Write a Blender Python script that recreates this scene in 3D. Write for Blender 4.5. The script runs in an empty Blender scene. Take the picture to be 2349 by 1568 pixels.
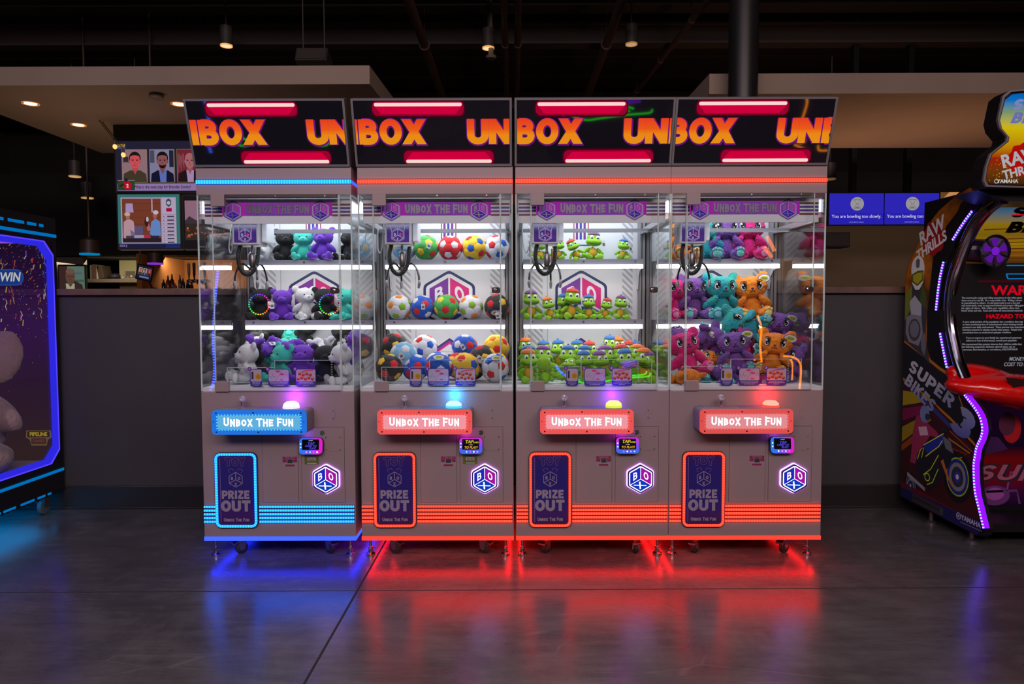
import bpy, bmesh, math, random
from mathutils import Matrix, Vector, Euler, noise
C = bpy.context.scene
COL = C.collection
R = math.radians
PI = math.pi

# ---------------------------------------------------------------- camera
cam = bpy.data.objects.new('camera', bpy.data.cameras.new('camera'))
COL.objects.link(cam)
cam.data.lens = 24.523
cam.data.sensor_width = 36.0
cam.data.clip_start = 0.05
cam.data.clip_end = 60
_rot = Matrix.Rotation(0.00281923, 4, 'Z') @ Matrix.Rotation(R(90) - 0.0475888, 4, 'X') @ Matrix.Rotation(-0.00277018, 4, 'Z')
cam.matrix_world = Matrix.Translation((0, -3.7, 1.34184)) @ _rot
C.camera = cam

# ---------------------------------------------------------------- exposure, world, room light
C.view_settings.view_transform = 'Standard'
C.view_settings.look = 'None'
C.view_settings.exposure = 0.0
C.view_settings.gamma = 1.0
C.view_settings.use_curve_mapping = False
C.cycles.max_bounces = 8
C.cycles.diffuse_bounces = 3
C.cycles.glossy_bounces = 4
C.cycles.transmission_bounces = 6
C.cycles.transparent_max_bounces = 24
C.cycles.caustics_reflective = False
C.cycles.caustics_refractive = False
C.cycles.sample_clamp_indirect = 4.0

W = bpy.data.worlds.new('room_dark'); C.world = W; W.use_nodes = True
W.node_tree.nodes['Background'].inputs[0].default_value = (0.016, 0.0145, 0.015, 1)
W.node_tree.nodes['Background'].inputs[1].default_value = 1.0


def area(name, loc, aim, sx, sy, power, col):
    d = bpy.data.lights.new(name, 'AREA'); d.shape = 'RECTANGLE'; d.size = sx; d.size_y = sy
    d.energy = power; d.color = col
    o = bpy.data.objects.new(name, d); COL.objects.link(o)
    o.location = loc
    o.rotation_euler = (Vector(aim) - Vector(loc)).to_track_quat('-Z', 'Y').to_euler()
    return o


def spot(name, loc, aim, power, col, ang=70, rad=.06):
    d = bpy.data.lights.new(name, 'SPOT'); d.energy = power; d.color = col
    d.spot_size = R(ang); d.spot_blend = .7; d.shadow_soft_size = rad
    o = bpy.data.objects.new(name, d); COL.objects.link(o); o.location = loc
    o.rotation_euler = (Vector(aim) - Vector(loc)).to_track_quat('-Z', 'Y').to_euler()
    return o


# the arcade hall behind the photographer: unseen fill panels added above the aisle
area('hall_ceiling_fill', (0.4, -6.1, 4.15), (0, -.2, .8), 7, 1.2, 270, (1.0, .78, .76))  # broad warm fill standing in for the hall's ceiling lamps
area('hall_violet_fill', (-2.2, -3.4, 4.3), (-1.2, -1.2, 0), 5, 1.4, 44, (.86, .76, 1.0))  # violet-tinted fill added to colour the floor
spot('bar_soffit_lamp', (-3.0, 2.2, 2.95), (-3.0, 2.0, 0), 16, (1, .78, .5), 110)
area('bar_wall_fill', (-5.2, 6.25, 2.07), (-5.3, 6.9, 1.3), 2.4, .3, 22, (1, .88, .62))  # unseen panel added to brighten the cream wall
area('lane_room_lamps', (3.6, 3.2, 1.75), (3.4, 2.8, 3.0), 2.6, .8, 15, (1, .52, .28))
area('bar_soffit_fill', (-3.4, 2.4, 1.7), (-3.2, 2.4, 3.0), 2.4, 1.2, 7.5, (1, .64, .42))  # unseen uplight added to brighten the left soffit's underside
area('lane_wall_fill', (4.4, 5.2, 2.58), (4.4, 6.0, 1.6), 4.0, .3, 5, (1, .78, .6))  # unseen light added to lift the dark tan wall

# ---------------------------------------------------------------- materials


def lin(h):
    if isinstance(h, str):
        h = h.lstrip('#'); v = [int(h[i:i + 2], 16) / 255 for i in (0, 2, 4)]
    else:
        v = [x / 255 for x in h]
    return tuple((x / 12.92 if x <= .04045 else ((x + .055) / 1.055) ** 2.4) for x in v) + (1,)


_M = {}


def newmat(name):
    m = bpy.data.materials.new(name); m.use_nodes = True
    nt = m.node_tree; nt.nodes.clear()
    o = nt.nodes.new('ShaderNodeOutputMaterial')
    return m, nt, o


def N(nt, t, **kw):
    n = nt.nodes.new(t)
    for k, v in kw.items():
        if k.startswith('i_'):
            k2 = k[2:].replace('_', ' ')
            n.inputs[int(k2) if k2.isdigit() else k2].default_value = v
        else:
            setattr(n, k, v)
    return n


def pbr(name, col, rough=.5, metal=0.0, bump=0.0, bscale=200, var=0.0, vscale=8, sheen=0.0, coat=0.0, col2=None, spec=.5):
    if name in _M:
        return _M[name]
    m, nt, o = newmat(name)
    b = N(nt, 'ShaderNodeBsdfPrincipled')
    c = lin(col)
    b.inputs['Base Color'].default_value = c
    b.inputs['Roughness'].default_value = rough
    b.inputs['Metallic'].default_value = metal
    b.inputs['Specular IOR Level'].default_value = spec
    if sheen:
        b.inputs['Sheen Weight'].default_value = sheen
        b.inputs['Sheen Roughness'].default_value = .6
    if coat:
        b.inputs['Coat Weight'].default_value = coat
        b.inputs['Coat Roughness'].default_value = .08
    tc = N(nt, 'ShaderNodeTexCoord')
    if var or col2:
        nz = N(nt, 'ShaderNodeTexNoise', i_Scale=vscale, i_Detail=5.0)
        nt.links.new(tc.outputs['Object'], nz.inputs['Vector'])
        mx = N(nt, 'ShaderNodeMix', data_type='RGBA')
        a2 = lin(col2) if col2 else tuple(x * (1 - var) for x in c[:3]) + (1,)
        mx.inputs[6].default_value = c; mx.inputs[7].default_value = a2
        rp = N(nt, 'ShaderNodeMapRange', i_1=.4, i_2=.62)
        nt.links.new(nz.outputs[0], rp.inputs[0]); nt.links.new(rp.outputs[0], mx.inputs[0])
        nt.links.new(mx.outputs[2], b.inputs['Base Color'])
    if bump:
        nb = N(nt, 'ShaderNodeTexNoise', i_Scale=bscale, i_Detail=3.0)
        nt.links.new(tc.outputs['Object'], nb.inputs['Vector'])
        bp = N(nt, 'ShaderNodeBump', i_Strength=bump, i_Distance=.02)
        nt.links.new(nb.outputs[0], bp.inputs['Height']); nt.links.new(bp.outputs[0], b.inputs['Normal'])
    nt.links.new(b.outputs[0], o.inputs[0])
    _M[name] = m
    return m


def emi(col, s=1.0, name=None):
    """an even glow: lamps, lit signs, screen pictures, and glow added to prints"""
    key = name or 'lit_%s_%.2f' % (col if isinstance(col, str) else '%d_%d_%d' % tuple(col), s)
    if key in _M:
        return _M[key]
    m, nt, o = newmat(key)
    e = N(nt, 'ShaderNodeEmission', i_Color=lin(col), i_Strength=s)
    nt.links.new(e.outputs[0], o.inputs[0])
    _M[key] = m
    return m


def led(name, base, dot, s_base, s_dot, pitch):
    """LED strip: bright dots every PITCH metres along the strip's length (UV x)"""
    if name in _M:
        return _M[name]
    m, nt, o = newmat(name)
    uv = N(nt, 'ShaderNodeUVMap')
    sp = N(nt, 'ShaderNodeSeparateXYZ'); nt.links.new(uv.outputs[0], sp.inputs[0])
    mu = N(nt, 'ShaderNodeMath', operation='MULTIPLY', i_1=2 * PI / pitch); nt.links.new(sp.outputs[0], mu.inputs[0])
    sn = N(nt, 'ShaderNodeMath', operation='SINE'); nt.links.new(mu.outputs[0], sn.inputs[0])
    mr = N(nt, 'ShaderNodeMapRange', i_1=0.0, i_2=.9); nt.links.new(sn.outputs[0], mr.inputs[0])
    mx = N(nt, 'ShaderNodeMix', data_type='RGBA')
    a, b = lin(base), lin(dot)
    mx.inputs[6].default_value = tuple(x * s_base for x in a[:3]) + (1,)
    mx.inputs[7].default_value = tuple(x * s_dot for x in b[:3]) + (1,)
    nt.links.new(mr.outputs[0], mx.inputs[0])
    e = N(nt, 'ShaderNodeEmission', i_Strength=1.0)
    nt.links.new(mx.outputs[2], e.inputs[0]); nt.links.new(e.outputs[0], o.inputs[0])
    _M[name] = m
    return m


def ramp_emi(name, stops, axis=1, lo=0, hi=1, s=1.0, glow=True, rough=.5):
    """a printed or displayed colour ramp along one local axis (0 x, 1 y, 2 z)"""
    if name in _M:
        return _M[name]
    m, nt, o = newmat(name)
    tc = N(nt, 'ShaderNodeTexCoord'); sp = N(nt, 'ShaderNodeSeparateXYZ'); nt.links.new(tc.outputs['Object'], sp.inputs[0])
    mr = N(nt, 'ShaderNodeMapRange', i_1=lo, i_2=hi); nt.links.new(sp.outputs[axis], mr.inputs[0])
    cr = N(nt, 'ShaderNodeValToRGB'); nt.links.new(mr.outputs[0], cr.inputs[0])
    el = cr.color_ramp.elements
    while len(el) < len(stops):
        el.new(.5)
    for e, (p, c) in zip(el, stops):
        e.position = p; e.color = lin(c)
    if glow:
        e = N(nt, 'ShaderNodeEmission', i_Strength=s); nt.links.new(cr.outputs[0], e.inputs[0])
    else:
        e = N(nt, 'ShaderNodeBsdfPrincipled', i_Roughness=rough); nt.links.new(cr.outputs[0], e.inputs[0])
    nt.links.new(e.outputs[0], o.inputs[0])
    _M[name] = m
    return m


def glass(name='clear_glass', tint=(.97, .985, .985), f0=.04, k=.9, pw=5.0):
    if name in _M:
        return _M[name]
    m, nt, o = newmat(name)
    lw = N(nt, 'ShaderNodeLayerWeight', i_Blend=.5)
    p = N(nt, 'ShaderNodeMath', operation='POWER', i_1=pw); nt.links.new(lw.outputs['Facing'], p.inputs[0])
    f = N(nt, 'ShaderNodeMath', operation='MULTIPLY_ADD', i_1=k, i_2=f0); nt.links.new(p.outputs[0], f.inputs[0])
    t = N(nt, 'ShaderNodeBsdfTransparent', i_Color=tint + (1,))
    g = N(nt, 'ShaderNodeBsdfGlossy', i_Roughness=0.0, i_Color=(1, 1, 1, 1))
    mx = N(nt, 'ShaderNodeMixShader')
    nt.links.new(f.outputs[0], mx.inputs[0]); nt.links.new(t.outputs[0], mx.inputs[1]); nt.links.new(g.outputs[0], mx.inputs[2])
    nt.links.new(mx.outputs[0], o.inputs[0])
    _M[name] = m
    return m


def screen_glass(name, col, s, rough=.03):
    """a display: faint glow of its dark picture under a glossy front"""
    if name in _M:
        return _M[name]
    m, nt, o = newmat(name)
    b = N(nt, 'ShaderNodeBsdfPrincipled', i_Roughness=rough)
    b.inputs['Base Color'].default_value = (.004, .004, .005, 1)
    b.inputs['Emission Color'].default_value = lin(col); b.inputs['Emission Strength'].default_value = s
    nt.links.new(b.outputs[0], o.inputs[0])
    _M[name] = m
    return m


# ---------------------------------------------------------------- mesh helpers


class MB:
    """collects shapes and links them as ONE mesh object"""

    def __init__(s, M=None):
        s.v = []; s.f = []; s.mi = []; s.uv = []; s.M = M or Matrix(); s.mats = []

    def m(s, mat):
        if mat not in s.mats:
            s.mats.append(mat)
        return s.mats.index(mat)

    def add(s, vs, fs, mat, uvs=None):
        b = len(s.v); k = s.m(mat)
        s.v += [s.M @ Vector(p) for p in vs]
        for i, f in enumerate(fs):
            s.f.append([b + j for j in f]); s.mi.append(k)
            s.uv.append([uvs[j] for j in f] if uvs else [(0, 0)] * len(f))
        return s

    def box(s, x0, x1, y0, y1, z0, z1, mat):
        v = [(x, y, z) for z in (z0, z1) for y in (y0, y1) for x in (x0, x1)]
        return s.add(v, [(0, 2, 3, 1), (4, 5, 7, 6), (0, 1, 5, 4), (2, 6, 7, 3), (0, 4, 6, 2), (1, 3, 7, 5)], mat)

    def plate(s, pts, d0, d1, mat, side=None):
        """polygon in local XY, counter-clockwise, from depth d0 (back) to d1 (front, +Z)"""
        n = len(pts)
        a = 0
        for i in range(n):
            a += pts[i][0] * pts[(i + 1) % n][1] - pts[(i + 1) % n][0] * pts[i][1]
        if a < 0:
            pts = pts[::-1]
        v = [(x, y, d0) for x, y in pts] + [(x, y, d1) for x, y in pts]
        s.add(v, [tuple(range(n))[::-1], tuple(range(n, 2 * n))], mat)
        s.add(v, [(i, (i + 1) % n, n + (i + 1) % n, n + i) for i in range(n)], side or mat)
        return s

    def ring(s, outer, inner, d0, d1, mat, closed=True, uv=True):
        """frame between two polygons of the same length in local XY"""
        n = len(outer); v = []; u = []
        L = 0
        for i in range(n + 1):
            k = i % n
            if i:
                L += math.dist(outer[k], outer[i - 1])
            for p, d, vv in ((outer[k], d0, 0), (outer[k], d1, .25), (inner[k], d1, .75), (inner[k], d0, 1)):
                v.append((p[0], p[1], d)); u.append((L, vv))
        fs = []
        for i in range(n if closed else n - 1):
            a, b = 4 * i, 4 * (i + 1)
            for j in range(4):
                k = (j + 1) % 4
                fs.append((a + j, b + j, b + k, a + k))
        return s.add(v, fs, mat, u)

    def strip(s, pts, w, d0, d1, mat):
        """flat band of width w along an open polyline in local XY, UV x runs along it"""
        n = len(pts); o = []; i_ = []
        for k in range(n):
            a = Vector(pts[max(k - 1, 0)]); b = Vector(pts[min(k + 1, n - 1)])
            t = (b - a).normalized(); nn = Vector((-t.y, t.x)) * w / 2
            p = Vector(pts[k]); o.append(tuple(p + nn)); i_.append(tuple(p - nn))
        v = []; u = []; L = 0
        for k in range(n):
            if k:
                L += math.dist(pts[k], pts[k - 1])
            for p, d in ((o[k], d0), (o[k], d1), (i_[k], d1), (i_[k], d0)):
                v.append((p[0], p[1], d)); u.append((L, 0))
        fs = []
        for k in range(n - 1):
            a, b = 4 * k, 4 * k + 4
            for j in range(4):
                q = (j + 1) % 4
                fs.append((a + j, b + j, b + q, a + q))
        fs += [(0, 1, 2, 3), (4 * n - 1, 4 * n - 2, 4 * n - 3, 4 * n - 4)]
        return s.add(v, fs, mat, u)

    def lathe(s, prof, mat, M=None, n=20, caps=True):
        """profile of (radius, z) turned about local Z"""
        M = M or Matrix(); v = []
        for r, z in prof:
            for k in range(n):
                a = 2 * PI * k / n
                v.append(M @ Vector((r * math.cos(a), r * math.sin(a), z)))
        fs = []
        for i in range(len(prof) - 1):
            for k in range(n):
                a = i * n + k; b = i * n + (k + 1) % n
                fs.append((a, b, b + n, a + n))
        if caps:
            fs.append(tuple(range(n))[::-1]); fs.append(tuple(range((len(prof) - 1) * n, len(prof) * n)))
        return s.add(v, fs, mat)

    def cyl(s, p, q, r, mat, r2=None, n=14):
        p, q = Vector(p), Vector(q); d = q - p
        M = Matrix.Translation(p) @ d.to_track_quat('Z', 'Y').to_matrix().to_4x4()
        return s.lathe([(r, 0), (r if r2 is None else r2, d.length)], mat, M, n)

    def tube(s, pts, r, mat, n=8):
        pts = [Vector(p) for p in pts]; v = []; u = []; L = 0
        up = Vector((0, 0, 1)); prev = None
        for k, p in enumerate(pts):
            t = (pts[min(k + 1, len(pts) - 1)] - pts[max(k - 1, 0)]).normalized()
            if prev is None:
                a = t.cross(up if abs(t.z) < .9 else Vector((1, 0, 0))).normalized()
            else:
                a = (prev - t * prev.dot(t)).normalized()
            prev = a; b = t.cross(a)
            if k:
                L += (p - pts[k - 1]).length
            rr = r[k] if isinstance(r, (list, tuple)) else r
            for j in range(n):
                g = 2 * PI * j / n
                v.append(p + (a * math.cos(g) + b * math.sin(g)) * rr); u.append((L, j / n))
        fs = []
        for k in range(len(pts) - 1):
            for j in range(n):
                a = k * n + j; b = k * n + (j + 1) % n
                fs.append((a, b, b + n, a + n))
        fs.append(tuple(range(n))[::-1]); fs.append(tuple(range((len(pts) - 1) * n, len(pts) * n)))
        return s.add(v, fs, mat, u)

    def ball(s, c, r, mat, n=16, M=None):
        """ellipsoid: r is a radius or three radii"""
        r = (r, r, r) if not isinstance(r, (tuple, list)) else r
        M = M or Matrix(); h = n // 2; v = []; fs = []
        for i in range(h + 1):
            t = PI * i / h
            for k in range(n):
                a = 2 * PI * k / n
                p = M.to_3x3() @ Vector((r[0] * math.sin(t) * math.cos(a), r[1] * math.sin(t) * math.sin(a), -r[2] * math.cos(t)))
                v.append(Vector(c) + p)
        for i in range(h):
            for k in range(n):
                a = i * n + k; b = i * n + (k + 1) % n
                fs.append((a, b, b + n, a + n))
        return s.add(v, fs, mat)

    def mesh(s, name, smooth=False, weld=False):
        me = bpy.data.meshes.new(name)
        me.from_pydata([tuple(p) for p in s.v], [], s.f)
        for mt in s.mats:
            me.materials.append(mt)
        me.polygons.foreach_set('material_index', s.mi)
        ul = me.uv_layers.new(name='UVMap')
        flat = [c for f in s.uv for p in f for c in p]
        ul.data.foreach_set('uv', flat)
        if smooth:
            me.polygons.foreach_set('use_smooth', [True] * len(me.polygons))
        me.update()
        if weld:
            bm = bmesh.new(); bm.from_mesh(me); bmesh.ops.remove_doubles(bm, verts=bm.verts, dist=1e-5)
            bmesh.ops.recalc_face_normals(bm, faces=bm.faces); bm.to_mesh(me); bm.free()
        return me

    def build(s, name, parent=None, smooth=False, bevel=0, weld=False, label=None):
        me = s.mesh(name, smooth, weld)
        o = bpy.data.objects.new(name, me); COL.objects.link(o)
        if parent is not None:
            o.parent = parent
        if bevel:
            b = o.modifiers.new('bevel', 'BEVEL'); b.width = bevel; b.segments = 2; b.limit_method = 'ANGLE'; b.angle_limit = R(40)
        if label:
            o['label'] = label
        return o


def autosmooth(o, ang=40):
    for p in o.data.polygons:
        p.use_smooth = True
    bm = bmesh.new(); bm.from_mesh(o.data)
    for e in bm.edges:
        e.smooth = len(e.link_faces) == 2 and e.calc_face_angle(0) < R(ang)
    bm.to_mesh(o.data); bm.free()
    return o


def rrect(x0, x1, y0, y1, r, n=6):
    p = []
    for cx, cy, a0 in ((x1 - r, y1 - r, 0), (x0 + r, y1 - r, 90), (x0 + r, y0 + r, 180), (x1 - r, y0 + r, 270)):
        for k in range(n + 1):
            a = R(a0 + 90 * k / n); p.append((cx + r * math.cos(a), cy + r * math.sin(a)))
    return p


def circ(cx, cy, r, n=20, ry=None, a0=0, a1=360):
    m = n if a1 - a0 >= 360 else n + 1
    return [(cx + r * math.cos(R(a0 + (a1 - a0) * k / n)), cy + (ry or r) * math.sin(R(a0 + (a1 - a0) * k / n))) for k in range(m)]


def rect(x0, x1, y0, y1):
    return [(x0, y0), (x1, y0), (x1, y1), (x0, y1)]


def spline(pts, n=6):
    """Catmull-Rom through the points"""
    P = [Vector(p) for p in pts]; out = []
    for i in range(len(P) - 1):
        a = P[max(i - 1, 0)]; b = P[i]; c = P[i + 1]; d = P[min(i + 2, len(P) - 1)]
        for k in range(n):
            t = k / n
            out.append(.5 * ((2 * b) + (c - a) * t + (2 * a - 5 * b + 4 * c - d) * t * t + (3 * b - a - 3 * c + d) * t ** 3))
    out.append(P[-1])
    return [tuple(p) for p in out]


def front(x=0, y=0, z=0):
    """local X to the right, local Y up, local Z out toward -y"""
    return Matrix(((1, 0, 0, x), (0, 0, -1, y), (0, 1, 0, z), (0, 0, 0, 1)))


def text(name, s, size, M, mat, parent, bold=0.0, align='CENTER', sx=1.0, shear=0.0, d=.0006, space=1.0, label=None):
    """lettering as a flat mesh; M maps the text's plane to its place"""
    cu = bpy.data.curves.new(name, 'FONT'); cu.body = s; cu.size = 1.0; cu.align_x = align; cu.align_y = 'CENTER'
    cu.offset = bold; cu.extrude = d / size; cu.shear = shear; cu.space_character = space; cu.resolution_u = 3
    t = bpy.data.objects.new(name + '_curve', cu); COL.objects.link(t)
    dg = bpy.context.evaluated_depsgraph_get()
    me = bpy.data.meshes.new_from_object(t.evaluated_get(dg))
    bpy.data.objects.remove(t); bpy.data.curves.remove(cu)
    me.materials.clear(); me.materials.append(mat)
    me.transform(M @ Matrix.Diagonal((size * sx, size, size, 1)))
    me.name = name
    o = bpy.data.objects.new(name, me); COL.objects.link(o)
    o.parent = parent
    if label:
        o['label'] = label
    return o


# block letters drawn with thick strokes, in a box 1 high
def _arc(cx, cy, rx, ry, a0, a1, n=10):
    return [(cx + rx * math.cos(R(a0 + (a1 - a0) * k / n)), cy + ry * math.sin(R(a0 + (a1 - a0) * k / n))) for k in range(n + 1)]


GLYPH = {
    'U': (.78, [[(.13, 1), (.13, .36)] + _arc(.39, .36, .26, .24, 180, 360) + [(.65, 1)]]),
    'N': (.80, [[(.13, 0), (.13, 1)], [(.13, .93), (.67, .07)], [(.67, 0), (.67, 1)]]),
    'B': (.72, [[(.13, 0), (.13, 1)], [(.13, .88), (.34, .88)] + _arc(.34, .70, .21, .18, 90, -90) + [(.13, .52)], [(.34, .52)] + _arc(.38, .32, .22, .20, 90, -90) + [(.13, .12)]]),
    'O': (.84, [_arc(.42, .5, .29, .38, 0, 360, 22)]),
    'X': (.82, [[(.12, 0), (.70, 1)], [(.12, 1), (.70, 0)]]),
    'T': (.76, [[(.02, .88), (.74, .88)], [(.38, 0), (.38, .88)]]),
    'H': (.80, [[(.13, 0), (.13, 1)], [(.67, 0), (.67, 1)], [(.13, .5), (.67, .5)]]),
    'E': (.66, [[(.13, 0), (.13, 1)], [(.13, .88), (.62, .88)], [(.13, .5), (.56, .5)], [(.13, .12), (.62, .12)]]),
    'F': (.64, [[(.13, 0), (.13, 1)], [(.13, .88), (.62, .88)], [(.13, .48), (.54, .48)]]),
    'Y': (.78, [[(.08, 1), (.39, .5)], [(.70, 1), (.39, .5)], [(.39, 0), (.39, .5)]]),
    'P': (.68, [[(.13, 0), (.13, 1)], [(.13, .88), (.36, .88)] + _arc(.36, .66, .22, .22, 90, -90) + [(.13, .44)]]),
    'R': (.74, [[(.13, 0), (.13, 1)], [(.13, .88), (.36, .88)] + _arc(.36, .68, .22, .20, 90, -90) + [(.13, .48)], [(.34, .46), (.64, 0)]]),
    'I': (.28, [[(.14, 0), (.14, 1)]]),
    'Z': (.72, [[(.06, .88), (.66, .88)], [(.62, .86), (.10, .14)], [(.06, .12), (.68, .12)]]),
    'S': (.68, [_arc(.34, .69, .21, .19, 20, 270, 10) + _arc(.34, .31, .21, .19, 90, -160, 10)]),
    'K': (.76, [[(.13, 0), (.13, 1)], [(.68, 1), (.18, .48)], [(.30, .56), (.70, 0)]]),
    '3': (.68, [_arc(.32, .70, .22, .18, 150, -90, 10), _arc(.32, .31, .24, .20, 90, -150, 10)]),
    'W': (1.0, [[(.08, 1), (.28, .04)], [(.28, .04), (.5, .9)], [(.5, .9), (.72, .04)], [(.72, .04), (.92, 1)]]),
}


def strokes(mb, paths, w, d0, d1, mat, f=lambda x, y: (x, y), round_ends=False):
    """thick mitred lines; every path lies a hair above the one before so that none coincide"""
    h = w / 2
    for k, p in enumerate(paths):
        P = [Vector(a) for a in p]; n = len(P); loop = n > 3 and (P[0] - P[-1]).length < 1e-6
        e = k * 2.5e-5; off = []
        for i in range(n):
            a = P[i - 1] if i else (P[-2] if loop else P[0]); c = P[i + 1] if i < n - 1 else (P[1] if loop else P[-1])
            t1 = (P[i] - a); t2 = (c - P[i])
            t1 = (t1 if t1.length > 1e-9 else t2).normalized(); t2 = (t2 if t2.length > 1e-9 else t1).normalized()
            n1, n2 = Vector((-t1.y, t1.x)), Vector((-t2.y, t2.x)); m = (n1 + n2).normalized()
            off.append(m * (h / max(m.dot(n1), .5)))
        L = [f(*(P[i] + off[i])) for i in range(n)]; Rr = [f(*(P[i] - off[i])) for i in range(n)]
        v = [(x, y, d0 + e) for x, y in L] + [(x, y, d0 + e) for x, y in Rr] + [(x, y, d1 + e) for x, y in L] + [(x, y, d1 + e) for x, y in Rr]
        fs = []
        for i in range(n - 1):
            fs += [(2 * n + i, 3 * n + i, 3 * n + i + 1, 2 * n + i + 1), (i, 2 * n + i, 2 * n + i + 1, i + 1), (n + i, n + i + 1, 3 * n + i + 1, 3 * n + i)]
        if not loop:
            fs += [(0, n, 3 * n, 2 * n), (n - 1, 3 * n - 1, 4 * n - 1, 2 * n - 1)]
        mb.add(v, fs, mat)
        if round_ends and not loop:
            for q, g in ((0, 1), (n - 1, 2)):
                mb.plate([f(x, y) for x, y in circ(P[q].x, P[q].y, h, 12)], d0 + e + g * 6e-6, d1 + e + g * 6e-6, mat)


def word(mb, s, x, y, h, mat, w=.24, d0=0, d1=.0006, sx=1.0, gap=.06, round_ends=False, small=1.0, align='L', slant=0.0):
    """a word in block letters, h high; with SMALL < 1 only the first letter of each word is full height"""
    def width():
        t = 0; first = True
        for ch in s:
            if ch == ' ':
                t += .42 * sx; first = True; continue
            k = 1.0 if first else small
            t += (GLYPH[ch][0] * k + gap) * sx; first = False
        return t * h
    if align == 'C':
        x -= width() / 2
    first = True
    for ch in s:
        if ch == ' ':
            x += .42 * sx * h; first = True; continue
        k = 1.0 if first else small
        gw, paths = GLYPH[ch]
        strokes(mb, paths, w / max(k, .8), d0, d1, mat, lambda a, b: (x + a * h * k * sx + slant * b * h * k, y + b * h * k), round_ends)
        x += (gw * k + gap) * sx * h; first = False
    return x


def empty(name, loc, label=None, cat=None, group=None, rot=(0, 0, 0)):
    o = bpy.data.objects.new(name, None); COL.objects.link(o); o.location = loc; o.rotation_euler = rot
    o.empty_display_size = .1
    if label:
        tag(o, label, cat, group)
    return o


def tag(o, label, cat, group=None, kind=None):
    o['label'] = label; o['category'] = cat
    if group:
        o['group'] = group
    if kind:
        o['kind'] = kind
    return o


def structure(o, label=None):
    o['kind'] = 'structure'
    if label:
        o['label'] = label
    return o


def rehome(root):
    """children were built in room coordinates: hang them on the root where they are"""
    bpy.context.view_layer.update()
    inv = (Matrix.Translation(root.location) @ root.rotation_euler.to_matrix().to_4x4()).inverted()
    done = set()
    for o in root.children_recursive:
        if o.type == 'MESH' and o.data.name not in done:
            o.data.transform(inv); done.add(o.data.name)
    return root

# ================================================================ THE SETTING


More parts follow.
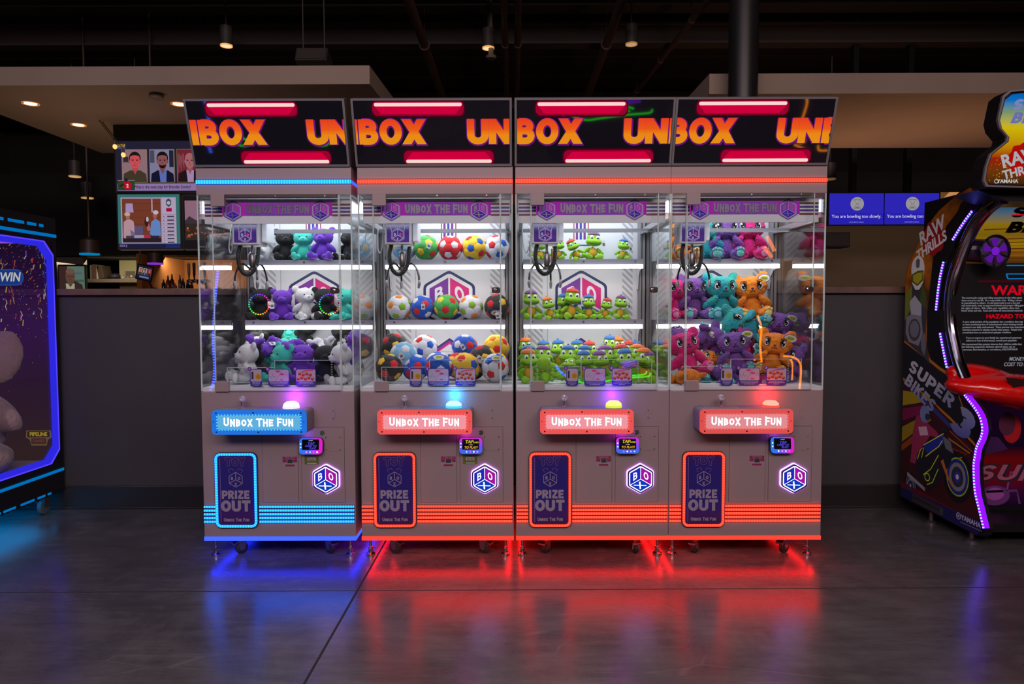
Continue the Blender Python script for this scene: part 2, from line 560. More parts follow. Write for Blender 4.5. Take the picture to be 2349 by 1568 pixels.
def floor_mat():
    m, nt, o = newmat('polished_concrete')
    b = N(nt, 'ShaderNodeBsdfPrincipled'); tc = N(nt, 'ShaderNodeTexCoord'); L = nt.links.new
    n1 = N(nt, 'ShaderNodeTexNoise', i_Scale=1.6, i_Detail=8.0, i_Roughness=.62, i_Distortion=.6); L(tc.outputs['Object'], n1.inputs['Vector'])
    mp = N(nt, 'ShaderNodeMapping'); mp.inputs['Scale'].default_value = (1.2, 6, 1); mp.inputs['Rotation'].default_value = (0, 0, .25)
    L(tc.outputs['Object'], mp.inputs[0])
    n2 = N(nt, 'ShaderNodeTexNoise', i_Scale=3.0, i_Detail=9.0, i_Roughness=.7); L(mp.outputs[0], n2.inputs['Vector'])
    cr = N(nt, 'ShaderNodeValToRGB'); L(n1.outputs[0], cr.inputs[0])
    cr.color_ramp.elements[0].position = .32; cr.color_ramp.elements[0].color = (.048, .044, .047, 1)
    cr.color_ramp.elements[1].position = .70; cr.color_ramp.elements[1].color = (.122, .113, .115, 1)
    c2 = N(nt, 'ShaderNodeMapRange', i_1=.35, i_2=.7, i_3=.8, i_4=1.2); L(n2.outputs[0], c2.inputs[0])
    mu = N(nt, 'ShaderNodeMix', data_type='RGBA', blend_type='MULTIPLY'); mu.inputs[0].default_value = 1
    L(cr.outputs[0], mu.inputs[6]); L(c2.outputs[0], mu.inputs[7])
    # pale scratches
    v = N(nt, 'ShaderNodeTexVoronoi', feature='DISTANCE_TO_EDGE', i_Scale=1.1); L(mp.outputs[0], v.inputs['Vector'])
    sc = N(nt, 'ShaderNodeMapRange', i_1=0.0, i_2=.012, i_3=.30, i_4=0.0); L(v.outputs[0], sc.inputs[0])
    n3 = N(nt, 'ShaderNodeTexNoise', i_Scale=2.2); L(tc.outputs['Object'], n3.inputs['Vector'])
    ms = N(nt, 'ShaderNodeMapRange', i_1=.5, i_2=.65); L(n3.outputs[0], ms.inputs[0])
    sm = N(nt, 'ShaderNodeMath', operation='MULTIPLY'); L(sc.outputs[0], sm.inputs[0]); L(ms.outputs[0], sm.inputs[1])
    ad = N(nt, 'ShaderNodeMix', data_type='RGBA'); L(sm.outputs[0], ad.inputs[0]); L(mu.outputs[2], ad.inputs[6]); ad.inputs[7].default_value = (.20, .19, .19, 1)
    # saw-cut joints
    sp = N(nt, 'ShaderNodeSeparateXYZ'); L(tc.outputs['Object'], sp.inputs[0])

    def joint(ix, iy, slope, c, w):
        a = N(nt, 'ShaderNodeMath', operation='MULTIPLY_ADD', i_1=slope, i_2=c); L(sp.outputs[iy], a.inputs[0])
        d = N(nt, 'ShaderNodeMath', operation='SUBTRACT'); L(sp.outputs[ix], d.inputs[0]); L(a.outputs[0], d.inputs[1])
        e = N(nt, 'ShaderNodeMath', operation='ABSOLUTE'); L(d.outputs[0], e.inputs[0])
        g = N(nt, 'ShaderNodeMath', operation='LESS_THAN', i_1=w); L(e.outputs[0], g.inputs[0])
        return g
    j1 = joint(1, 0, .0085, -.425, .0045); j2 = joint(0, 1, .0067, -.748, .0055)
    mxj = N(nt, 'ShaderNodeMath', operation='MAXIMUM'); L(j1.outputs[0], mxj.inputs[0]); L(j2.outputs[0], mxj.inputs[1])
    jc = N(nt, 'ShaderNodeMix', data_type='RGBA'); L(mxj.outputs[0], jc.inputs[0]); L(ad.outputs[2], jc.inputs[6]); jc.inputs[7].default_value = (.006, .006, .006, 1)
    L(jc.outputs[2], b.inputs['Base Color'])
    rr = N(nt, 'ShaderNodeMapRange', i_1=.3, i_2=.7, i_3=.17, i_4=.27); L(n2.outputs[0], rr.inputs[0])
    rj = N(nt, 'ShaderNodeMath', operation='MAXIMUM'); L(rr.outputs[0], rj.inputs[0]); L(mxj.outputs[0], rj.inputs[1]); L(rj.outputs[0], b.inputs['Roughness'])
    n4 = N(nt, 'ShaderNodeTexNoise', i_Scale=130.0, i_Detail=2.0); L(tc.outputs['Object'], n4.inputs['Vector'])
    bp = N(nt, 'ShaderNodeBump', i_Strength=.10, i_Distance=.004); L(n4.outputs[0], bp.inputs['Height']); L(bp.outputs[0], b.inputs['Normal'])
    b.inputs['Specular IOR Level'].default_value = .78
    L(b.outputs[0], o.inputs[0])
    return m


mb = MB(); mb.box(-9, 9, -10, 9, -.06, 0, floor_mat()); structure(mb.build('floor'))

blk = pbr('black_paint', (62, 55, 54), .75)
blk2 = pbr('black_steel', (74, 66, 63), .6)
soff = pbr('soffit_plaster', (150, 132, 118), .9, var=.12, vscale=.8)
mb = MB(); mb.box(-9, 9, -10, 9, 4.75, 4.9, blk)
for k in range(14):                                     # corrugated roof deck
    mb.box(-9, 9, -3 + k * .8, -2.86 + k * .8, 4.70, 4.76, blk)
structure(mb.build('ceiling'))
for i, y in enumerate((2.3, 4.6, 7.2)):
    b = MB(); b.box(-9, 9, y - .06, y + .06, 4.42, 4.62, blk2); b.box(-9, 9, y - .09, y + .09, 4.40, 4.425, blk2); b.box(-9, 9, y - .09, y + .09, 4.615, 4.64, blk2)
    structure(b.build('ceiling_beam'))
mb = MB(); mb.box(-9, 9, 8.8, 9.0, 0, 4.8, pbr('far_wall_paint', (46, 40, 36), .9)); structure(mb.build('wall_back'))
mb = MB(); mb.box(-9.1, -8.95, -10, 9, 0, 4.8, blk); structure(mb.build('wall_left'))
mb = MB(); mb.box(8.95, 9.1, -10, 9, 0, 4.8, blk); structure(mb.build('wall_right'))

# the half-height wall behind the machines with its black base board
wallp = pbr('charcoal_wall_paint', (60, 57, 60), .62, var=.12, vscale=1.5)
mb = MB(); mb.box(-6.5, 6.5, .96, 1.12, 0, 1.437, wallp); structure(mb.build('wall_half_height'))
mb = MB(); mb.box(-6.5, 6.5, .945, .962, 0, .155, pbr('black_vinyl_base', (40, 38, 38), .3)); mb.box(-6.5, 6.5, .938, .962, 0, .012, pbr('black_vinyl_base', (40, 38, 38), .3)); structure(mb.build('baseboard_back', bevel=.004))
wood = pbr('walnut_counter', (112, 84, 72), .45, col2=(84, 62, 54), vscale=5)
mb = MB(); mb.box(-6.5, 6.5, .925, 1.36, 1.4385, 1.482, wood)
tag(mb.build('bar_counter', bevel=.004), 'long brown wooden ledge capping the dark half-height wall', 'counter')

# plaster soffits over the bar and over the lanes
mb = MB(); mb.plate([(-8.5, 1.53), (-1.06, 1.53), (-.95, 3.76), (-4.36, 3.76), (-4.36, 1.9), (-8.5, 1.9)], 3.0, 3.135, soff)
structure(mb.build('ceiling_soffit_left'))
mb = MB(); mb.plate([(1.52, 1.80), (8.5, 1.80), (8.5, 3.65), (1.47, 3.65)], 3.0, 3.155, soff)
structure(mb.build('ceiling_soffit_right'))

# round black steel column behind the machines
mb = MB(); mb.lathe([(.108, 0), (.108, 4.75)], pbr('column_black', (30, 29, 30), .4), Matrix.Translation((1.715, 1.6, 0)), 32)
autosmooth(structure(mb.build('column')))

# walls of the bar seen over the ledge
mb = MB(); mb.box(-7.5, -5.98, 6.0, 6.1, 0, 2.09, pbr('grey_bar_wall', (92, 84, 80), .9)); structure(mb.build('wall_bar_grey'))
mb = MB(); mb.box(-5.98, -4.2, 6.9, 7.0, 0, 2.09, pbr('cream_bar_wall', (196, 186, 140), .9)); structure(mb.build('wall_bar_cream'))
mb = MB(); mb.box(-5.05, -3.0, 6.88, 6.98, 0, 2.09, pbr('orange_bar_wall', (176, 108, 52), .9)); mb.box(-5.05, -4.98, 5.66, 6.87, 0, 2.09, pbr('orange_bar_wall', (176, 108, 52), .9)); structure(mb.build('wall_bar_orange'))
mb = MB(); mb.box(-7.5, -3.0, 5.9, 7.0, 2.09, 3.2, pbr('black_bulkhead', (26, 23, 22), .8)); structure(mb.build('wall_bar_bulkhead'))
mb = MB(); mb.box(-3.59, -1.73, 2.63, 2.9, 2.84, 3.0, pbr('black_bulkhead', (26, 23, 22), .8)); structure(mb.build('wall_screen_bulkhead'))
mb = MB(); mb.box(2.0, 8.5, 6.0, 6.1, 0, 2.62, pbr('tan_wall', (110, 90, 72), .9)); structure(mb.build('wall_lane_tan'))
mb = MB(); mb.box(2.0, 8.5, 6.0, 6.2, 2.62, 3.2, pbr('black_bulkhead', (26, 23, 22), .8)); structure(mb.build('wall_lane_bulkhead'))

# ---------------------------------------------------------------- things on the ceiling
def pipe(pts, r, label, name='ceiling_pipe'):
    b = MB(); b.tube(pts, r, pbr('dull_brown_pipe', (92, 70, 62), .5), 10)
    for k in range(1, 5):
        p = Vector(pts[0]).lerp(Vector(pts[-1]), k / 5); d = (Vector(pts[-1]) - Vector(pts[0])).normalized() * .03
        b.cyl(p - d, p + d, r * 1.25, pbr('dull_brown_pipe', (92, 70, 62), .5), n=10)
        b.cyl(p, (p.x, p.y, 4.74), .006, blk2, n=5)
    tag(autosmooth(b.build(name)), label, 'pipe', 'pipes under the black ceiling')


pipe([(-.09, -2, 4.3), (-.09, 8.5, 4.3)], .035, 'brown pipe running away under the ceiling, left of a close pair')
pipe([(.05, -2, 4.3), (.05, 8.5, 4.3)], .035, 'brown pipe running away under the ceiling, right of a close pair')
pipe([(-1.02, -2, 4.3), (-.98, 8.5, 4.3)], .05, 'thick brown pipe slanting down toward the second machine from the left')
pipe([(1.08, -2, 4.3), (1.02, 8.5, 4.3)], .05, 'thick brown pipe slanting down toward the third machine from the left')
pipe([(1.95, 2.6, 4.35), (1.55, 8.5, 4.35)], .03, 'thin brown pipe close to the round black column')


def downlight(x, y, z, h, r, label, lit=1.0):
    t = empty('cylinder_downlight', (x, y, z), label, 'ceiling lamp', 'cylinder lamps hanging under the ceiling')
    b = MB(); b.lathe([(r, z + .012), (r, z + h), (r * .25, z + h + .01), (r * .12, z + h + .03)], pbr('lamp_black', (70, 66, 62), .5), Matrix.Translation((x, y, 0)), 20); b.cyl((x, y, z + h), (x, y, 4.75), .008, blk2, n=6)
    autosmooth(b.build('lamp_body', t))
    b = MB(); b.lathe([(r, z), (r, z + .014), (r * .86, z + .014), (r * .86, z)], emi((255, 180, 96), .9 * lit, 'lamp_rim_%.2f' % lit), Matrix.Translation((x, y, 0)), 24, caps=False)
    b.build('lamp_rim', t)
    b = MB(); b.lathe([(r * .86, z + .004), (r * .86, z + .010)], emi((255, 214, 170), 1.15 * lit, 'lamp_face_%.2f' % lit), Matrix.Translation((x, y, 0)), 24)
    b.build('lamp_lens', t)
    rehome(t)


downlight(-3.11, 4.0, 4.19, .21, .065, 'lit cylinder lamp under the ceiling above the leftmost machine')
downlight(-.27, 4.0, 4.155, .21, .065, 'lit cylinder lamp under the ceiling beside the pair of pipes')
downlight(1.28, 4.0, 4.19, .21, .065, 'dim cylinder lamp under the ceiling left of the round column', .42)
downlight(-5.55, 5.2, 3.02, .2, .07, 'cylinder lamp in the dark above the left bar counter, higher of two', .55)
downlight(-5.4, 5.2, 2.75, .2, .07, 'cylinder lamp in the dark above the left bar counter, lower of two', .55)
downlight(3.9, 5.0, 2.92, .2, .07, 'faint cylinder lamp in front of the dark wall above the blue screens', .12)


def recess(x, y, label):
    t = empty('recessed_lamp', (x, y, 3.0), label, 'ceiling lamp', 'recessed lamps in the left soffit')
    b = MB(); b.lathe([(.062, 2.994), (.062, 3.002), (.045, 3.002), (.045, 2.994)], emi((255, 150, 60), .8), Matrix.Translation((x, y, 0)), 24, caps=False); b.build('lamp_trim', t)
    b = MB(); b.lathe([(.046, 2.995), (.046, 3.001)], emi((255, 236, 200), 2.2), Matrix.Translation((x, y, 0)), 24); b.build('lamp_lens', t)
    rehome(t)


recess(-3.88, 1.98, 'recessed lamp in the left soffit, nearest the picture edge')
recess(-2.70, 2.01, 'recessed lamp in the left soffit, beside the leftmost machine sign')
recess(-3.90, 2.63, 'recessed lamp in the left soffit, lowest of three')
b = MB(); b.lathe([(.05, 4.05), (.06, 4.075), (.03, 4.09), (.01, 4.75)], pbr('detector_brown', (120, 108, 90), .7), Matrix.Translation((-.24, 4.0, 0)), 20)
tag(autosmooth(b.build('smoke_detector')), 'small round detector hanging just under the middle ceiling lamp', 'detector')
b = MB(); b.lathe([(.055, 2.965), (.05, 3.0)], pbr('detector_brown', (120, 108, 90), .7), Matrix.Translation((-2.75, 1.75, 0)), 20)
tag(autosmooth(b.build('smoke_detector')), 'flat round detector on the underside of the left soffit', 'detector')
t = empty('ceiling_speaker', (-1.88, 3.0, 3.6), 'dark square speaker box hanging above the left soffit edge', 'speaker')
b = MB(Matrix.Translation((-1.88, 3.0, 3.68)) @ Matrix.Rotation(R(-22), 4, 'X')); b.box(-.15, .15, -.1, .1, -.07, .07, pbr('speaker_black', (50, 46, 44), .6)); b.build('speaker_housing', t, bevel=.01)
b = MB(Matrix.Translation((-1.88, 3.0, 3.68)) @ Matrix.Rotation(R(-22), 4, 'X')); b.box(-.135, .135, -.106, -.1, -.06, .06, pbr('speaker_grille', (62, 56, 52), .8)); b.build('speaker_grille', t)
b = MB(); b.cyl((-1.98, 3, 3.72), (-1.98, 3, 4.75), .006, blk2, n=6); b.cyl((-1.78, 3, 3.72), (-1.78, 3, 4.75), .006, blk2, n=6); b.build('hanging_rod', t); rehome(t)


def pendant(x, y, z, r, h, col, label):
    t = empty('pendant_lamp', (x, y, z), label, 'pendant lamp', 'drum pendant lamps over the bar')
    br = pbr('bronze_shade', (72, 52, 44), .5)
    b = MB(); b.lathe([(r, z + .012), (r * .96, z + h), (r * .3, z + h + .02), (.01, z + h + .05)], br, Matrix.Translation((x, y, 0)), 24); autosmooth(b.build('lamp_shade', t))
    b = MB(); b.lathe([(r, z), (r * 1.005, z + .018), (r * .9, z + .018), (r * .9, z)], emi(col, .9), Matrix.Translation((x, y, 0)), 24, caps=False); b.build('lamp_rim', t)
    b = MB(); b.cyl((x, y, z + h), (x, y, 4.7), .012, br, n=8); b.build('hanging_rod', t); rehome(t)


pendant(-4.97, 4.5, 1.985, .105, .17, (0, 130, 190), 'bronze drum pendant with a blue-lit rim, hanging left of the television wall')
pendant(-4.15, 4.4, 1.865, .085, .13, (140, 50, 215), 'bronze drum pendant with a purple-lit rim, below the television wall')
for x, y, z, l in ((-3.42, 2.35, 2.74, 'amber bulb of a light string beside the television wall, upper one'), (-3.35, 2.35, 2.67, 'amber bulb of a light string beside the television wall, lower one')):
    t = empty('string_bulb', (x, y, z), l, 'bulb', 'amber string bulbs by the television wall')
    b = MB(); b.ball((x, y, z), (.018, .018, .022), emi((255, 190, 110), 1.6), 12); b.build('bulb_glass', t, smooth=True)
    b = MB(); b.cyl((x, y, z + .018), (x, y, z + .05), .012, blk2, n=8); b.cyl((x, y, z + .05), (x - .3, y + .2, z + .35), .004, blk2, n=5); b.build('bulb_socket', t); rehome(t)

# ================================================================ SCREENS AND THE BAR
bezel = pbr('tv_bezel', (20, 19, 20), .4)


def television(name, x0, z0, w, h, y, label, group=None, cat='television', depth=.05):
    t = empty(name, (x0 + w / 2, y, z0), label, cat, group)
    b = MB(front(x0, y, z0)); b.plate(rrect(-.012, w + .012, -.012, h + .012, .01, 2), -depth, -.001, bezel); b.build('housing', t, bevel=.003)
    return t


class Pic(MB):
    """a picture on a screen: flat colours laid over one another"""

    def __init__(s, x0, y, z0, k):
        super().__init__(front(x0, y, z0)); s.k = k; s.n = 0

    def p(s, pts, col, e=.8):
        s.n += 1; k = s.k
        s.plate([(a * k, c * k) for a, c in pts], 0 if s.n == 1 else s.n * .00012 - .0001, s.n * .00012, emi(col, e)); return s

    def r(s, x0, x1, y0, y1, col, e=.8):
        return s.p(rect(x0, x1, y0, y1), col, e)

    def c(s, x, y, rx, ry, col, e=.8, n=18):
        return s.p(circ(x, y, rx, n, ry), col, e)


def portrait(P, x, y, w, h, skin, hair, shirt, bg, bald=False, open_collar=None, glasses=False, beard=False):
    """a head-and-shoulders figure inside a frame with its lower left corner at x, y"""
    P.r(x - .8, x + w + .8, y - .8, y + h + .8, (150, 130, 70)); P.r(x, x + w, y, y + h, bg)
    cx = x + w * .52
    P.p([(x + w * .03, y), (x + w * .06, y + h * .26), (x + w * .30, y + h * .36), (cx, y + h * .38), (x + w * .74, y + h * .36), (x + w * .96, y + h * .25), (x + w * .99, y)], shirt)
    if open_collar:
        P.p([(cx - w * .15, y + h * .37), (cx - w * .10, y), (cx + w * .14, y), (cx + w * .16, y + h * .37)], open_collar)
    P.p([(cx - w * .12, y + h * .42), (cx, y + h * .24), (cx + w * .12, y + h * .42), (cx + w * .11, y + h * .52), (cx - w * .11, y + h * .52)], skin, .62)
    if not bald:
        P.c(cx, y + h * .74, w * .235, h * .20, hair)
    P.c(cx - w * .20, y + h * .63, w * .035, h * .05, skin, .6); P.c(cx + w * .20, y + h * .63, w * .035, h * .05, skin, .6)
    P.p([(cx - w * .19, y + h * .78), (cx - w * .20, y + h * .60), (cx - w * .14, y + h * .47), (cx, y + h * .42), (cx + w * .14, y + h * .47), (cx + w * .20, y + h * .60), (cx + w * .19, y + h * .78)] + [(cx + w * .17 * math.cos(R(a)), y + h * .78 + h * (.115 if bald else .05) * math.sin(R(a))) for a in (20, 60, 90, 120, 160)], skin)
    if beard:
        P.p([(cx - w * .15, y + h * .55), (cx - w * .12, y + h * .455), (cx, y + h * .42), (cx + w * .12, y + h * .455), (cx + w * .15, y + h * .55), (cx + w * .08, y + h * .52), (cx - w * .08, y + h * .52)], hair, .8)
    for q in (-1, 1):
        P.r(cx + q * w * .09 - w * .05, cx + q * w * .09 + w * .05, y + h * .695, y + h * .71, hair if not bald else (110, 80, 80))
        P.c(cx + q * w * .09, y + h * .665, w * .04, h * .014, (40, 25, 30))
        if glasses:
            P.r(cx + q * w * .09 - w * .06, cx + q * w * .09 + w * .06, y + h * .635, y + h * .642, (120, 100, 110))
    P.p([(cx - w * .03, y + h * .565), (cx + w * .03, y + h * .565), (cx, y + h * .64)], tuple(int(v * .8) for v in skin))
    P.r(cx - w * .07, cx + w * .07, y + h * .51, y + h * .522, (130, 50, 60))


# --- upper television: three talking heads
TK = .00390
t = television('television', -3.56, 2.396, .795, .4465, 2.6, 'wide wall television showing three framed talking heads', 'televisions over the bar')
P = Pic(-3.56, 2.6, 2.396, TK)
P.r(0, 204, 0, 115, (40, 36, 58))
P.r(5, 23, 98, 104, (84, 82, 130)); P.r(5, 23, 103.5, 109, (196, 160, 40))
portrait(P, 15, 22, 57, 74, (214, 84, 92), (38, 24, 26), (70, 60, 46), (150, 116, 124))
P.r(16, 32, 66, 68, (120, 100, 110)); P.r(18, 30, 68, 80, (60, 44, 50))
portrait(P, 79, 22, 56, 74, (146, 86, 88), (30, 20, 22), (24, 24, 48), (134, 130, 160), open_collar=(96, 116, 190), beard=True)
P.r(80, 90, 66, 94, (80, 76, 96)); P.r(124, 134, 56, 94, (40, 38, 56))
portrait(P, 142, 22, 56, 74, (176, 104, 112), (110, 80, 80), (34, 24, 26), (120, 40, 52), bald=True, open_collar=(176, 140, 186), glasses=True)
for k in range(7):
    P.r(144 + k * 2.2, 145.2 + k * 2.2, 44 + (k * 17) % 23, 88 - (k * 11) % 9, (150, 90, 100))
P.r(184, 198, 62, 96, (84, 140, 180))
P.r(4, 204, 2.5, 19, (150, 124, 178)); P.r(5, 44, 3.5, 26, (52, 70, 44)); P.r(4, 44.5, 25.4, 26.4, (170, 150, 160))
P.p([(16, 14), (20, 24), (30, 24), (36, 18), (34, 4), (24, 4)], (190, 20, 40)); P.c(24, 27, 4, 4.5, (34, 30, 56)); P.p([(18, 20), (8, 14), (10, 11), (20, 15)], (40, 36, 40))
P.r(0, 204, 0, 2, (30, 24, 26)); P.build('picture', t)
text('caption', 'What is the next step for Brendan Sorsby?', .041, front(-3.56 + 108 * TK, 2.585, 2.396 + 10.4 * TK), emi((56, 44, 66)), t, .010, sx=.72)
text('caption', '2', .043, front(-3.56 + 28 * TK, 2.585, 2.396 + 13 * TK), emi((220, 190, 200)), t, .03)
text('caption', 'GET UP', .0205, front(-3.56 + 14 * TK, 2.585, 2.396 + 106 * TK), emi((30, 26, 20)), t, .03)
rehome(t)

# --- lower left television: two seated men on a talk set, with a scoreboard
t = television('television', -3.552, 1.892, .555, .485, 2.6, 'television below with a teal border, seated guests and a scoreboard', 'televisions over the bar')
TK = .003827; P = Pic(-3.552, 2.6, 1.892, TK)
P.r(0, 145, 0, 127, (34, 32, 66)); P.r(0, 145, 11, 126, (58, 118, 116)); P.r(7, 104, 12, 119, (176, 156, 190)); P.r(10, 101, 14, 116, (122, 62, 44))
for k in range(5):
    P.r(10, 101, 40 + k * 16, 41 + k * 16, (104, 50, 38))
P.p([(18, 84), (37, 84), (35, 105), (19, 105)], (176, 146, 200)); P.r(79, 82, 84, 115, (190, 160, 190))
P.p([(12, 30), (13, 62), (24, 70), (36, 64), (40, 40), (56, 28), (54, 22), (34, 30), (26, 22), (14, 22)], (190, 150, 160)); P.c(23, 74, 5, 7, (170, 104, 92)); P.c(22, 80, 7, 4.5, (200, 176, 150))
P.p([(28, 44), (48, 30), (58, 24), (56, 18), (30, 26)], (112, 110, 150))
P.p([(74, 34), (78, 62), (88, 70), (99, 62), (100, 30), (84, 26)], (104, 140, 200)); P.c(87, 76, 5, 7, (170, 96, 84)); P.c(89, 84, 6.5, 5, (208, 190, 200)); P.p([(70, 40), (62, 64), (70, 68), (76, 44)], (176, 110, 110)); P.c(67, 62, 5, 12, (60, 34, 34)); P.c(69, 68, 3.2, 6, (200, 180, 190))
P.r(38, 58, 26, 52, (96, 84, 120)); P.r(10, 101, 14, 24, (46, 34, 40))
P.r(18, 36, 24, 30, (76, 60, 80)); P.r(38, 60, 25, 31, (170, 150, 176)); P.r(60, 74, 25, 31, (190, 40, 90)); P.r(76, 96, 24, 30, (50, 40, 60))
P.r(104, 137, 12, 119, (186, 168, 196)); P.p([(114, 102), (114, 112), (120, 117), (126, 112), (126, 102), (120, 96)], (70, 84, 100)); P.c(120, 106, 4, 4, (180, 190, 190)); P.r(114, 127, 86, 94, (170, 10, 70))
for k in range(8):
    P.r(105, 136, 79 - k * 8.6, 79.6 - k * 8.6, (110, 100, 130)); P.r(116, 132, 73 - k * 8.6, 76 - k * 8.6, (70, 60, 84)); P.c(108, 74.5 - k * 8.6, 1, 1.4, (80, 70, 90))
P.r(3, 16, 4, 9, (104, 96, 150)); P.r(18, 20, 3, 9, (130, 120, 170)); P.r(112, 145, 1, 10, (34, 44, 110)); P.build('picture', t); rehome(t)

# --- lower right television: hills and an orange town
t = television('television', -2.973, 1.892, .772, .4725, 2.615, 'television showing a mauve sky over an orange hill town, seen past the leftmost machine', 'televisions over the bar')
P = Pic(-2.973, 2.615, 1.892, .003827)
P.r(0, 200, 0, 122, (30, 24, 28)); P.r(4, 196, 66, 112, (150, 110, 130)); P.p([(4, 64), (14, 76), (30, 66), (70, 72), (110, 64), (196, 70), (196, 54), (4, 54)], (64, 52, 60)); P.r(4, 196, 20, 58, (54, 44, 40))
random.seed(5)
for k in range(70):
    x, y = random.uniform(5, 190), random.uniform(22, 46); P.r(x, x + random.uniform(3, 7), y, y + random.uniform(2, 5), random.choice([(180, 80, 44), (200, 104, 66), (150, 60, 36), (120, 60, 40)]))
P.build('picture', t); text('caption', 'Smart', .08, front(-2.60, 2.600, 2.12), emi((200, 170, 200)), t, .012, align='LEFT'); rehome(t)

# --- blue lane monitors
for i, (x0, lab) in enumerate(((3.677, 'blue lane monitor reading You are bowling too slowly, nearest the machines'), (4.32, 'blue lane monitor reading You are bowling too slowly, right one of the pair'))):
    t = television('lane_monitor', x0, 2.312, .632, .358, 4.5, lab, 'blue lane monitors', 'monitor')
    P = Pic(x0, 4.5, 2.312, .00506)
    P.r(0, 125, 0, 71, (50, 42, 196)); P.r(0, 125, 0, 26, (44, 36, 190)); P.c(64, 47, 15.5, 15.5, (170, 166, 172), .75, 28)
    P.p([(55, 57), (73, 57), (65.5, 47), (73, 36), (55, 36), (62.5, 47)], (120, 120, 124)); P.p([(57, 55.5), (71, 55.5), (64, 47), (71, 37.5), (57, 37.5), (64, 47)], (176, 172, 176), .75); P.p([(58, 37.8), (70, 37.8), (64, 42)], (120, 120, 124))
    P.build('picture', t)
    text('message', 'You are bowling too slowly.', .054, front(x0 + .318, 4.497, 2.312 + .092), emi((200, 196, 226)), t, .004, sx=.94)
    text('message', 'use the tablet to continue', .016, front(x0 + .318, 4.497, 2.312 + .027), emi((150, 146, 210)), t, .004)
    b = MB(); b.box(x0 + .28, x0 + .34, 4.56, 4.64, 2.5, 4.7, bezel); b.build('ceiling_mount', t); rehome(t)
t = television('lane_monitor', 4.966, 2.322, .632, .358, 4.5, 'orange and green picture screen half hidden behind the motorcycle game', None, 'monitor')
P = Pic(4.966, 4.5, 2.322, .00506); P.r(0, 125, 0, 71, (110, 74, 40)); P.p([(0, 0), (0, 40), (30, 60), (60, 30), (125, 50), (125, 0)], (80, 90, 40)); P.p([(0, 50), (20, 71), (50, 71), (20, 40)], (214, 150, 90)); P.build('picture', t); rehome(t)
t = empty('ceiling_projector', (3.9, 5.0, 2.05), 'dark box fixed to the tan wall just below the first blue monitor', 'speaker')
b = MB(); b.box(3.66, 4.05, 4.75, 5.0, 2.07, 2.25, pbr('speaker_black', (50, 46, 44), .6)); b.build('speaker_housing', t, bevel=.012); b = MB(); b.box(3.68, 4.03, 4.74, 4.75, 2.09, 2.23, pbr('speaker_grille', (62, 56, 52), .8)); b.build('speaker_grille', t)
b = MB(); b.cyl((3.85, 4.9, 2.25), (3.85, 5.98, 2.4), .012, blk2, n=8); b.build('wall_bracket', t); rehome(t)
t['label'] = 'dark box speaker under the first blue monitor'
t.name = 'wall_speaker'

# --- pictures at the back of the bar
t = television('television', -6.28, 1.61, .35, .345, 5.95, 'dim screen on the grey bar wall with a bald man in a dark suit', None)
P = Pic(-6.28, 5.95, 1.61, .00440)
P.r(0, 80, 0, 76, (110, 138, 124), .55); P.r(0, 26, 0, 76, (62, 40, 38), .8); P.r(46, 72, 50, 58, (96, 120, 130), .55); P.r(50, 78, 26, 34, (90, 116, 100), .5)
P.p([(2, 0), (4, 22), (22, 32), (48, 32), (72, 18), (76, 0)], (56, 44, 40)); P.p([(20, 22), (22, 0), (48, 0), (48, 22)], (190, 186, 160), .6)
P.p([(22, 30), (35, 10), (48, 30)], (96, 66, 54)); P.c(35, 44, 15, 24, (98, 70, 58)); P.c(35, 60, 14, 9, (112, 82, 70)); P.r(23, 34, 43, 45, (60, 44, 40)); P.r(37, 48, 43, 45, (60, 44, 40)); P.p([(33, 34), (38, 34), (35.5, 43)], (80, 54, 46)); P.r(29, 41, 29, 30, (70, 40, 38)); P.build('picture', t); rehome(t)
t = television('television', -5.29, 1.64, .29, .42, 6.2, 'blurred head-shot screen behind the tablet on the bar', None)
P = Pic(-5.29, 6.2, 1.64, .0036)
P.r(0, 80, 0, 100, (78, 66, 60)); P.p([(2, 0), (10, 20), (40, 28), (70, 18), (78, 0)], (40, 32, 30)); P.c(42, 56, 26, 36, (122, 84, 72)); P.c(42, 84, 25, 13, (70, 52, 46)); P.r(26, 40, 58, 60, (70, 50, 46)); P.r(46, 60, 58, 60, (70, 50, 46)); P.p([(40, 44), (47, 44), (43, 56)], (100, 66, 58)); P.r(34, 52, 37, 39, (90, 50, 48)); P.build('picture', t); rehome(t)

# --- floating wall shelf and what stands on it
shelfw = pbr('bar_shelf_brown', (120, 104, 86), .7)
b = MB(); b.box(-6.32, -5.5, 6.62, 6.88, 1.745, 1.80, shelfw); tag(b.build('wall_shelf', bevel=.004), 'brown floating shelf on the cream bar wall', 'shelf')
bk = 'books on the bar shelf'
for x, w, h, c, l, lean in ((-6.27, .02, .20, (120, 136, 120), 'pale green book standing at the left end of the bar shelf', 0), (-6.25, .07, .21, (104, 70, 56), 'thick brown book on the bar shelf', 0), (-6.175, .026, .19, (206, 200, 180), 'white book on the bar shelf', 0), (-6.145, .085, .19, (84, 66, 50), 'dark brown book leaning at the end of the bar shelf books', .16)):
    t = empty('book', (x, 6.75, 1.80), l, 'book', bk)
    M = Matrix.Translation((x, 6.75, 1.80)) @ Matrix.Rotation(-lean, 4, 'Y')
    b = MB(M); b.box(0, w, -.11, .11, 0, h, pbr('cover_%d_%d_%d' % c, c, .6)); b.build('cover', t, bevel=.003)
    b = MB(M); b.box(w * .12, w * .88, -.1, .105, .004, h + .002, pbr('paper', (210, 204, 186), .9)); b.build('pages', t); rehome(t)
b = MB(); b.ball((-5.96, 6.74, 1.842), (.085, .08, .045), pbr('navy_dome', (50, 44, 66), .4), 20); tag(b.build('ornament', smooth=True), 'dark navy rounded ornament on the bar shelf', 'ornament')
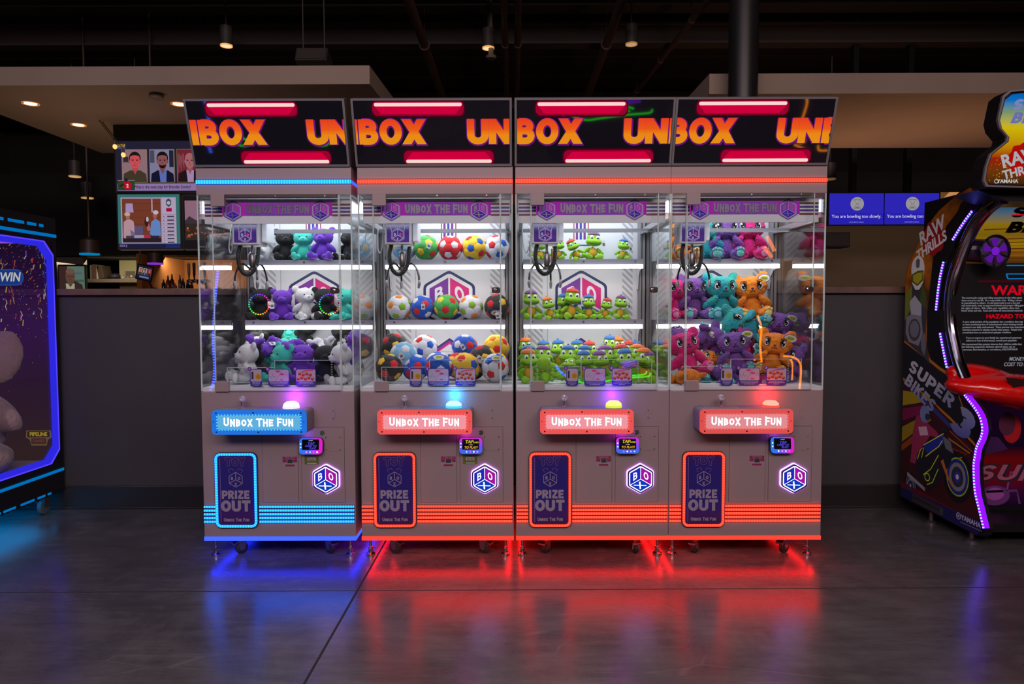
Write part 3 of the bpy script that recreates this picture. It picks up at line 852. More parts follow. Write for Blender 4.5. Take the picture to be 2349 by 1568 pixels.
b = MB(); b.ball((-5.845, 6.74, 1.830), .03, pbr('white_ball', (200, 196, 180), .4), 16); b.tube([(-5.873, 6.725, 1.815), (-5.845, 6.708, 1.832), (-5.818, 6.725, 1.85)], .004, pbr('navy_dome', (50, 44, 66), .4), 6); tag(b.build('ornament', smooth=True), 'small striped white ball on the bar shelf', 'ornament')
t = empty('picture_frame', (-5.74, 6.76, 1.80), 'framed picture at the right end of the bar shelf', 'picture frame')
b = MB(front(-5.81, 6.74, 1.80) @ Matrix.Scale(.48, 4)); b.ring(rect(0, .36, 0, .27), rect(.025, .335, .025, .245), -.02, .012, pbr('frame_grey', (150, 144, 128), .6)); b.build('frame', t)
b = MB(front(-5.81, 6.74, 1.80) @ Matrix.Scale(.48, 4)); b.plate(rect(.02, .34, .02, .25), -.015, 0, pbr('photo_dark', (88, 76, 62), .5)); b.plate(circ(.2, .09, .035, 14), 0, .001, pbr('photo_pale', (200, 196, 170), .5)); b.plate(rect(.05, .12, .03, .10), 0, .001, pbr('photo_mid', (130, 110, 84), .5)); b.build('photo', t); rehome(t)

# --- back counter, tablet, bottles and beer taps
b = MB(); b.box(-6.6, -3.2, 4.95, 5.6, 0, 1.555, pbr('back_bar_dark', (40, 34, 32), .6)); b.box(-6.62, -3.2, 4.92, 5.62, 1.555, 1.59, wood); tag(b.build('back_counter'), 'back bar counter behind the long wooden ledge', 'counter')
t = empty('tablet', (-4.57, 4.98, 1.59), 'tilted tablet on a black stand in front of the bar shelf', 'tablet')
M = Matrix.Translation((-4.57, 4.95, 1.80)) @ Matrix.Rotation(R(13), 4, 'Y') @ front() @ Matrix.Scale(.78, 4)
b = MB(M); b.plate(rrect(-.13, .13, -.125, .125, .012), -.02, 0, bezel); b.build('housing', t)
P = Pic(0, 0, 0, .0025); P.M = M @ Matrix.Translation((-.115, -.105, .0005))
P.r(0, 92, 0, 84, (30, 28, 50)); portrait(P, 8, 28, 22, 42, (190, 84, 80), (40, 24, 24), (70, 60, 46), (180, 150, 130)); portrait(P, 36, 28, 24, 42, (150, 90, 84), (30, 20, 22), (30, 40, 90), (160, 150, 150), open_collar=(96, 116, 190)); portrait(P, 66, 28, 22, 42, (180, 110, 110), (90, 60, 60), (40, 30, 30), (150, 50, 60), bald=True)
P.r(20, 80, 8, 19, (110, 120, 170)); P.build('picture', t)
b = MB(); b.cyl((-4.57, 4.985, 1.80), (-4.52, 5.03, 1.61), .012, bezel, n=8); b.lathe([(.08, 1.59), (.08, 1.605), (.02, 1.62)], bezel, Matrix.Translation((-4.52, 5.06, 0)), 18); b.build('stand', t); rehome(t)
b = MB(); b.cyl((-4.63, 4.97, 1.93), (-4.63, 4.97, 4.7), .012, bezel, n=8); tag(b.build('hanging_rod'), 'thin black rod coming down behind the tablet', 'rod')
random.seed(11)
BT = [(-4.42, .25, .032, (70, 40, 26), 'squat dark bottle, first on the left of the back counter'), (-4.33, .34, .034, (150, 70, 34), 'amber bottle with a spout on the back counter'), (-4.25, .37, .032, (120, 60, 34), 'tallest amber bottle on the back counter'), (-4.20, .16, .036, (190, 110, 70), 'short copper bottle in front of the amber ones'), (-4.09, .36, .028, (120, 104, 84), 'slim clear bottle with a spout on the back counter'), (-4.03, .28, .03, (80, 64, 50), 'smoky bottle right of the slim clear one'), (-3.93, .19, .035, (60, 36, 26), 'low dark jar before the beer taps'), (-3.86, .16, .03, (74, 50, 34), 'small dark bottle beside the beer taps')]
for x, h, r, c, l in BT:
    h *= .52; r *= .75; x = -4.36 + (x + 4.42) * .62
    t = empty('bottle', (x, 5.0, 1.59), l, 'bottle', 'bottles on the back counter')
    b = MB(); b.lathe([(r, 1.59), (r, 1.59 + h * .58), (r * .4, 1.59 + h * .74), (r * .36, 1.59 + h * .92), (0.001, 1.59 + h * .92)], pbr('bottle_%d_%d_%d' % c, c, .12, coat=.4), Matrix.Translation((x, 5.0, 0)), 16); autosmooth(b.build('bottle_body', t))
    b = MB(); b.lathe([(r * .42, 1.59 + h * .90), (r * .3, 1.59 + h)], pbr('pour_spout', (150, 130, 110), .3, .8), Matrix.Translation((x, 5.0, 0)), 12); b.build('pour_spout', t); rehome(t)
t = empty('beer_tower', (-3.98, 5.1, 1.59), 'chrome beer tower with four tap handles behind the ledge', 'beer taps')
chrome = pbr('chrome', (205, 200, 205), .16, 1.0)
b = MB(); b.box(-4.10, -3.84, 5.06, 5.16, 1.68, 1.72, chrome); b.cyl((-4.06, 5.11, 1.59), (-4.06, 5.11, 1.69), .016, chrome); b.cyl((-3.88, 5.11, 1.59), (-3.88, 5.11, 1.69), .016, chrome); b.build('tower', t, bevel=.006)
for k, (c, h) in enumerate((((190, 170, 140), .26), ((50, 50, 90), .27), ((170, 90, 50), .24), ((60, 40, 36), .28))):
    x = -4.07 + k * .066; h *= .72
    b = MB(); b.lathe([(.008, 1.72), (.010, 1.75), (.016, 1.78), (.019, 1.72 + h), (.011, 1.735 + h)], pbr('tap_%d' % k, c, .4), Matrix.Translation((x, 5.06, 0)), 12); o = autosmooth(b.build('tap_handle', t))
    b = MB(); b.cyl((x, 5.07, 1.70), (x, 5.0, 1.695), .009, chrome, n=8); b.cyl((x, 5.0, 1.70), (x, 4.995, 1.655), .007, chrome, n=8); b.build('spout', t)
rehome(t)

# ================================================================ CLAW MACHINES
MW = .818; MD = .74
paint = pbr('machine_paint', (146, 127, 130), .46)
paint_dk = pbr('machine_seam', (40, 34, 38), .6)
alu = pbr('brushed_aluminium', (150, 146, 150), .38, .6)
white_in = pbr('interior_white', (214, 214, 220), .55)
white_pl = pbr('white_plastic', (212, 210, 216), .45)
steel = pbr('bright_steel', (190, 188, 192), .22, 1.0)
rubber = pbr('black_rubber', (32, 31, 33), .5)
GL = glass()
GLS = glass('side_glass', (.96, .975, .975), .045, .95, 3.6)
ACR = glass('clear_acrylic', (.955, .965, .97), .055, .9)
edge = pbr('glass_edge', (190, 206, 204), .2)
tube_white = emi((255, 252, 246), 9.5, 'shelf_lamp_white')
cable_blk = pbr('coil_black', (26, 26, 28), .4)
PURP, PINK, NAVY = (118, 44, 150), (206, 22, 118), (36, 40, 96)


def hexpts(r, cx=0, cy=0, k=1.0):
    return [(cx + r * k * math.cos(R(90 + 60 * i)), cy + r * math.sin(R(90 + 60 * i))) for i in range(6)]


def hexround(r, rad=.12):
    """pointed-top hexagon with eased corners"""
    P = hexpts(r); o = []
    for i in range(6):
        a, b, c = Vector(P[i - 1]), Vector(P[i]), Vector(P[(i + 1) % 6])
        p, q = b.lerp(a, rad), b.lerp(c, rad)
        for k in range(5):
            t = k / 4
            o.append(tuple(p * (1 - t) ** 2 + b * 2 * t * (1 - t) + q * t * t))
    return o


def cube_logo(M, r, cl, cr, cb, letter, outline, rim, parent, name, lw=.2, thick=.0, e=.045, k=.80):
    """the isometric cube mark with the letters B, O and X on its three faces"""
    b = MB(M)
    if rim is not None:
        b.plate(hexround(r), -thick, 0, rim)
    if outline is not None:
        b.plate(hexround(r * .90), 0, .0006, outline)
    o = b.build(name, parent)
    f = MB(M); q = r * k
    c30, s30 = math.cos(R(30)), .5
    # the mark shows two walls above (B and O) and a floor below (X)
    faces = ((Vector((-c30 * q, -s30 * q)) + Vector((0, 0)), Vector((c30 * q, s30 * q)), Vector((0, q)), cl, 'B'),
             (Vector((0, 0)), Vector((c30 * q, -s30 * q)), Vector((0, q)), cr, 'O'),
             (Vector((-c30 * q, -s30 * q)), Vector((c30 * q, s30 * q)), Vector((c30 * q, -s30 * q)), cb, 'X'))
    for org, a, c, m, ch in faces:
        def fm(x, y, org=org, a=a, c=c):
            p = org + a * x + c * y; return (p.x, p.y)
        if m is not None:
            f.plate([fm(e, e), fm(1 - e, e), fm(1 - e, 1 - e), fm(e, 1 - e)], .0006, .0012, m)
        gw, paths = GLYPH[ch]
        s = .62
        if ch == 'X':
            strokes(f, [[(-.05, -.05), (.85, .95)], [(-.05, .95), (.85, -.05)]], lw, .0012, .0018, letter, lambda x, y: fm(.22 + (x) * .62, .20 + y * .62))
        else:
            strokes(f, paths, lw, .0012, .0018, letter, lambda x, y: fm(.5 + (x - gw / 2) * s * .95, .19 + y * s))
    f.build(name + '_letters', o)
    return o


def outline_hex(f, r, w, d0, d1, mat):
    f.ring(hexpts(r), hexpts(r - w), d0, d1, mat)
    for a in (90, 210, 330):
        f.strip([(0, 0), ((r - w) * math.cos(R(a)), (r - w) * math.sin(R(a)))], w, d0, d1, mat)


def claw_machine(x0, label, lc, dots, glow, rim, pad, btn, btn_glow, reader_flip, seed, sticker, shift, face_x):
    """one crane cabinet; lc..glow are its LED colours"""
    rnd = random.Random(seed)
    t = empty('claw_machine', (x0 + MW / 2, .37, 0), label, 'claw machine', 'row of claw machines')
    X = lambda a: x0 + a
    LED = led('led_%d_%d_%d' % lc, lc, dots, 5.6, 6.0, .0140)
    # ---- lower cabinet
    b = MB(); b.box(X(0), X(MW), 0, MD, .12, .905, paint); b.build('lower_cabinet', t, bevel=.004)
    b = MB(); b.box(X(.006), X(MW - .006), .006, MD - .006, .098, .121, paint_dk); o = b.build('base_plinth', t)
    G = emi(rim, 1.5)
    b = MB(); b.box(X(0), X(MW), -.003, .012, .099, .120, G); b.box(X(0), X(.012), .012, MD, .099, .120, G); b.box(X(MW - .012), X(MW), .012, MD, .099, .120, G); b.build('base_light_strip', t)
    b = MB(); GD = emi(glow, 16.0)
    b.box(X(.02), X(MW - .02), .02, .035, .094, .099, GD); b.box(X(.02), X(.035), .035, MD - .03, .094, .099, GD); b.box(X(MW - .035), X(MW - .02), .035, MD - .03, .094, .099, GD); b.build('underside_light_strip', t)
    for (fx, fy) in ((.034, .062), (.772, .062), (.034, .66), (.772, .66)):
        b = MB(Matrix.Translation((X(fx), fy, 0))); b.lathe([(.024, 0), (.024, .008), (.014, .014), (.013, .028), (.0075, .03), (.0075, .1)], steel, n=18); b.lathe([(.014, .034), (.014, .044)], steel, n=6); autosmooth(b.build('levelling_foot', t))
    for k, (fx, fy) in enumerate(((.165, .085), (.655, .085), (.165, .64), (.655, .64))):
        a = rnd.uniform(-70, 70)
        M = Matrix.Translation((X(fx), fy, 0)) @ Matrix.Rotation(R(a), 4, 'Z')
        b = MB(M); b.box(-.028, .028, -.026, .026, .088, .095, steel); b.lathe([(.022, .074), (.022, .088)], steel, n=14)
        for s in (-1, 1):
            b.M = M @ Matrix(((0, 0, 1, s * .016), (1, 0, 0, 0), (0, 1, 0, 0), (0, 0, 0, 1)))
            b.plate([(-.012, .022), (.012, .022), (.026, .076), (-.020, .076)], -.0015, .0015, steel)
        b.M = M @ Matrix(((0, 0, 1, 0), (1, 0, 0, 0), (0, 1, 0, 0), (0, 0, 0, 1)))
        b.plate([(-.044, .052), (-.024, .066), (-.020, .076), (-.048, .064)], -.02, .02, steel)
        o = b.build('caster', t, bevel=.001)
        b = MB(M @ Matrix.Rotation(R(90), 4, 'Y')); b.M = M @ Matrix.Translation((-.0125, 0, .033)) @ Matrix.Rotation(R(90), 4, 'Y')
        b.lathe([(.026, 0), (.033, .003), (.033, .022), (.026, .025)], rubber, n=24); b.lathe([(.014, -.002), (.014, .027)], steel, n=16); autosmooth(b.build('wheel', o))
    # ---- stripes of light across the lower front
    b = MB(front(X(0), -.001, 0))
    b.plate(rect(.003, .066, .196, .292), 0, .002, paint_dk); b.plate(rect(.300, MW - .006, .196, .292), 0, .002, paint_dk); b.build('stripe_backing', t)
    for k in range(5):
        z = .2035 + k * .0202
        for a, c in ((.004, .064), (.302, MW - .008)):
            b = MB(front(X(0), -.003, 0)); b.strip([(a, z), (c, z)], .0105, 0, .005, LED); b.build('light_stripe', t)
    # ---- prize door
    px0, px1, pz0, pz1 = .068, .297, .172, .580
    pd = MB(front(X(0), -.002, 0)); pd.plate(rrect(px0, px1, pz0, pz1, .032), 0, .012, pbr('door_rim_dark', (24, 22, 30), .4)); door = pd.build('prize_door', t, bevel=.002)
    b = MB(front(X(0), -.002, 0)); b.ring(rrect(px0 + .004, px1 - .004, pz0 + .004, pz1 - .004, .029), rrect(px0 + .016, px1 - .016, pz0 + .016, pz1 - .016, .018), .012, .017, LED); b.build('door_light_border', door)
    film = door_film
    b = MB(front(X(0), -.002, 0)); b.plate(rrect(px0 + .020, px1 - .020, pz0 + .020, pz1 - .020, .012), .012, .014, film); b.plate(rect(px0 + .030, px0 + .033, pz0 + .03, pz1 - .03), .014, .0145, pbr('film_fold', (120, 100, 150), .2)) ; b.build('door_panel', door)
    lt = pbr('door_print', (150, 134, 160), .4)
    ol = pbr('door_outline', (112, 84, 142), .4)
    M = front(X(0), -.0162, 0); cx = (px0 + px1) / 2
    for s_, zz, hh, ww, sx_, sm in (('PRIZE', .158, .046, .26, .98, 1.0), ('OUT', .090, .060, .27, 1.06, 1.0), ('UNBOX THE FUN', .036, .0185, .24, .84, .82)):
        b = MB(M); word(b, s_, cx, pz0 + zz, hh, lt, w=ww, sx=sx_, align='C', small=sm); b.build('door_lettering', door)
    b = MB(M); word(b, 'TOY', cx, pz0 + .338, .042, ol, w=.34, d1=.0004, sx=1.0, align='C', round_ends=True); word(b, 'TOY', cx, pz0 + .338, .042, film, w=.24, d0=.0004, d1=.0007, sx=1.0, align='C', round_ends=True)
    b.M = front(X(cx), -.0162, pz0 + .262); outline_hex(b, .042, .0035, 0, .0005, lt)
    for s in (-1, 1):
        b.strip([(s * .030, .036), (s * .040, .052), (s * .018, .060), (s * .010, .048)], .003, 0, .0005, ol)
    for ch, ox, oy in (('B', -.026, -.002), ('O', .010, -.002), ('X', -.008, -.034)):
        word(b, ch, ox, oy, .018, lt, w=.2, d1=.0005)
    b.build('door_emblem', door)
    # ---- service doors with locks
    for nm, a0, a1, c0, c1, lx in (('service_door', .322, .513, .306, .735, .412), ('service_door', .532, .761, .306, .712, .645)):
        b = MB(front(X(0), 0, 0)); b.plate(rect(a0 - .0016, a1 + .0016, c0 - .0016, c1 + .0016), -.002, .0004, paint_dk); b.plate(rect(a0, a1, c0, c1), 0, .0012, paint); o = b.build(nm, t)
        lk = MB(front(X(lx), -.0012, .682 if lx > .5 else .690)); lk.lathe([(.012, 0), (.012, .004), (.010, .006)], steel, n=20); lk.plate(rect(-.0012, .0012, -.005, .005), .006, .0064, rubber); autosmooth(lk.build('door_lock', o))
    scr = MB(front(X(0), -.0012, 0))
    scr.plate(rrect(.655, .748, .584, .668, .006), 0, .0015, paint); o = scr.build('cover_plate', t, bevel=.0006)
    b = MB(front(X(0), -.0027, 0))
    for sx in (.664, .739):
        for sz in (.593, .659):
            b = MB(front(X(0), -.0027, 0)); b.plate(circ(sx, sz, .0032, 10), 0, .0022, steel); b.build('plate_screw', o)
    b = MB(front(X(0), 0, 0)); b.plate(rrect(.694, .716, .752, .808, .005), -.001, .0016, paint); b.plate(circ(.705, .76, .003, 10), .0016, .003, steel); b.plate(circ(.705, .80, .003, 10), .0016, .003, steel); b.build('blanking_plate', t)
    # ---- stickers
    mg = pbr('label_magenta', (130, 30, 84), .5)
    b = MB(front(X(0), -.0014, 0)); b.plate(rect(.430, .508, .540, .554), 0, .0004, mg); b.plate(rect(.430, .508, .500, .5385), 0, .0003, pbr('label_grey', (150, 130, 140), .5)); b.plate(rect(.430, .452, .524, .5385), .0003, .0006, mg); b.plate(rect(.456, .484, .519, .5385), .0003, .0006, pbr('label_dark', (44, 50, 50), .5)); b.plate(rect(.487, .508, .524, .5385), .0003, .0006, mg); b.plate(rect(.444, .494, .502, .512), .0003, .0006, mg); o = b.build('rating_label', t)
    text('label_text', 'TYPE TWO', .011, front(X(.469), -.002, .547), pbr('label_print', (190, 120, 160), .5), o, .01)
    if sticker:
        b = MB(front(X(0), -.0014, 0)); b.plate(rect(.548, .624, .513, .552), 0, .0004, pbr('label_green', (92, 100, 44), .5)); b.plate(rect(.563, .608, .533, .549), .0004, .0007, pbr('label_pale', (178, 176, 160), .5)); b.plate(rect(.562, .612, .516, .521), .0004, .0007, pbr('label_pale', (178, 176, 160), .5)); o = b.build('maker_label', t)
        text('label_text', 'Sayde', .015, front(X(.585), -.0024, .541), pbr('label_dark', (44, 50, 50), .5), o, .01)
    # ---- illuminated cube sign
    hx = .664
    b = MB(front(X(hx), -.001, .434)); b.ring(hexround(.0835), hexround(.078), 0, .006, emi((196, 120, 255), 7.0)); b.build('sign_halo', t)
    cube_logo(front(X(hx), -.0195, .434), .0785, emi((34, 44, 190), .9), emi((170, 18, 170), .9), emi((16, 60, 196), .9), emi((244, 244, 255), 1.5), emi((238, 236, 255), 2.2), pbr('sign_navy', (22, 32, 90), .4), t, 'cube_sign', .15, .0185, .025, .845)
    # ---- control box
    a0, a1 = face_x; c0, c1 = .698, .825
    prof = rrect(a0, a1, c0, c1, .022)
    b = MB(front(X(0), 0, 0)); b.plate(prof, -.001, .132, pbr('control_box_grey', (130, 122, 136), .42)); box = b.build('control_box', t, bevel=.0015)
    b = MB(front(X(0), -.132, 0)); b.plate(prof, 0, .009, emi(pad[0], pad[3])); b.plate(rrect(a0 + .030, a1 - .030, c0 + .024, c1 - .024, .012), .009, .0094, emi(pad[1], 1.0)); fp = b.build('lit_face', box)
    b = MB(front(X(0), -.1414, 0)); b.ring(rrect(a0 + .024, a1 - .024, c0 + .021, c1 - .021, .014), rrect(a0 + .031, a1 - .031, c0 + .027, c1 - .027, .010), 0, .0006, led('pad_led_%d_%d_%d' % pad[2], pad[0], pad[2], 1.0, 1.15, .016)); b.build('face_light_dots', fp)
    b = MB(front(X(0), -.1424, 0)); word(b, 'UNBOX THE FUN', (a0 + a1) / 2, .7435, .040, emi((255, 250, 255), 1.4), w=.20, sx=.94, align='C', small=.84, round_ends=True, gap=.13); b.build('face_lettering', fp)
    b = MB(front(X(0), -.141, 0))
    for sx, sz in ((.024, .112), (.215, .114), (a1 - a0 - .026, .112), (.024, .014), (.24, .013), (a1 - a0 - .026, .014)):
        b.plate(circ(a0 + sx, c0 + sz, .0042, 12), 0, .003, rubber)
    for sx in (.009, a1 - a0 - .012):
        b.plate(circ(a0 + sx, c0 + .066, .0026, 10), 0, .002, rubber)
    b.build('face_screws', fp)
    b = MB(); b.box(X(a0 + .03), X(a1 - .03), -.120, -.012, .8248, .8262, pbr('control_top', (128, 124, 140), .4)); b.box(X(a0 + .22), X(a0 + .34), -.10, -.02, .8262, .8268, pbr('control_top2', (108, 108, 150), .4)); b.build('control_top_plate', box)
    jx = a0 + .130
    b = MB(Matrix.Translation((X(jx), -.066, .826))); b.lathe([(.016, 0), (.016, .004), (.008, .007)], pbr('stick_collar', (150, 110, 130), .3), n=16); b.cyl((0, 0, .004), (0, 0, .032), .0055, steel); o = autosmooth(b.build('joystick', box))
    b = MB(); b.ball((X(jx), -.066, .873), .0175, pbr('faceted_clear', (205, 200, 215), .08, coat=1, var=.55, vscale=95), 16); b.build('joystick_knob', o)
    bx = a0 + .388
    b = MB(Matrix.Translation((X(bx), -.068, .826))); b.lathe([(.043, 0), (.043, .010), (.040, .012)], emi(btn[1], 1.5), n=24); o = b.build('play_button', box)
    b = MB(Matrix.Translation((X(bx), -.068, .838))); b.lathe([(.041, 0), (.040, .009), (.026, .021), (.018, .021)], emi(btn[0], 1.7), n=12); b.build('button_dome', o)
    d = bpy.data.lights.new('button_light', 'POINT'); d.energy = .9; d.color = lin(btn_glow)[:3]; d.shadow_soft_size = .02
    l = bpy.data.objects.new('button_light', d); COL.objects.link(l); l.location = (X(bx), -.035, .885)
    # ---- card reader
    rx = .592
    Mr = Matrix.Translation((X(rx), -.012, .615)) @ Matrix.Rotation(R(-6), 4, 'X') @ front()
    b = MB(Mr); b.plate(rrect(-.062, .062, -.044, .044, .022), -.01, .018, pbr('reader_black', (22, 22, 28), .35)); rd = b.build('card_reader', t, bevel=.003)
    b = MB(Mr); b.plate(rrect(-.061, .061, -.043, .043, .020), .018, .024, reader_mat[reader_flip]); b.build('reader_lit_frame', rd, bevel=.002)
    b = MB(Mr); b.plate(rrect(-.046, .044, -.020, .036, .004), .024, .0255, emi((14, 12, 34) if reader_flip else (10, 10, 12), .9)); s_ = b.build('reader_screen', rd)
    if seed in (2, 3):
        text('screen_text', 'TAP', .024, Mr @ Matrix.Translation((-.010, .021, .0262)), emi((226, 196, 40)), s_, .02, shear=.25)
        text('screen_text', 'CARD', .011, Mr @ Matrix.Translation((.026, .018, .0262)), emi((226, 196, 40)), s_, .02, shear=.25)
        text('screen_text', 'to start', .007, Mr @ Matrix.Translation((0, .006, .0262)), emi((200, 200, 210)), s_, .01)
        text('screen_text', 'TO PLAY!', .0165, Mr @ Matrix.Translation((0, -.009, .0262)), emi((236, 170, 30)), s_, .02, shear=.25)
    else:
        text('screen_text', 'to start', .007, Mr @ Matrix.Translation((0, .030, .0262)), emi((200, 200, 210)), s_, .01)
        text('screen_text', 'TAP', .020, Mr @ Matrix.Translation((0, .013, .0262)), emi((84, 70, 214)), s_, .02, shear=.25)
        text('screen_text', 'CARD TO', .014, Mr @ Matrix.Translation((0, .001, .0262)), emi((84, 70, 214)), s_, .02, shear=.25)
        text('screen_text', 'PLAY!', .014, Mr @ Matrix.Translation((.01, -.011, .0262)), emi((84, 70, 214)), s_, .02, shear=.25)
    b = MB(Mr)
    for k in range(4):
        b.plate(circ(-.022 + k * .019, -.031, .0045, 12), .024, .0255, emi(((255, 210, 250), (255, 120, 230), (120, 210, 255), (255, 60, 210))[(k + seed) % 4], 1.5))
    for k in range(2):
        b.plate(circ(-.053, .012 - k * .018, .004, 12), .024, .0255, emi((200, 230, 255), 1.3))
    b.build('reader_keys', rd)
    d = bpy.data.lights.new('reader_light', 'POINT'); d.energy = .16; d.shadow_soft_size = .03
    d.color = ((.35, .15, 1), (1, .06, .75), (.9, .05, 1), (.55, .1, 1))[seed - 1]
    l = bpy.data.objects.new('reader_light', d); COL.objects.link(l); l.location = (X(rx - .03), -.035, .678)
    # ---- glass compartment: back, floor, posts, panes
    b = MB(); b.box(X(.004), X(MW - .004), .705, MD, .905, 1.945, white_in); back = b.build('back_panel', t)
    b = MB(front(X(0), .7045, 0))
    for a, c in ((.080, .172), (.674, .738)):
        b.plate(rect(a, c, .95, 1.90), 0, .0006, hatch)
        b.plate(rect(c + .028, c + .034, .95, 1.90), 0, .0006, pbr('back_line', (176, 174, 184), .6))
    b.build('hatch_print', back)
    b = MB(front(X(0), .7045, 0))
    for k, (c, w) in enumerate((((150, 30, 60), .006), ((104, 40, 130), .014), ((44, 52, 150), .014), ((104, 40, 130), .014), ((150, 30, 60), .006))):
        xx = (.366, .381, .405, .429, .456)[k]; b.plate(rect(xx, xx + w, 1.775, 1.91), 0, .0006, pbr('stripe_%d_%d_%d' % c, c, .5))
    b.plate(rect(.345, .50, 1.735, 1.742), 0, .0006, pbr('stripe_44_52_150', (44, 52, 150), .5))
    b.build('stripe_print', back)
    b = MB(front(X(.415), .7045, 1.075))
    for rr, c in ((.115, NAVY), (.098, PURP), (.080, PINK), (.062, None)):
        b.plate([(-rr * 1.05, 0), (rr * 1.05, 0), (0, rr * .72)], (.115 - rr) * .02, (.115 - rr) * .02 + .0005, pbr('logo_%d' % int(rr * 1000), c, .5) if c else white_in)
    for k in range(3):
        b.plate(rect(-.06 + k * .05, -.04 + k * .05, -.075, -.02), 0, .0006, pbr('stripe_44_52_150', (44, 52, 150), .5))
    b.build('roof_print', back)
    cube_logo(front(X(.415), .7035, 1.398), .188, pbr('logo_purple', PURP, .5), pbr('logo_pink', PINK, .5), pbr('logo_blue', (44, 60, 150), .5), pbr('logo_white', (222, 222, 228), .5), pbr('logo_white', (222, 222, 228), .5), pbr('logo_navy', NAVY, .5), back, 'cube_print', .2, .001)
    b = MB(); b.box(X(.006), X(MW - .006), .006, .705, .905, .926, white_in); b.build('prize_floor', t)
    b = MB(); b.box(X(.07), X(MW - .06), .012, .022, .926, .936, white_pl); b.build('floor_light_lip', t)
    for a in (.010, MW - .046):
        b = MB(); b.box(X(a), X(a + .036), .655, .705, .926, 1.945, alu); b.box(X(a + .012), X(a + .018), .652, .656, .926, 1.945, rubber); b.build('rear_post', t, bevel=.002)
    for a in (.001, MW - .007):
        b = MB(); b.box(X(a), X(a + .006), .010, .70, .907, 1.944, GLS)
        o = b.build('side_glass', t); e = MB(); e.box(X(a), X(a + .006), .002, .010, .907, 1.944, edge); e.build('side_glass_edge', o)
    b = MB(); b.box(X(.008), X(.078), .002, .008, .907, 1.944, GL); o = b.build('fixed_glass', t)
    e = MB(); e.box(X(.078), X(.082), .002, .008, .907, 1.944, edge); e.build('glass_edge_line', o)
    b = MB(); b.box(X(.086), X(.748), -.008, -.002, .909, 1.942, GL); dg_ = b.build('door_glass', t)
    e = MB(); e.box(X(.083), X(.086), -.008, -.002, .909, 1.942, edge); e.box(X(.748), X(.752), -.008, -.002, .909, 1.942, edge); e.box(X(.086), X(.748), -.0085, -.002, .907, .911, alu); e.build('glass_edge_line', dg_)
    b = MB(); b.box(X(.756), X(MW - .008), .002, .008, .907, 1.944, GL); o = b.build('fixed_glass', t)
    e = MB(); e.box(X(.752), X(.756), .002, .008, .907, 1.944, edge); e.build('glass_edge_line', o)
    for z0, z1 in ((.905, .958), (1.884, 1.946)):
        b = MB(); b.box(X(.080), X(.152), -.013, .012, z0, z1, paint); b.build('glass_hinge', dg_, bevel=.002)
    b = MB(front(X(0), -.008, 0)); b.plate(rrect(.705, .750, 1.424, 1.455, .010), 0, .006, pbr('lock_plate', (70, 58, 60), .35, .6)); o = b.build('glass_lock', dg_, bevel=.001)
    b = MB(front(X(.722), -.014, 1.440)); b.lathe([(.009, 0), (.009, .003), (.006, .004)], steel, n=16); b.plate(rect(-.001, .001, -.004, .004), .004, .0045, rubber); b.build('lock_barrel', o)
    b = MB(); b.box(X(.10), X(.74), -.006, .02, 1.930, 1.946, pbr('top_rail', (60, 52, 54), .4)); o = b.build('top_rail', t)
    b = MB(front(X(0), -.006, 0))
    for xx in (.14, .42, .68):
        b.plate(circ(xx, 1.937, .004, 10), 0, .002, steel)
    b.build('rail_screws', o)
    # ---- shelves
    for z in (1.632, 1.271):
        b = MB(); b.box(X(.047), X(MW - .047), .515, .704, z - .006, z, pbr('shelf_clear_grey', (170, 170, 180), .35)); b.box(X(.047), X(MW - .047), .508, .515, z - .026, z + .006, pbr('shelf_lip', (150, 148, 162), .35)); sh = b.build('shelf', t)
        b = MB(); b.box(X(.050), X(MW - .050), .504, .534, z - .050, z - .027, tube_white); b.build('shelf_lamp', sh, bevel=.003)
        b = MB(front(X(0), .508, 0))
        for xx in (.10, .41, .72):
            b.plate(circ(xx, z - .008, .006, 12), 0, .004, steel)
        b.build('shelf_bolts', sh)
        for xx in (.052, MW - .056):
            b = MB(Matrix(((0, 0, 1, X(xx)), (1, 0, 0, 0), (0, 1, 0, 0), (0, 0, 0, 1)))); b.plate([(.54, z - .007), (.70, z - .007), (.70, z - .17), (.66, z - .17), (.645, z - .10), (.60, z - .06), (.54, z - .05)], 0, .004, white_pl); b.build('shelf_bracket', sh)
    b = MB(); b.box(X(.05), X(MW - .05), .080, .128, 1.813, 1.820, emi((240, 246, 255), 9, 'ceiling_strip_white')); b.box(X(.05), X(MW - .05), .074, .134, 1.8202, 1.830, alu); b.build('board_fill_strip', t)  # hidden strip added behind the board to light the toys' fronts
    b = MB(); b.box(X(.05), X(MW - .05), .22, .66, 1.934, 1.944, emi((240, 246, 255), 4.6, 'fill_panel_white')); b.build('ceiling_fill_panel', t)  # hidden glowing panel added to light the compartment from above
    # ---- header board behind the glass
    b = MB(front(X(0), .060, 0)); b.plate(rect(.016, MW - .016, 1.800, 1.930), -.012, 0, pbr('board_silver', (226, 232, 240), .4, bump=.25, bscale=320)); hb = b.build('header_board', t)
    b = MB(front(X(0), .060, 0))
    for k in range(4):
        z = 1.838 + k * .019
        for a, c in ((.018, .112), (.700, MW - .018)):
            b.plate(rect(a, c, z, z + .011), 0, .0008, pbr('board_stripe_%d' % k, ((128, 44, 60), (84, 54, 140), (60, 50, 140), (110, 50, 70))[k], .4))
    b.build('board_stripes', hb)
    b = MB(front(X(0), .0592, 0)); b.plate(rect(.112, .700, 1.842, 1.912), 0, .0008, board_glow); b.build('board_band', hb)
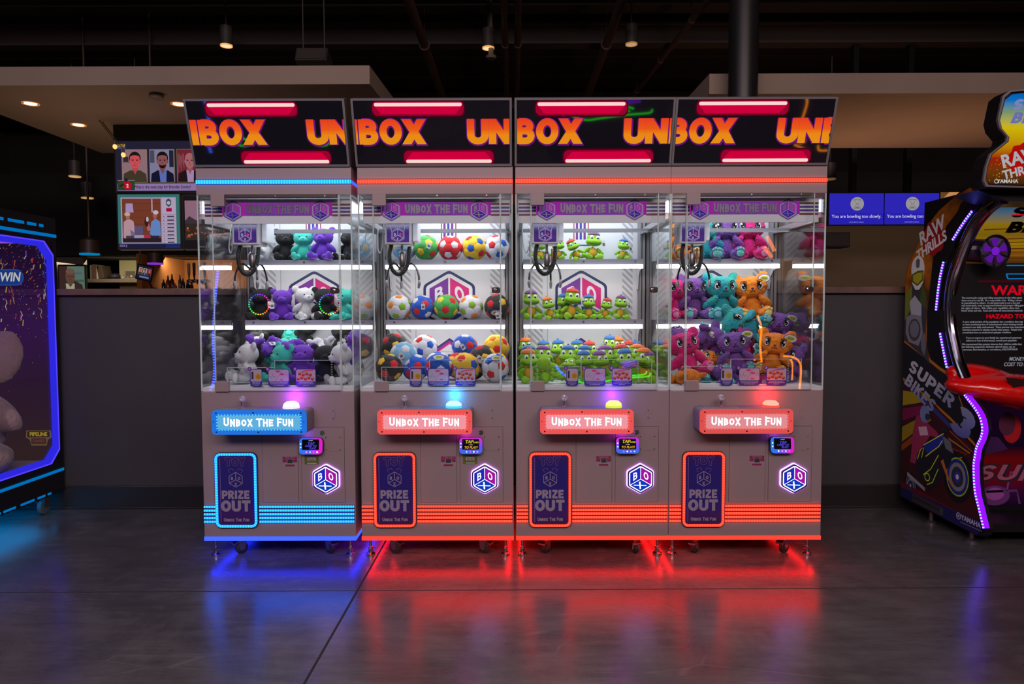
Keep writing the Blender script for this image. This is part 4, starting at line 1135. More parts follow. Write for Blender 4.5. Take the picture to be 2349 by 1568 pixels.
    b = MB(front(X(0), .0584, 0)); word(b, 'UNBOX THE FUN', .411, 1.853, .045, pbr('board_shadow_letters', (92, 74, 170), .3), w=.36, d1=.0006, sx=.76, align='C', small=.9, gap=.12, round_ends=True); word(b, 'UNBOX THE FUN', .411, 1.855, .045, pbr('board_letters', (150, 132, 158), .25, .4), w=.24, d0=.0006, d1=.0012, sx=.76, align='C', small=.9, gap=.12, round_ends=True); b.build('board_lettering', hb)
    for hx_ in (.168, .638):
        cube_logo(front(X(hx_), .0578, 1.868), .057, emi((140, 60, 178), .6), emi((182, 60, 190), .6), emi((62, 44, 178), .6), pbr('board_letters', (190, 172, 198), .3), pbr('bl_line', (190, 160, 220), .3), pbr('bl_rim', (110, 92, 170), .3), hb, 'board_cube', .2, .001)  # cube faces given a glow of their own to brighten them
    # ---- claw carriage
    cx = .178 + shift
    cg = MB(); cg.box(X(.02), X(MW - .02), .385, .405, 1.786, 1.806, alu); cg.box(X(.02), X(.04), .08, .70, 1.80, 1.83, alu); cg.box(X(MW - .04), X(MW - .02), .08, .70, 1.80, 1.83, alu); gan = cg.build('claw_gantry', t)
    b = MB(); b.box(X(.10), X(MW - .05), .380, .386, 1.783, 1.789, emi((190, 194, 210), .55)); b.build('gantry_lights', gan)
    b = MB(); b.box(X(cx - .074), X(cx + .074), .20, .34, 1.700, 1.86, pbr('claw_housing_grey', (150, 142, 150), .45)); b.box(X(cx + .074), X(cx + .105), .24, .37, 1.72, 1.85, white_pl); b.build('claw_housing', gan, bevel=.006)
    b = MB(front(X(cx), .199, 1.78)); b.plate(rect(-.062, .062, -.066, .07), 0, .0012, film)
    ln = pbr('claw_print', (160, 140, 176), .4); b.M = front(X(cx), .1975, 1.752); outline_hex(b, .036, .003, 0, .0006, ln); b.ring(hexpts(.042), hexpts(.040), 0, .0006, ln)
    for s in (-1, 1):
        b.strip([(s * .034, .022), (s * .040, .050), (s * .026, .066), (s * .024, .092)], .003, 0, .0006, ln)
        b.strip([(s * .012, .040), (s * .016, .060), (s * .012, .092)], .002, 0, .0006, ln)
    word(b, 'B', -.022, -.004, .016, ln, w=.2, d1=.0006); word(b, 'O', .008, -.004, .016, pbr('claw_red', (220, 40, 90), .4), w=.2, d1=.0006); word(b, 'X', -.007, -.028, .014, ln, w=.2, d1=.0006)
    b.build('claw_housing_print', gan)
    hx0, hy, hz = X(cx + .012), .27, 1.60
    b = MB(Matrix.Translation((hx0, hy, 0))); b.lathe([(.008, 1.62), (.008, 1.70)], steel, n=12); b.lathe([(.018, 1.585), (.020, 1.60), (.020, 1.645), (.012, 1.66)], pbr('claw_metal', (120, 112, 112), .3, .9), n=18); b.lathe([(.024, 1.562), (.024, 1.575), (.012, 1.585)], pbr('claw_metal', (120, 112, 112), .3, .9), n=12); b.cyl((.03, 0, 1.60), (.03, 0, 1.68), .005, pbr('rod_orange', (190, 110, 50), .4)); hub = autosmooth(b.build('claw_hub', gan))
    a0_ = rnd.uniform(0, 120)
    for k in range(3):
        a = R(a0_ + 120 * k); dx, dy = math.cos(a), math.sin(a) * .8
        pts = spline([(hx0 + dx * r, hy + dy * r, z) for r, z in ((.020, 1.575), (.055, 1.600), (.085, 1.575), (.102, 1.53), (.104, 1.50))], 5)
        b = MB(); b.tube(pts, .0058, pbr('finger_steel', (74, 72, 76), .3, .8), 7); o = autosmooth(b.build('claw_finger', hub))
        b = MB(); b.tube([(hx0 + dx * .104, hy + dy * .104, 1.505), (hx0 + dx * .106, hy + dy * .106, 1.485), (hx0 + dx * .100, hy + dy * .100, 1.458)], [.0055, .0095, .006], pbr('finger_tip', (150, 150, 156), .3, .6), 10); autosmooth(b.build('finger_tip', o))
    cc = spline([(hx0 - .055, .24, 1.70), (hx0 - .066, .23, 1.64), (hx0 - .050, .225, 1.565), (hx0 - .012, .222, 1.535), (hx0 + .026, .225, 1.565), (hx0 + .044, .23, 1.63), (hx0 + .046, .24, 1.69)], 8)
    hel = []
    ln_ = [0]
    for p, q in zip(cc, cc[1:]):
        ln_.append(ln_[-1] + (Vector(q) - Vector(p)).length)
    nt_ = 64
    for k in range(nt_ * 8 + 1):
        s_l = ln_[-1] * k / (nt_ * 8)
        i = max(j for j in range(len(ln_)) if ln_[j] <= s_l + 1e-9); i = min(i, len(cc) - 2)
        p, q = Vector(cc[i]), Vector(cc[i + 1]); c = p.lerp(q, (s_l - ln_[i]) / max(ln_[i + 1] - ln_[i], 1e-9)); tt = (q - p).normalized(); n1 = Vector((0, 1, 0)); n1 = (n1 - tt * n1.dot(tt)).normalized(); n2 = tt.cross(n1); g = 2 * PI * k / 8
        hel.append(c + (n1 * math.cos(g) + n2 * math.sin(g)) * .0095)
    b = MB(); b.tube(hel, .0032, cable_blk, 5); b.build('coiled_cable', hub, smooth=True)
    b = MB(); b.tube(spline([(hx0 - .075, .30, 1.78), (hx0 - .095, .29, 1.70), (hx0 - .085, .27, 1.62), (hx0 - .040, .25, 1.55)], 6), .0045, pbr('grey_cable', (110, 106, 104), .4), 7); b.tube(spline([(X(.04), .34, 1.80), (X(.045), .30, 1.70), (X(.062), .28, 1.66), (X(.08), .26, 1.70), (X(.09), .24, 1.80)], 6), .0035, pbr('pale_cable', (180, 180, 186), .4), 7); b.build('claw_cables', gan, smooth=True)
    # ---- clear chute guards with rows of holes, and the instruction cards
    b = MB(); b.box(X(.36), X(MW - .075), .110, .114, .927, 1.062, ACR); b.box(X(.36), X(.364), .114, .30, .927, 1.062, ACR); g1 = b.build('chute_guard', t)
    e = MB(); e.box(X(.36), X(MW - .075), .1095, .1145, 1.062, 1.0645, edge); e.box(X(.357), X(.360), .109, .115, .927, 1.064, edge); e.box(X(MW - .075), X(MW - .0725), .109, .115, .927, 1.064, edge); e.build('guard_edge', g1)
    b = MB(); b.box(X(.095), X(.36), .120, .124, .940, 1.022, ACR); g2 = b.build('chute_guard', t)
    e = MB(); e.box(X(.095), X(.36), .1195, .1245, 1.022, 1.0243, edge); e.box(X(.093), X(.0955), .1195, .1245, .940, 1.024, edge); e.box(X(.095), X(.36), .1195, .1245, .939, .941, edge); e.build('guard_edge', g2)
    b = MB(front(X(0), .109, 0))
    hxs = .672
    for k in range(9):
        b.ring(circ(hxs, .945 + k * .0135, .004, 10), circ(hxs, .945 + k * .0135, .0026, 10), 0, .0008, edge)
    b.build('guard_holes', g1)
    b = MB(front(X(0), .119, 0))
    for k in range(6):
        b.ring(circ(.118, .948 + k * .0125, .004, 10), circ(.118, .948 + k * .0125, .0026, 10), 0, .0008, edge)
    b.build('guard_holes', g2)
    for n_, (a, c) in enumerate(((.268, .332), (.364, .476), (.510, .618))):
        M = front(X(0), -.0086, 0)
        b = MB(M); b.plate(rrect(a, c, .935, 1.026, .008, 4), 0, .0006, pbr('card_blue', (52, 40, 140), .4)); cd = b.build('instruction_card', dg_)
        b = MB(M); b.plate(rrect(a + .003, c - .003, .959, 1.023, .006, 4), .0006, .001, pbr('card_lilac', (168, 152, 176), .4))
        if n_ == 0:
            b.plate(rect(a + .008, a + .018, .972, 1.012), .001, .0014, rubber); b.plate(circ(a + .042, .986, .017, 18), .001, .0014, pbr('coin_gold', (190, 150, 40), .4)); b.plate(circ(a + .044, .985, .0125, 18), .0014, .0018, pbr('coin_gold2', (160, 122, 30), .4))
        elif n_ == 1:
            k_ = pbr('card_ink', (90, 70, 100), .5); pk = pbr('card_pink', (190, 40, 110), .5)
            b.strip([(a + .040, .962), (a + .076, 1.021)], .0012, .001, .0013, k_); b.plate(circ(a + .052, 1.013, .013, 16, .0055), .001, .0014, pk); b.plate(circ(a + .074, .998, .013, 16, .0055), .001, .0014, pk)
            for ox, oz in ((.024, .975), (.098, .982)):
                b.strip([(a + ox - .008, oz), (a + ox - .006, oz + .009), (a + ox, oz + .014), (a + ox + .006, oz + .009), (a + ox + .008, oz)], .0012, .001, .0013, k_); b.strip([(a + ox, oz + .014), (a + ox, oz + .026)], .0012, .001, .0013, k_)
            b.strip([(a + .008, .985), (a + .014, .985)], .0018, .001, .0013, k_); b.strip([(a + .034, .985), (a + .040, .985)], .0018, .001, .0013, k_); b.plate(circ(a + .072, .968, .011, 12, .003), .001, .0014, pk)
        else:
            for q in range(9):
                xx = a + .014 + (q % 5) * .019 + (q // 5) * .008; zz = .972 + (q // 5) * .022 + (q % 2) * .006
                b.plate(circ(xx, zz, .009, 10), .001 + q * .0001, .0012 + q * .0001, pbr('card_red', (150, 36, 44), .5)); b.plate(circ(xx, zz + .007, .0055, 10), .0012 + q * .0001, .0014 + q * .0001, pbr('card_amber', (196, 120, 40), .5))
            b.strip([(a + .030, 1.008), (a + .055, 1.016), (a + .095, 1.019)], .006, .001, .0013, pbr('card_pink', (190, 40, 110), .5))
        b.build('card_picture', cd)
        tx = (('INSERT CARD TO', 'AND MOVE CLAW', 'TO START'), ('USE THE JOYSTICK TO MOVE THE CLAW', 'THE BUTTON DROPS IT, THE BUTTON', 'OR THE TIMER DROPS IT'), ('WIN THE PRIZE IN THE CHUTE', 'AND TAKE IT FROM THE PRIZE DOOR', 'GOOD LUCK'))[n_]
        for q, s_ in enumerate(tx):
            text('card_text', s_, .0052, front(X((a + c) / 2), -.0096, .953 - q * .0068), pbr('card_text_white', (200, 196, 220), .5), cd, .01)
        b = MB(M); b.plate(circ(a - .002, 1.026, .0115, 18), .001, .0018, pbr('card_blue', (52, 40, 140), .4)); b.plate(circ(a - .002, 1.026, .009, 18), .0018, .0022, pbr('card_violet', (130, 60, 160), .4)); b.build('card_number_disc', cd)
        text('card_number', str(n_ + 1), .015, front(X(a - .002), -.0110, 1.026), pbr('card_text_white', (200, 196, 220), .5), cd, .02)
    # ---- header band with its strip of light
    b = MB(); b.box(X(0), X(MW), 0, MD, 1.945, 2.088, paint); b.box(X(0), X(MW), -.001, .01, 2.022, 2.026, paint_dk); b.box(X(0), X(MW), -.001, .01, 1.997, 2.000, paint_dk); b.build('header_box', t, bevel=.003)
    b = MB(front(X(0), -.0005, 0)); b.strip([(0.002, 2.011), (MW - .002, 2.011)], .0205, 0, .006, LED); b.build('header_light_strip', t)
    for s in (0, 1):
        xa = X(0) - .0005 if s == 0 else X(MW) - .003
        b = MB(); b.box(xa, xa + .0035, .0, MD, 2.002, 2.020, G); b.build('side_light_strip', t)
    # ---- leaning display
    u = Vector((0, -.11, .318)).normalized(); H_ = .337
    Ms = Matrix(((1, 0, 0, X(0)), (0, u.y, -u.z, -.006), (0, u.z, u.y, 2.088), (0, 0, 0, 1)))
    b = MB(Ms); b.ring(rect(-.003, MW - .004, 0, H_), rect(.008, MW - .015, .012, H_ - .010), -.05, .004, alu); b.plate(rect(-.003, MW - .004, 0, H_), -.055, -.045, paint); b.M = Matrix(); b.box(X(.03), X(MW - .03), .03, .20, 2.088, 2.30, paint); dsp = b.build('display_housing', t)
    b = MB(Ms); b.plate(rect(.006, MW - .013, .010, H_ - .008), -.045, .001, screen_glass('display_black', (20, 15, 24), .55)); sc = b.build('display_screen', dsp)
    # letters of the running word, cut off where the screen ends
    Lm = .125; base = .112
    st = letter_shift[seed]
    seq = [('N', -.122, .114), ('B', 0, .096), ('O', .106, .114), ('X', .224, .118), ('U', .557, .110), ('N', .669, .114), ('B', .791, .096)]

    def lay(mb, w, d0, d1, mat, part):
        for ch, k, lw_ in part:
            gw, paths = GLYPH[ch]; ox = st + k; sx = lw_ / gw
            g = (w - .27) / 2
            if ch == 'X':
                for e, P in enumerate(([(-.03 - g, 0 - g), (.30 + g, 0 - g), (.85 + g, 1 + g), (.54 - g, 1 + g)], [(.52 - g, 0 - g), (.85 + g, 0 - g), (.30 + g, 1 + g), (-.03 - g, 1 + g)])):
                    mb.plate([(ox + x * sx, base + y * Lm) for x, y in P], d0 + e * 3e-5, d1 + e * 3e-5, mat)
            else:
                strokes(mb, paths, w, d0, d1, mat, lambda x, y: (ox + x * sx, base + y * Lm), False)
    for part in (seq[:4], seq[4:]):
        o = None
        for nm, w, d0, d1, mat in (('display_lettering', .27, .0018, .0022, letter_ramp), ('letter_outline', .36, .0012, .0016, emi((112, 20, 120), .9))):
            q = MB(Ms)
            if o:
                q.M = Ms @ Matrix.Translation((.002, -.003, 0))
            lay(q, w, d0, d1, mat, part)
            me = q.mesh(nm)
            bm = bmesh.new(); bm.from_mesh(me)
            for xx, sgn in ((X(.010), -1), (X(MW - .017), 1)):
                bmesh.ops.bisect_plane(bm, geom=bm.verts[:] + bm.edges[:] + bm.faces[:], plane_co=(xx, 0, 0), plane_no=(sgn, 0, 0), clear_outer=True)
            bm.to_mesh(me); bm.free()
            o2 = bpy.data.objects.new(nm, me); COL.objects.link(o2); o2.parent = sc
            o = o2
    for top in (0, 1):
        a, c = ((.114, .560), (.262, .708))[1 - top]
        sgn = -1 if top else 1
        z = (H_ - .030) if top else .026
        b = MB(Ms)
        b.plate(rrect(a - .016, c + .016, min(z - sgn * .020, z + sgn * .062), max(z - sgn * .020, z + sgn * .062), .030), .0011, .0014, emi((70, 2, 24), 1.0))
        b.plate(rrect(a - .010, c + .010, min(z - sgn * .015, z + sgn * .054), max(z - sgn * .015, z + sgn * .054), .026), .0014, .0017, emi((150, 2, 44), 1.0))
        b.plate([(a - .004, z - sgn * .010), (c + .004, z - sgn * .010), (c - .004, z + sgn * .012), (c - .034, z + sgn * .046), (a + .034, z + sgn * .046), (a + .004, z + sgn * .012)], .0017, .0020, emi((206, 0, 60), 1.0))
        b.plate(rrect(a, c, z - .0085, z + .0085, .008), .0020, .0023, emi((250, 214, 206), 1.0)); b.build('display_light_bar', sc)
    rehome(t)
    return t


# colours and prints the four machines share
door_film = ramp_emi('door_film', [(0, (66, 30, 92)), (.12, (70, 34, 110)), (.3, (44, 36, 124)), (.8, (46, 34, 122)), (1, (62, 34, 104))], 2, .2, .57, glow=False, rough=.18)
letter_ramp = ramp_emi('display_letter_ramp', [(0, (230, 146, 24)), (.35, (240, 140, 20)), (.55, (238, 92, 24)), (1, (232, 52, 34))], 2, 2.19, 2.32, .95)
board_glow = ramp_emi('board_band_glow', [(0, (190, 40, 190)), (.14, (214, 26, 200)), (.3, (160, 70, 190)), (.7, (160, 70, 190)), (.9, (206, 30, 196)), (1, (190, 40, 190))], 0, -.3, .3, .55)  # emission added so the band looks backlit
reader_mat = [ramp_emi('reader_frame_a', [(0, (40, 120, 240)), (.4, (90, 90, 240)), (.75, (214, 40, 214)), (1, (226, 30, 190))], 0, .13, .25, 1.0), ramp_emi('reader_frame_b', [(0, (40, 110, 230)), (.45, (110, 80, 230)), (1, (220, 40, 210))], 2, .575, .66, 1.0)]
hatch, _nt, _o = newmat('hatch_print')
_b = N(_nt, 'ShaderNodeBsdfPrincipled', i_Roughness=.6); _tc = N(_nt, 'ShaderNodeTexCoord'); _w = N(_nt, 'ShaderNodeTexWave', wave_type='BANDS', bands_direction='DIAGONAL', i_Scale=16.0)
_mp = N(_nt, 'ShaderNodeMapping'); _mp.inputs['Scale'].default_value = (1, 0, 1); _nt.links.new(_tc.outputs['Object'], _mp.inputs[0]); _nt.links.new(_mp.outputs[0], _w.inputs['Vector'])
_g = N(_nt, 'ShaderNodeMath', operation='GREATER_THAN', i_1=.5); _nt.links.new(_w.outputs[0], _g.inputs[0]); _mx = N(_nt, 'ShaderNodeMix', data_type='RGBA'); _nt.links.new(_g.outputs[0], _mx.inputs[0])
_mx.inputs[6].default_value = lin((216, 216, 222)); _mx.inputs[7].default_value = lin((168, 168, 174)); _nt.links.new(_mx.outputs[2], _b.inputs['Base Color']); _nt.links.new(_b.outputs[0], _o.inputs[0])
letter_shift = {1: .052, 2: .027, 3: .002, 4: -.030}

BLUE = ((10, 90, 255), (36, 108, 255), (20, 40, 255), (62, 92, 255))
RED = ((255, 34, 22), (255, 45, 31), (255, 22, 24), (255, 60, 46))
claw_machine(-1.671, 'leftmost claw machine, glowing blue and filled with teddy bears', *BLUE, ((36, 116, 226), (96, 176, 222), (90, 214, 255), .95), ((255, 246, 238), (230, 200, 255)), (170, 30, 255), 0, 1, 2, 0.0, (.115, .602))
claw_machine(-.822, 'red-lit claw machine filled with plush footballs', *RED, ((236, 84, 84), (240, 150, 160), (255, 110, 100), 1.0), ((170, 236, 255), (60, 190, 255)), (20, 170, 255), 1, 2, 1, 0.0, (.118, .606))
claw_machine(.009, 'red-lit claw machine filled with lime-green plush toys', *RED, ((236, 84, 84), (240, 150, 160), (255, 110, 100), 1.0), ((240, 230, 120), (190, 200, 60)), (120, 20, 255), 1, 3, 0, -.012, (.124, .605))
claw_machine(.828, 'rightmost claw machine, red-lit and filled with furry big-eyed plush animals', *RED, ((226, 82, 80), (226, 140, 146), (240, 104, 90), .95), ((255, 150, 130), (255, 70, 60)), (255, 16, 30), 0, 4, 0, -.01, (.126, .604))

# ================================================================ PLUSH TOYS
def fuse(name, blobs, voxel, smooth=4, fuzz=0.0, seed=0):
    """one continuous surface out of overlapping ellipsoids (centre, radii, euler)"""
    mb = MB()
    for c, r, e in blobs:
        mb.ball(c, r, None, 20, Euler([R(a) for a in e]).to_matrix())
    mb.mats = []
    me = mb.mesh(name)
    o = bpy.data.objects.new(name, me); COL.objects.link(o)
    m = o.modifiers.new('r', 'REMESH'); m.mode = 'VOXEL'; m.voxel_size = voxel
    s = o.modifiers.new('s', 'SMOOTH'); s.iterations = smooth; s.factor = .5
    bpy.context.view_layer.update()
    out = bpy.data.meshes.new_from_object(o.evaluated_get(bpy.context.evaluated_depsgraph_get()))
    bpy.data.objects.remove(o)
    if fuzz:
        for v in out.vertices:
            v.co += v.normal * fuzz * (noise.noise(v.co * 38) + .6 * noise.noise(v.co * 80))
    out.materials.clear(); out.materials.append(None)
    out.polygons.foreach_set('use_smooth', [True] * len(out.polygons)); out.name = name
    return out


def one(name, fn, smooth=True):
    b = MB(); fn(b); return b.mesh(name, smooth)


blackeye = pbr('bead_black', (14, 14, 16), .12, coat=.6)
eyewhite = pbr('eye_white', (226, 226, 226), .25)
tagw = pbr('tag_card', (206, 204, 208), .6)
TAG = one('hang_tag', lambda b: (b.plate(rrect(-.07, .07, -.21, 0, .02, 3), -.004, .004, tagw), b.plate(rect(-.045, .045, -.16, -.08), .004, .006, pbr('tag_print', (90, 90, 100), .6)), b.tube([(0, 0, 0), (0, .02, 0), (.01, .07, -.03)], .005, tagw, 5)), False)
OVAL = one('oval_tag', lambda b: (b.plate(circ(0, 0, .17, 24, .105), -.004, .004, pbr('tag_violet', (110, 84, 156), .5)), b.plate(circ(0, 0, .145, 24, .083), .004, .006, pbr('tag_pale', (206, 206, 214), .5)), b.plate(circ(0, 0, .115, 24, .062), .006, .008, pbr('tag_olive', (158, 172, 50), .5)), b.plate(circ(-.03, .005, .03, 12, .03), .008, .009, pbr('tag_ochre', (120, 104, 36), .5)), b.plate(rect(.0, .075, -.02, .02), .008, .009, pbr('tag_ochre', (120, 104, 36), .5))), False)

# a seated plush bear, one unit high, facing -y
BEAR = fuse('bear_body', [
    ((0, .02, .26), (.235, .20, .27), (0, 0, 0)), ((0, .01, .44), (.17, .15, .14), (0, 0, 0)),
    ((0, -.02, .70), (.305, .25, .25), (0, 0, 0)), ((0, -.215, .64), (.145, .12, .105), (0, 0, 0)),
    ((-.26, .02, .89), (.11, .06, .115), (0, -20, 0)), ((.26, .02, .89), (.11, .06, .115), (0, 20, 0)),
    ((-.27, -.08, .36), (.085, .085, .18), (25, 42, 0)), ((.27, -.08, .36), (.085, .085, .18), (25, -42, 0)),
    ((-.20, -.22, .105), (.10, .22, .10), (0, 0, 28)), ((.20, -.22, .105), (.10, .22, .10), (0, 0, -28)),
    ((-.27, -.37, .13), (.105, .075, .13), (0, 0, 28)), ((.27, -.37, .13), (.105, .075, .13), (0, 0, -28))], .019, 3)
BEYE = {s: one('eye', lambda b: b.ball((s * .108, -.252, .745), (.022, .014, .024), blackeye, 10)) for s in (-1, 1)}
BNOSE = one('nose', lambda b: b.ball((0, -.330, .680), (.038, .018, .026), None, 10))

# a seated furry animal with a big flat head
FURRY = fuse('furry_body', [
    ((0, .03, .25), (.20, .17, .25), (0, 0, 0)), ((0, -.02, .66), (.345, .21, .215), (0, 0, 0)), ((0, -.03, .57), (.30, .20, .15), (0, 0, 0)), ((0, -.19, .60), (.10, .06, .07), (0, 0, 0)),
    ((-.275, .02, .84), (.115, .055, .125), (0, -32, 0)), ((.275, .02, .84), (.115, .055, .125), (0, 32, 0)),
    ((-.26, -.09, .33), (.085, .08, .20), (28, 46, 0)), ((.26, -.09, .33), (.085, .08, .20), (28, -46, 0)),
    ((-.17, -.20, .10), (.10, .22, .095), (0, 0, 20)), ((.17, -.20, .10), (.10, .22, .095), (0, 0, -20)),
    ((-.22, -.35, .12), (.115, .075, .13), (0, 0, 18)), ((.22, -.35, .12), (.115, .075, .13), (0, 0, -18))], .0175, 2, .013)


def f_eye(s):
    def fn(b):
        M = Matrix.Translation((s * .155, -.200, .675)) @ Matrix.Rotation(R(s * 22), 4, 'Z') @ Matrix.Rotation(R(90), 4, 'X')
        b.M = M
        b.plate(circ(0, 0, .062, 22, .088), -.01, .006, pbr('eye_rim', (26, 16, 24), .3)); b.plate(circ(s * .004, -.004, .052, 22, .074), .006, .010, eyewhite); b.plate(circ(-s * .004, .004, .044, 20, .064), .010, .013, pbr('iris', (48, 60, 70), .15, coat=.5)); b.plate(circ(-s * .004, .012, .034, 18, .048), .013, .015, blackeye); b.plate(circ(s * .012, .032, .016, 14, .020), .015, .017, eyewhite); b.plate(circ(-s * .016, -.022, .009, 10), .015, .017, eyewhite)
        b.M = M; b.strip([(-.065, .078), (-.03, .106), (.03, .106), (.065, .078)], .014, .0, .010, pbr('eye_rim', (26, 16, 24), .3))
    return fn


FEYE = {s: one('eye', f_eye(s), False) for s in (-1, 1)}
FNOSE = one('nose', lambda b: (b.ball((0, -.252, .625), (.026, .014, .018), pbr('nose_plum', (70, 30, 60), .4), 10), b.tube([(-.05, -.245, .565), (0, -.252, .575), (.05, -.245, .565)], .006, pbr('nose_plum', (70, 30, 60), .4), 5), b.tube([(0, -.255, .612), (0, -.254, .577)], .005, pbr('nose_plum', (70, 30, 60), .4), 5)))


def f_pad(s):
    def fn(b):
        for c, r in (((s * .235, -.425, .105), (.075, .025, .07)), ((s * .19, -.42, .185), (.028, .022, .03)), ((s * .245, -.435, .20), (.028, .022, .03)), ((s * .295, -.42, .175), (.028, .022, .03))):
            b.ball(c, r, None, 12)
    return fn


FPAD = {s: one('foot_pad', f_pad(s)) for s in (-1, 1)}

# a plain green plush toy: wide smiling head, round belly, knitted headwear
FROG = fuse('toy_body', [
    ((0, .03, .22), (.165, .14, .21), (0, 0, 0)), ((0, .0, .70), (.225, .20, .215), (0, 0, 0)), ((0, -.07, .585), (.27, .22, .135), (0, 0, 0)),
    ((-.215, -.03, .31), (.062, .062, .13), (10, 48, 0)), ((.215, -.03, .31), (.062, .062, .13), (10, -48, 0)), ((-.30, -.05, .235), (.062, .06, .062), (0, 0, 0)), ((.30, -.05, .235), (.062, .06, .062), (0, 0, 0)),
    ((-.14, -.16, .085), (.085, .18, .08), (0, 0, 25)), ((.14, -.16, .085), (.085, .18, .08), (0, 0, -25)), ((-.20, -.30, .10), (.105, .08, .11), (0, 0, 25)), ((.20, -.30, .10), (.105, .08, .11), (0, 0, -25))], .0175, 3)
VEST = one('belly', lambda b: b.ball((0, -.012, .24), (.140, .142, .175), pbr('belly_yellow', (214, 160, 40), .8), 18))
MOUTH = one('mouth', lambda b: b.tube(spline([(-.235, -.155, .60), (-.15, -.255, .535), (0, -.296, .515), (.15, -.255, .535), (.235, -.155, .60)], 5), .0085, pbr('mouth_dark', (50, 60, 24), .7), 5))
CAP = one('headwear', lambda b: (b.lathe([(.192, .815), (.205, .825), (.204, .848), (.188, .86)], None, None, 26, False), b.ball((0, 0, .845), (.19, .175, .095), None, 22), b.ball((0, 0, .945), .038, None, 12)))


def g_eye(s):
    def fn(b):
        b.ball((s * .100, -.190, .715), (.064, .036, .074), eyewhite, 14)
        b.ball((s * .094, -.214, .706), (.033, .017, .042), blackeye, 12); b.ball((s * .084, -.229, .722), (.011, .006, .013), eyewhite, 8)
    return fn


GEYE = {s: one('eye', g_eye(s)) for s in (-1, 1)}

def ball_mesh():
    """plush football of 12 five-sided and 20 six-sided padded patches; slots: main, patch, patch"""
    bm = bmesh.new(); bmesh.ops.create_icosphere(bm, subdivisions=1, radius=1)
    V = [v.co.normalized() for v in bm.verts]; T = [[v.index for v in f.verts] for f in bm.faces]; bm.free()
    faces = []; cut = lambda a, b: (V[a] * 2 + V[b]) / 3
    for t in T:
        h = []
        for k in range(3):
            a, b = t[k], t[(k + 1) % 3]; h += [cut(a, b), cut(b, a)]
        faces.append((0, h))
    for i in range(12):
        nb = sorted({j for t in T if i in t for j in t if j != i})
        n = V[i]; e1 = (V[nb[0]] - n * V[nb[0]].dot(n)).normalized(); e2 = n.cross(e1)
        nb.sort(key=lambda j: math.atan2(V[j].dot(e2), V[j].dot(e1)))
        faces.append((1 + (i * 7 % 12) % 2, [cut(i, j) for j in nb]))
    mb = MB(); mats = [('a',), ('b',), ('c',)]; mb.mats = list(mats); n = 5
    for slot, P in faces:
        c = sum(P, Vector()) / len(P)
        for k in range(len(P)):
            a, b = P[k], P[(k + 1) % len(P)]; idx = {}; vs = []
            for i in range(n + 1):
                for j in range(n + 1 - i):
                    u, v = i / n, j / n; w = 1 - u - v
                    p = (a * u + b * v + c * w).normalized() * (.945 + .055 * math.sqrt(max(w, 0) * (1.7 - .7 * w)))
                    idx[i, j] = len(vs); vs.append(p)
            fs = []
            for i in range(n):
                for j in range(n - i):
                    fs.append((idx[i, j], idx[i + 1, j], idx[i, j + 1]))
                    if i + j < n - 1:
                        fs.append((idx[i + 1, j], idx[i + 1, j + 1], idx[i, j + 1]))
            mb.add(vs, fs, mats[slot])
    mb.mats = [None] * 3
    return mb.mesh('football_skin', True, weld=True)


FOOTBALL = ball_mesh()
PLUSH = {'white': (206, 206, 210), 'black': (20, 20, 24), 'teal': (52, 190, 172), 'purple': (108, 44, 190)}
FUR = {'orange': ((252, 150, 10), (236, 118, 0)), 'teal': ((8, 158, 186), (30, 168, 150)), 'purple': ((136, 66, 168), (104, 76, 158)), 'magenta': ((244, 0, 140), (214, 0, 112))}
PAD = {'orange': (226, 196, 120), 'teal': (120, 196, 206), 'purple': (110, 196, 186), 'magenta': (222, 130, 170)}
BALLC = {'light blue': (122, 176, 214), 'white': (216, 216, 222), 'yellow': (238, 190, 36), 'green': (64, 164, 72), 'red': (206, 18, 32), 'blue': (16, 84, 190), 'lime': (124, 172, 40), 'orange': (232, 130, 24), 'black': (34, 33, 36)}
CAPC = {'blue': (36, 104, 176), 'purple': (120, 60, 142), 'orange': (226, 112, 30), 'red': (196, 44, 30), 'none': (150, 190, 20)}


def dress(o, *mats):
    for k, m in enumerate(mats):
        s = o.material_slots[k]; s.link = 'OBJECT'; s.material = m


def kid(name, me, parent, *mats, M=None, label=None):
    o = bpy.data.objects.new(name, me); COL.objects.link(o); o.parent = parent
    if M:
        o.matrix_local = M
    if mats:
        dress(o, *mats)
    if label:
        o['label'] = label
    return o


def plush(name, me, x, y, z, s, rot, label, cat, group, *mats):
    o = bpy.data.objects.new(name, me); COL.objects.link(o)
    o.location = (x, y, z); o.rotation_euler = [R(a) for a in rot]; o.scale = (s, s, s)
    dress(o, *mats)
    return tag(o, label, cat, group)


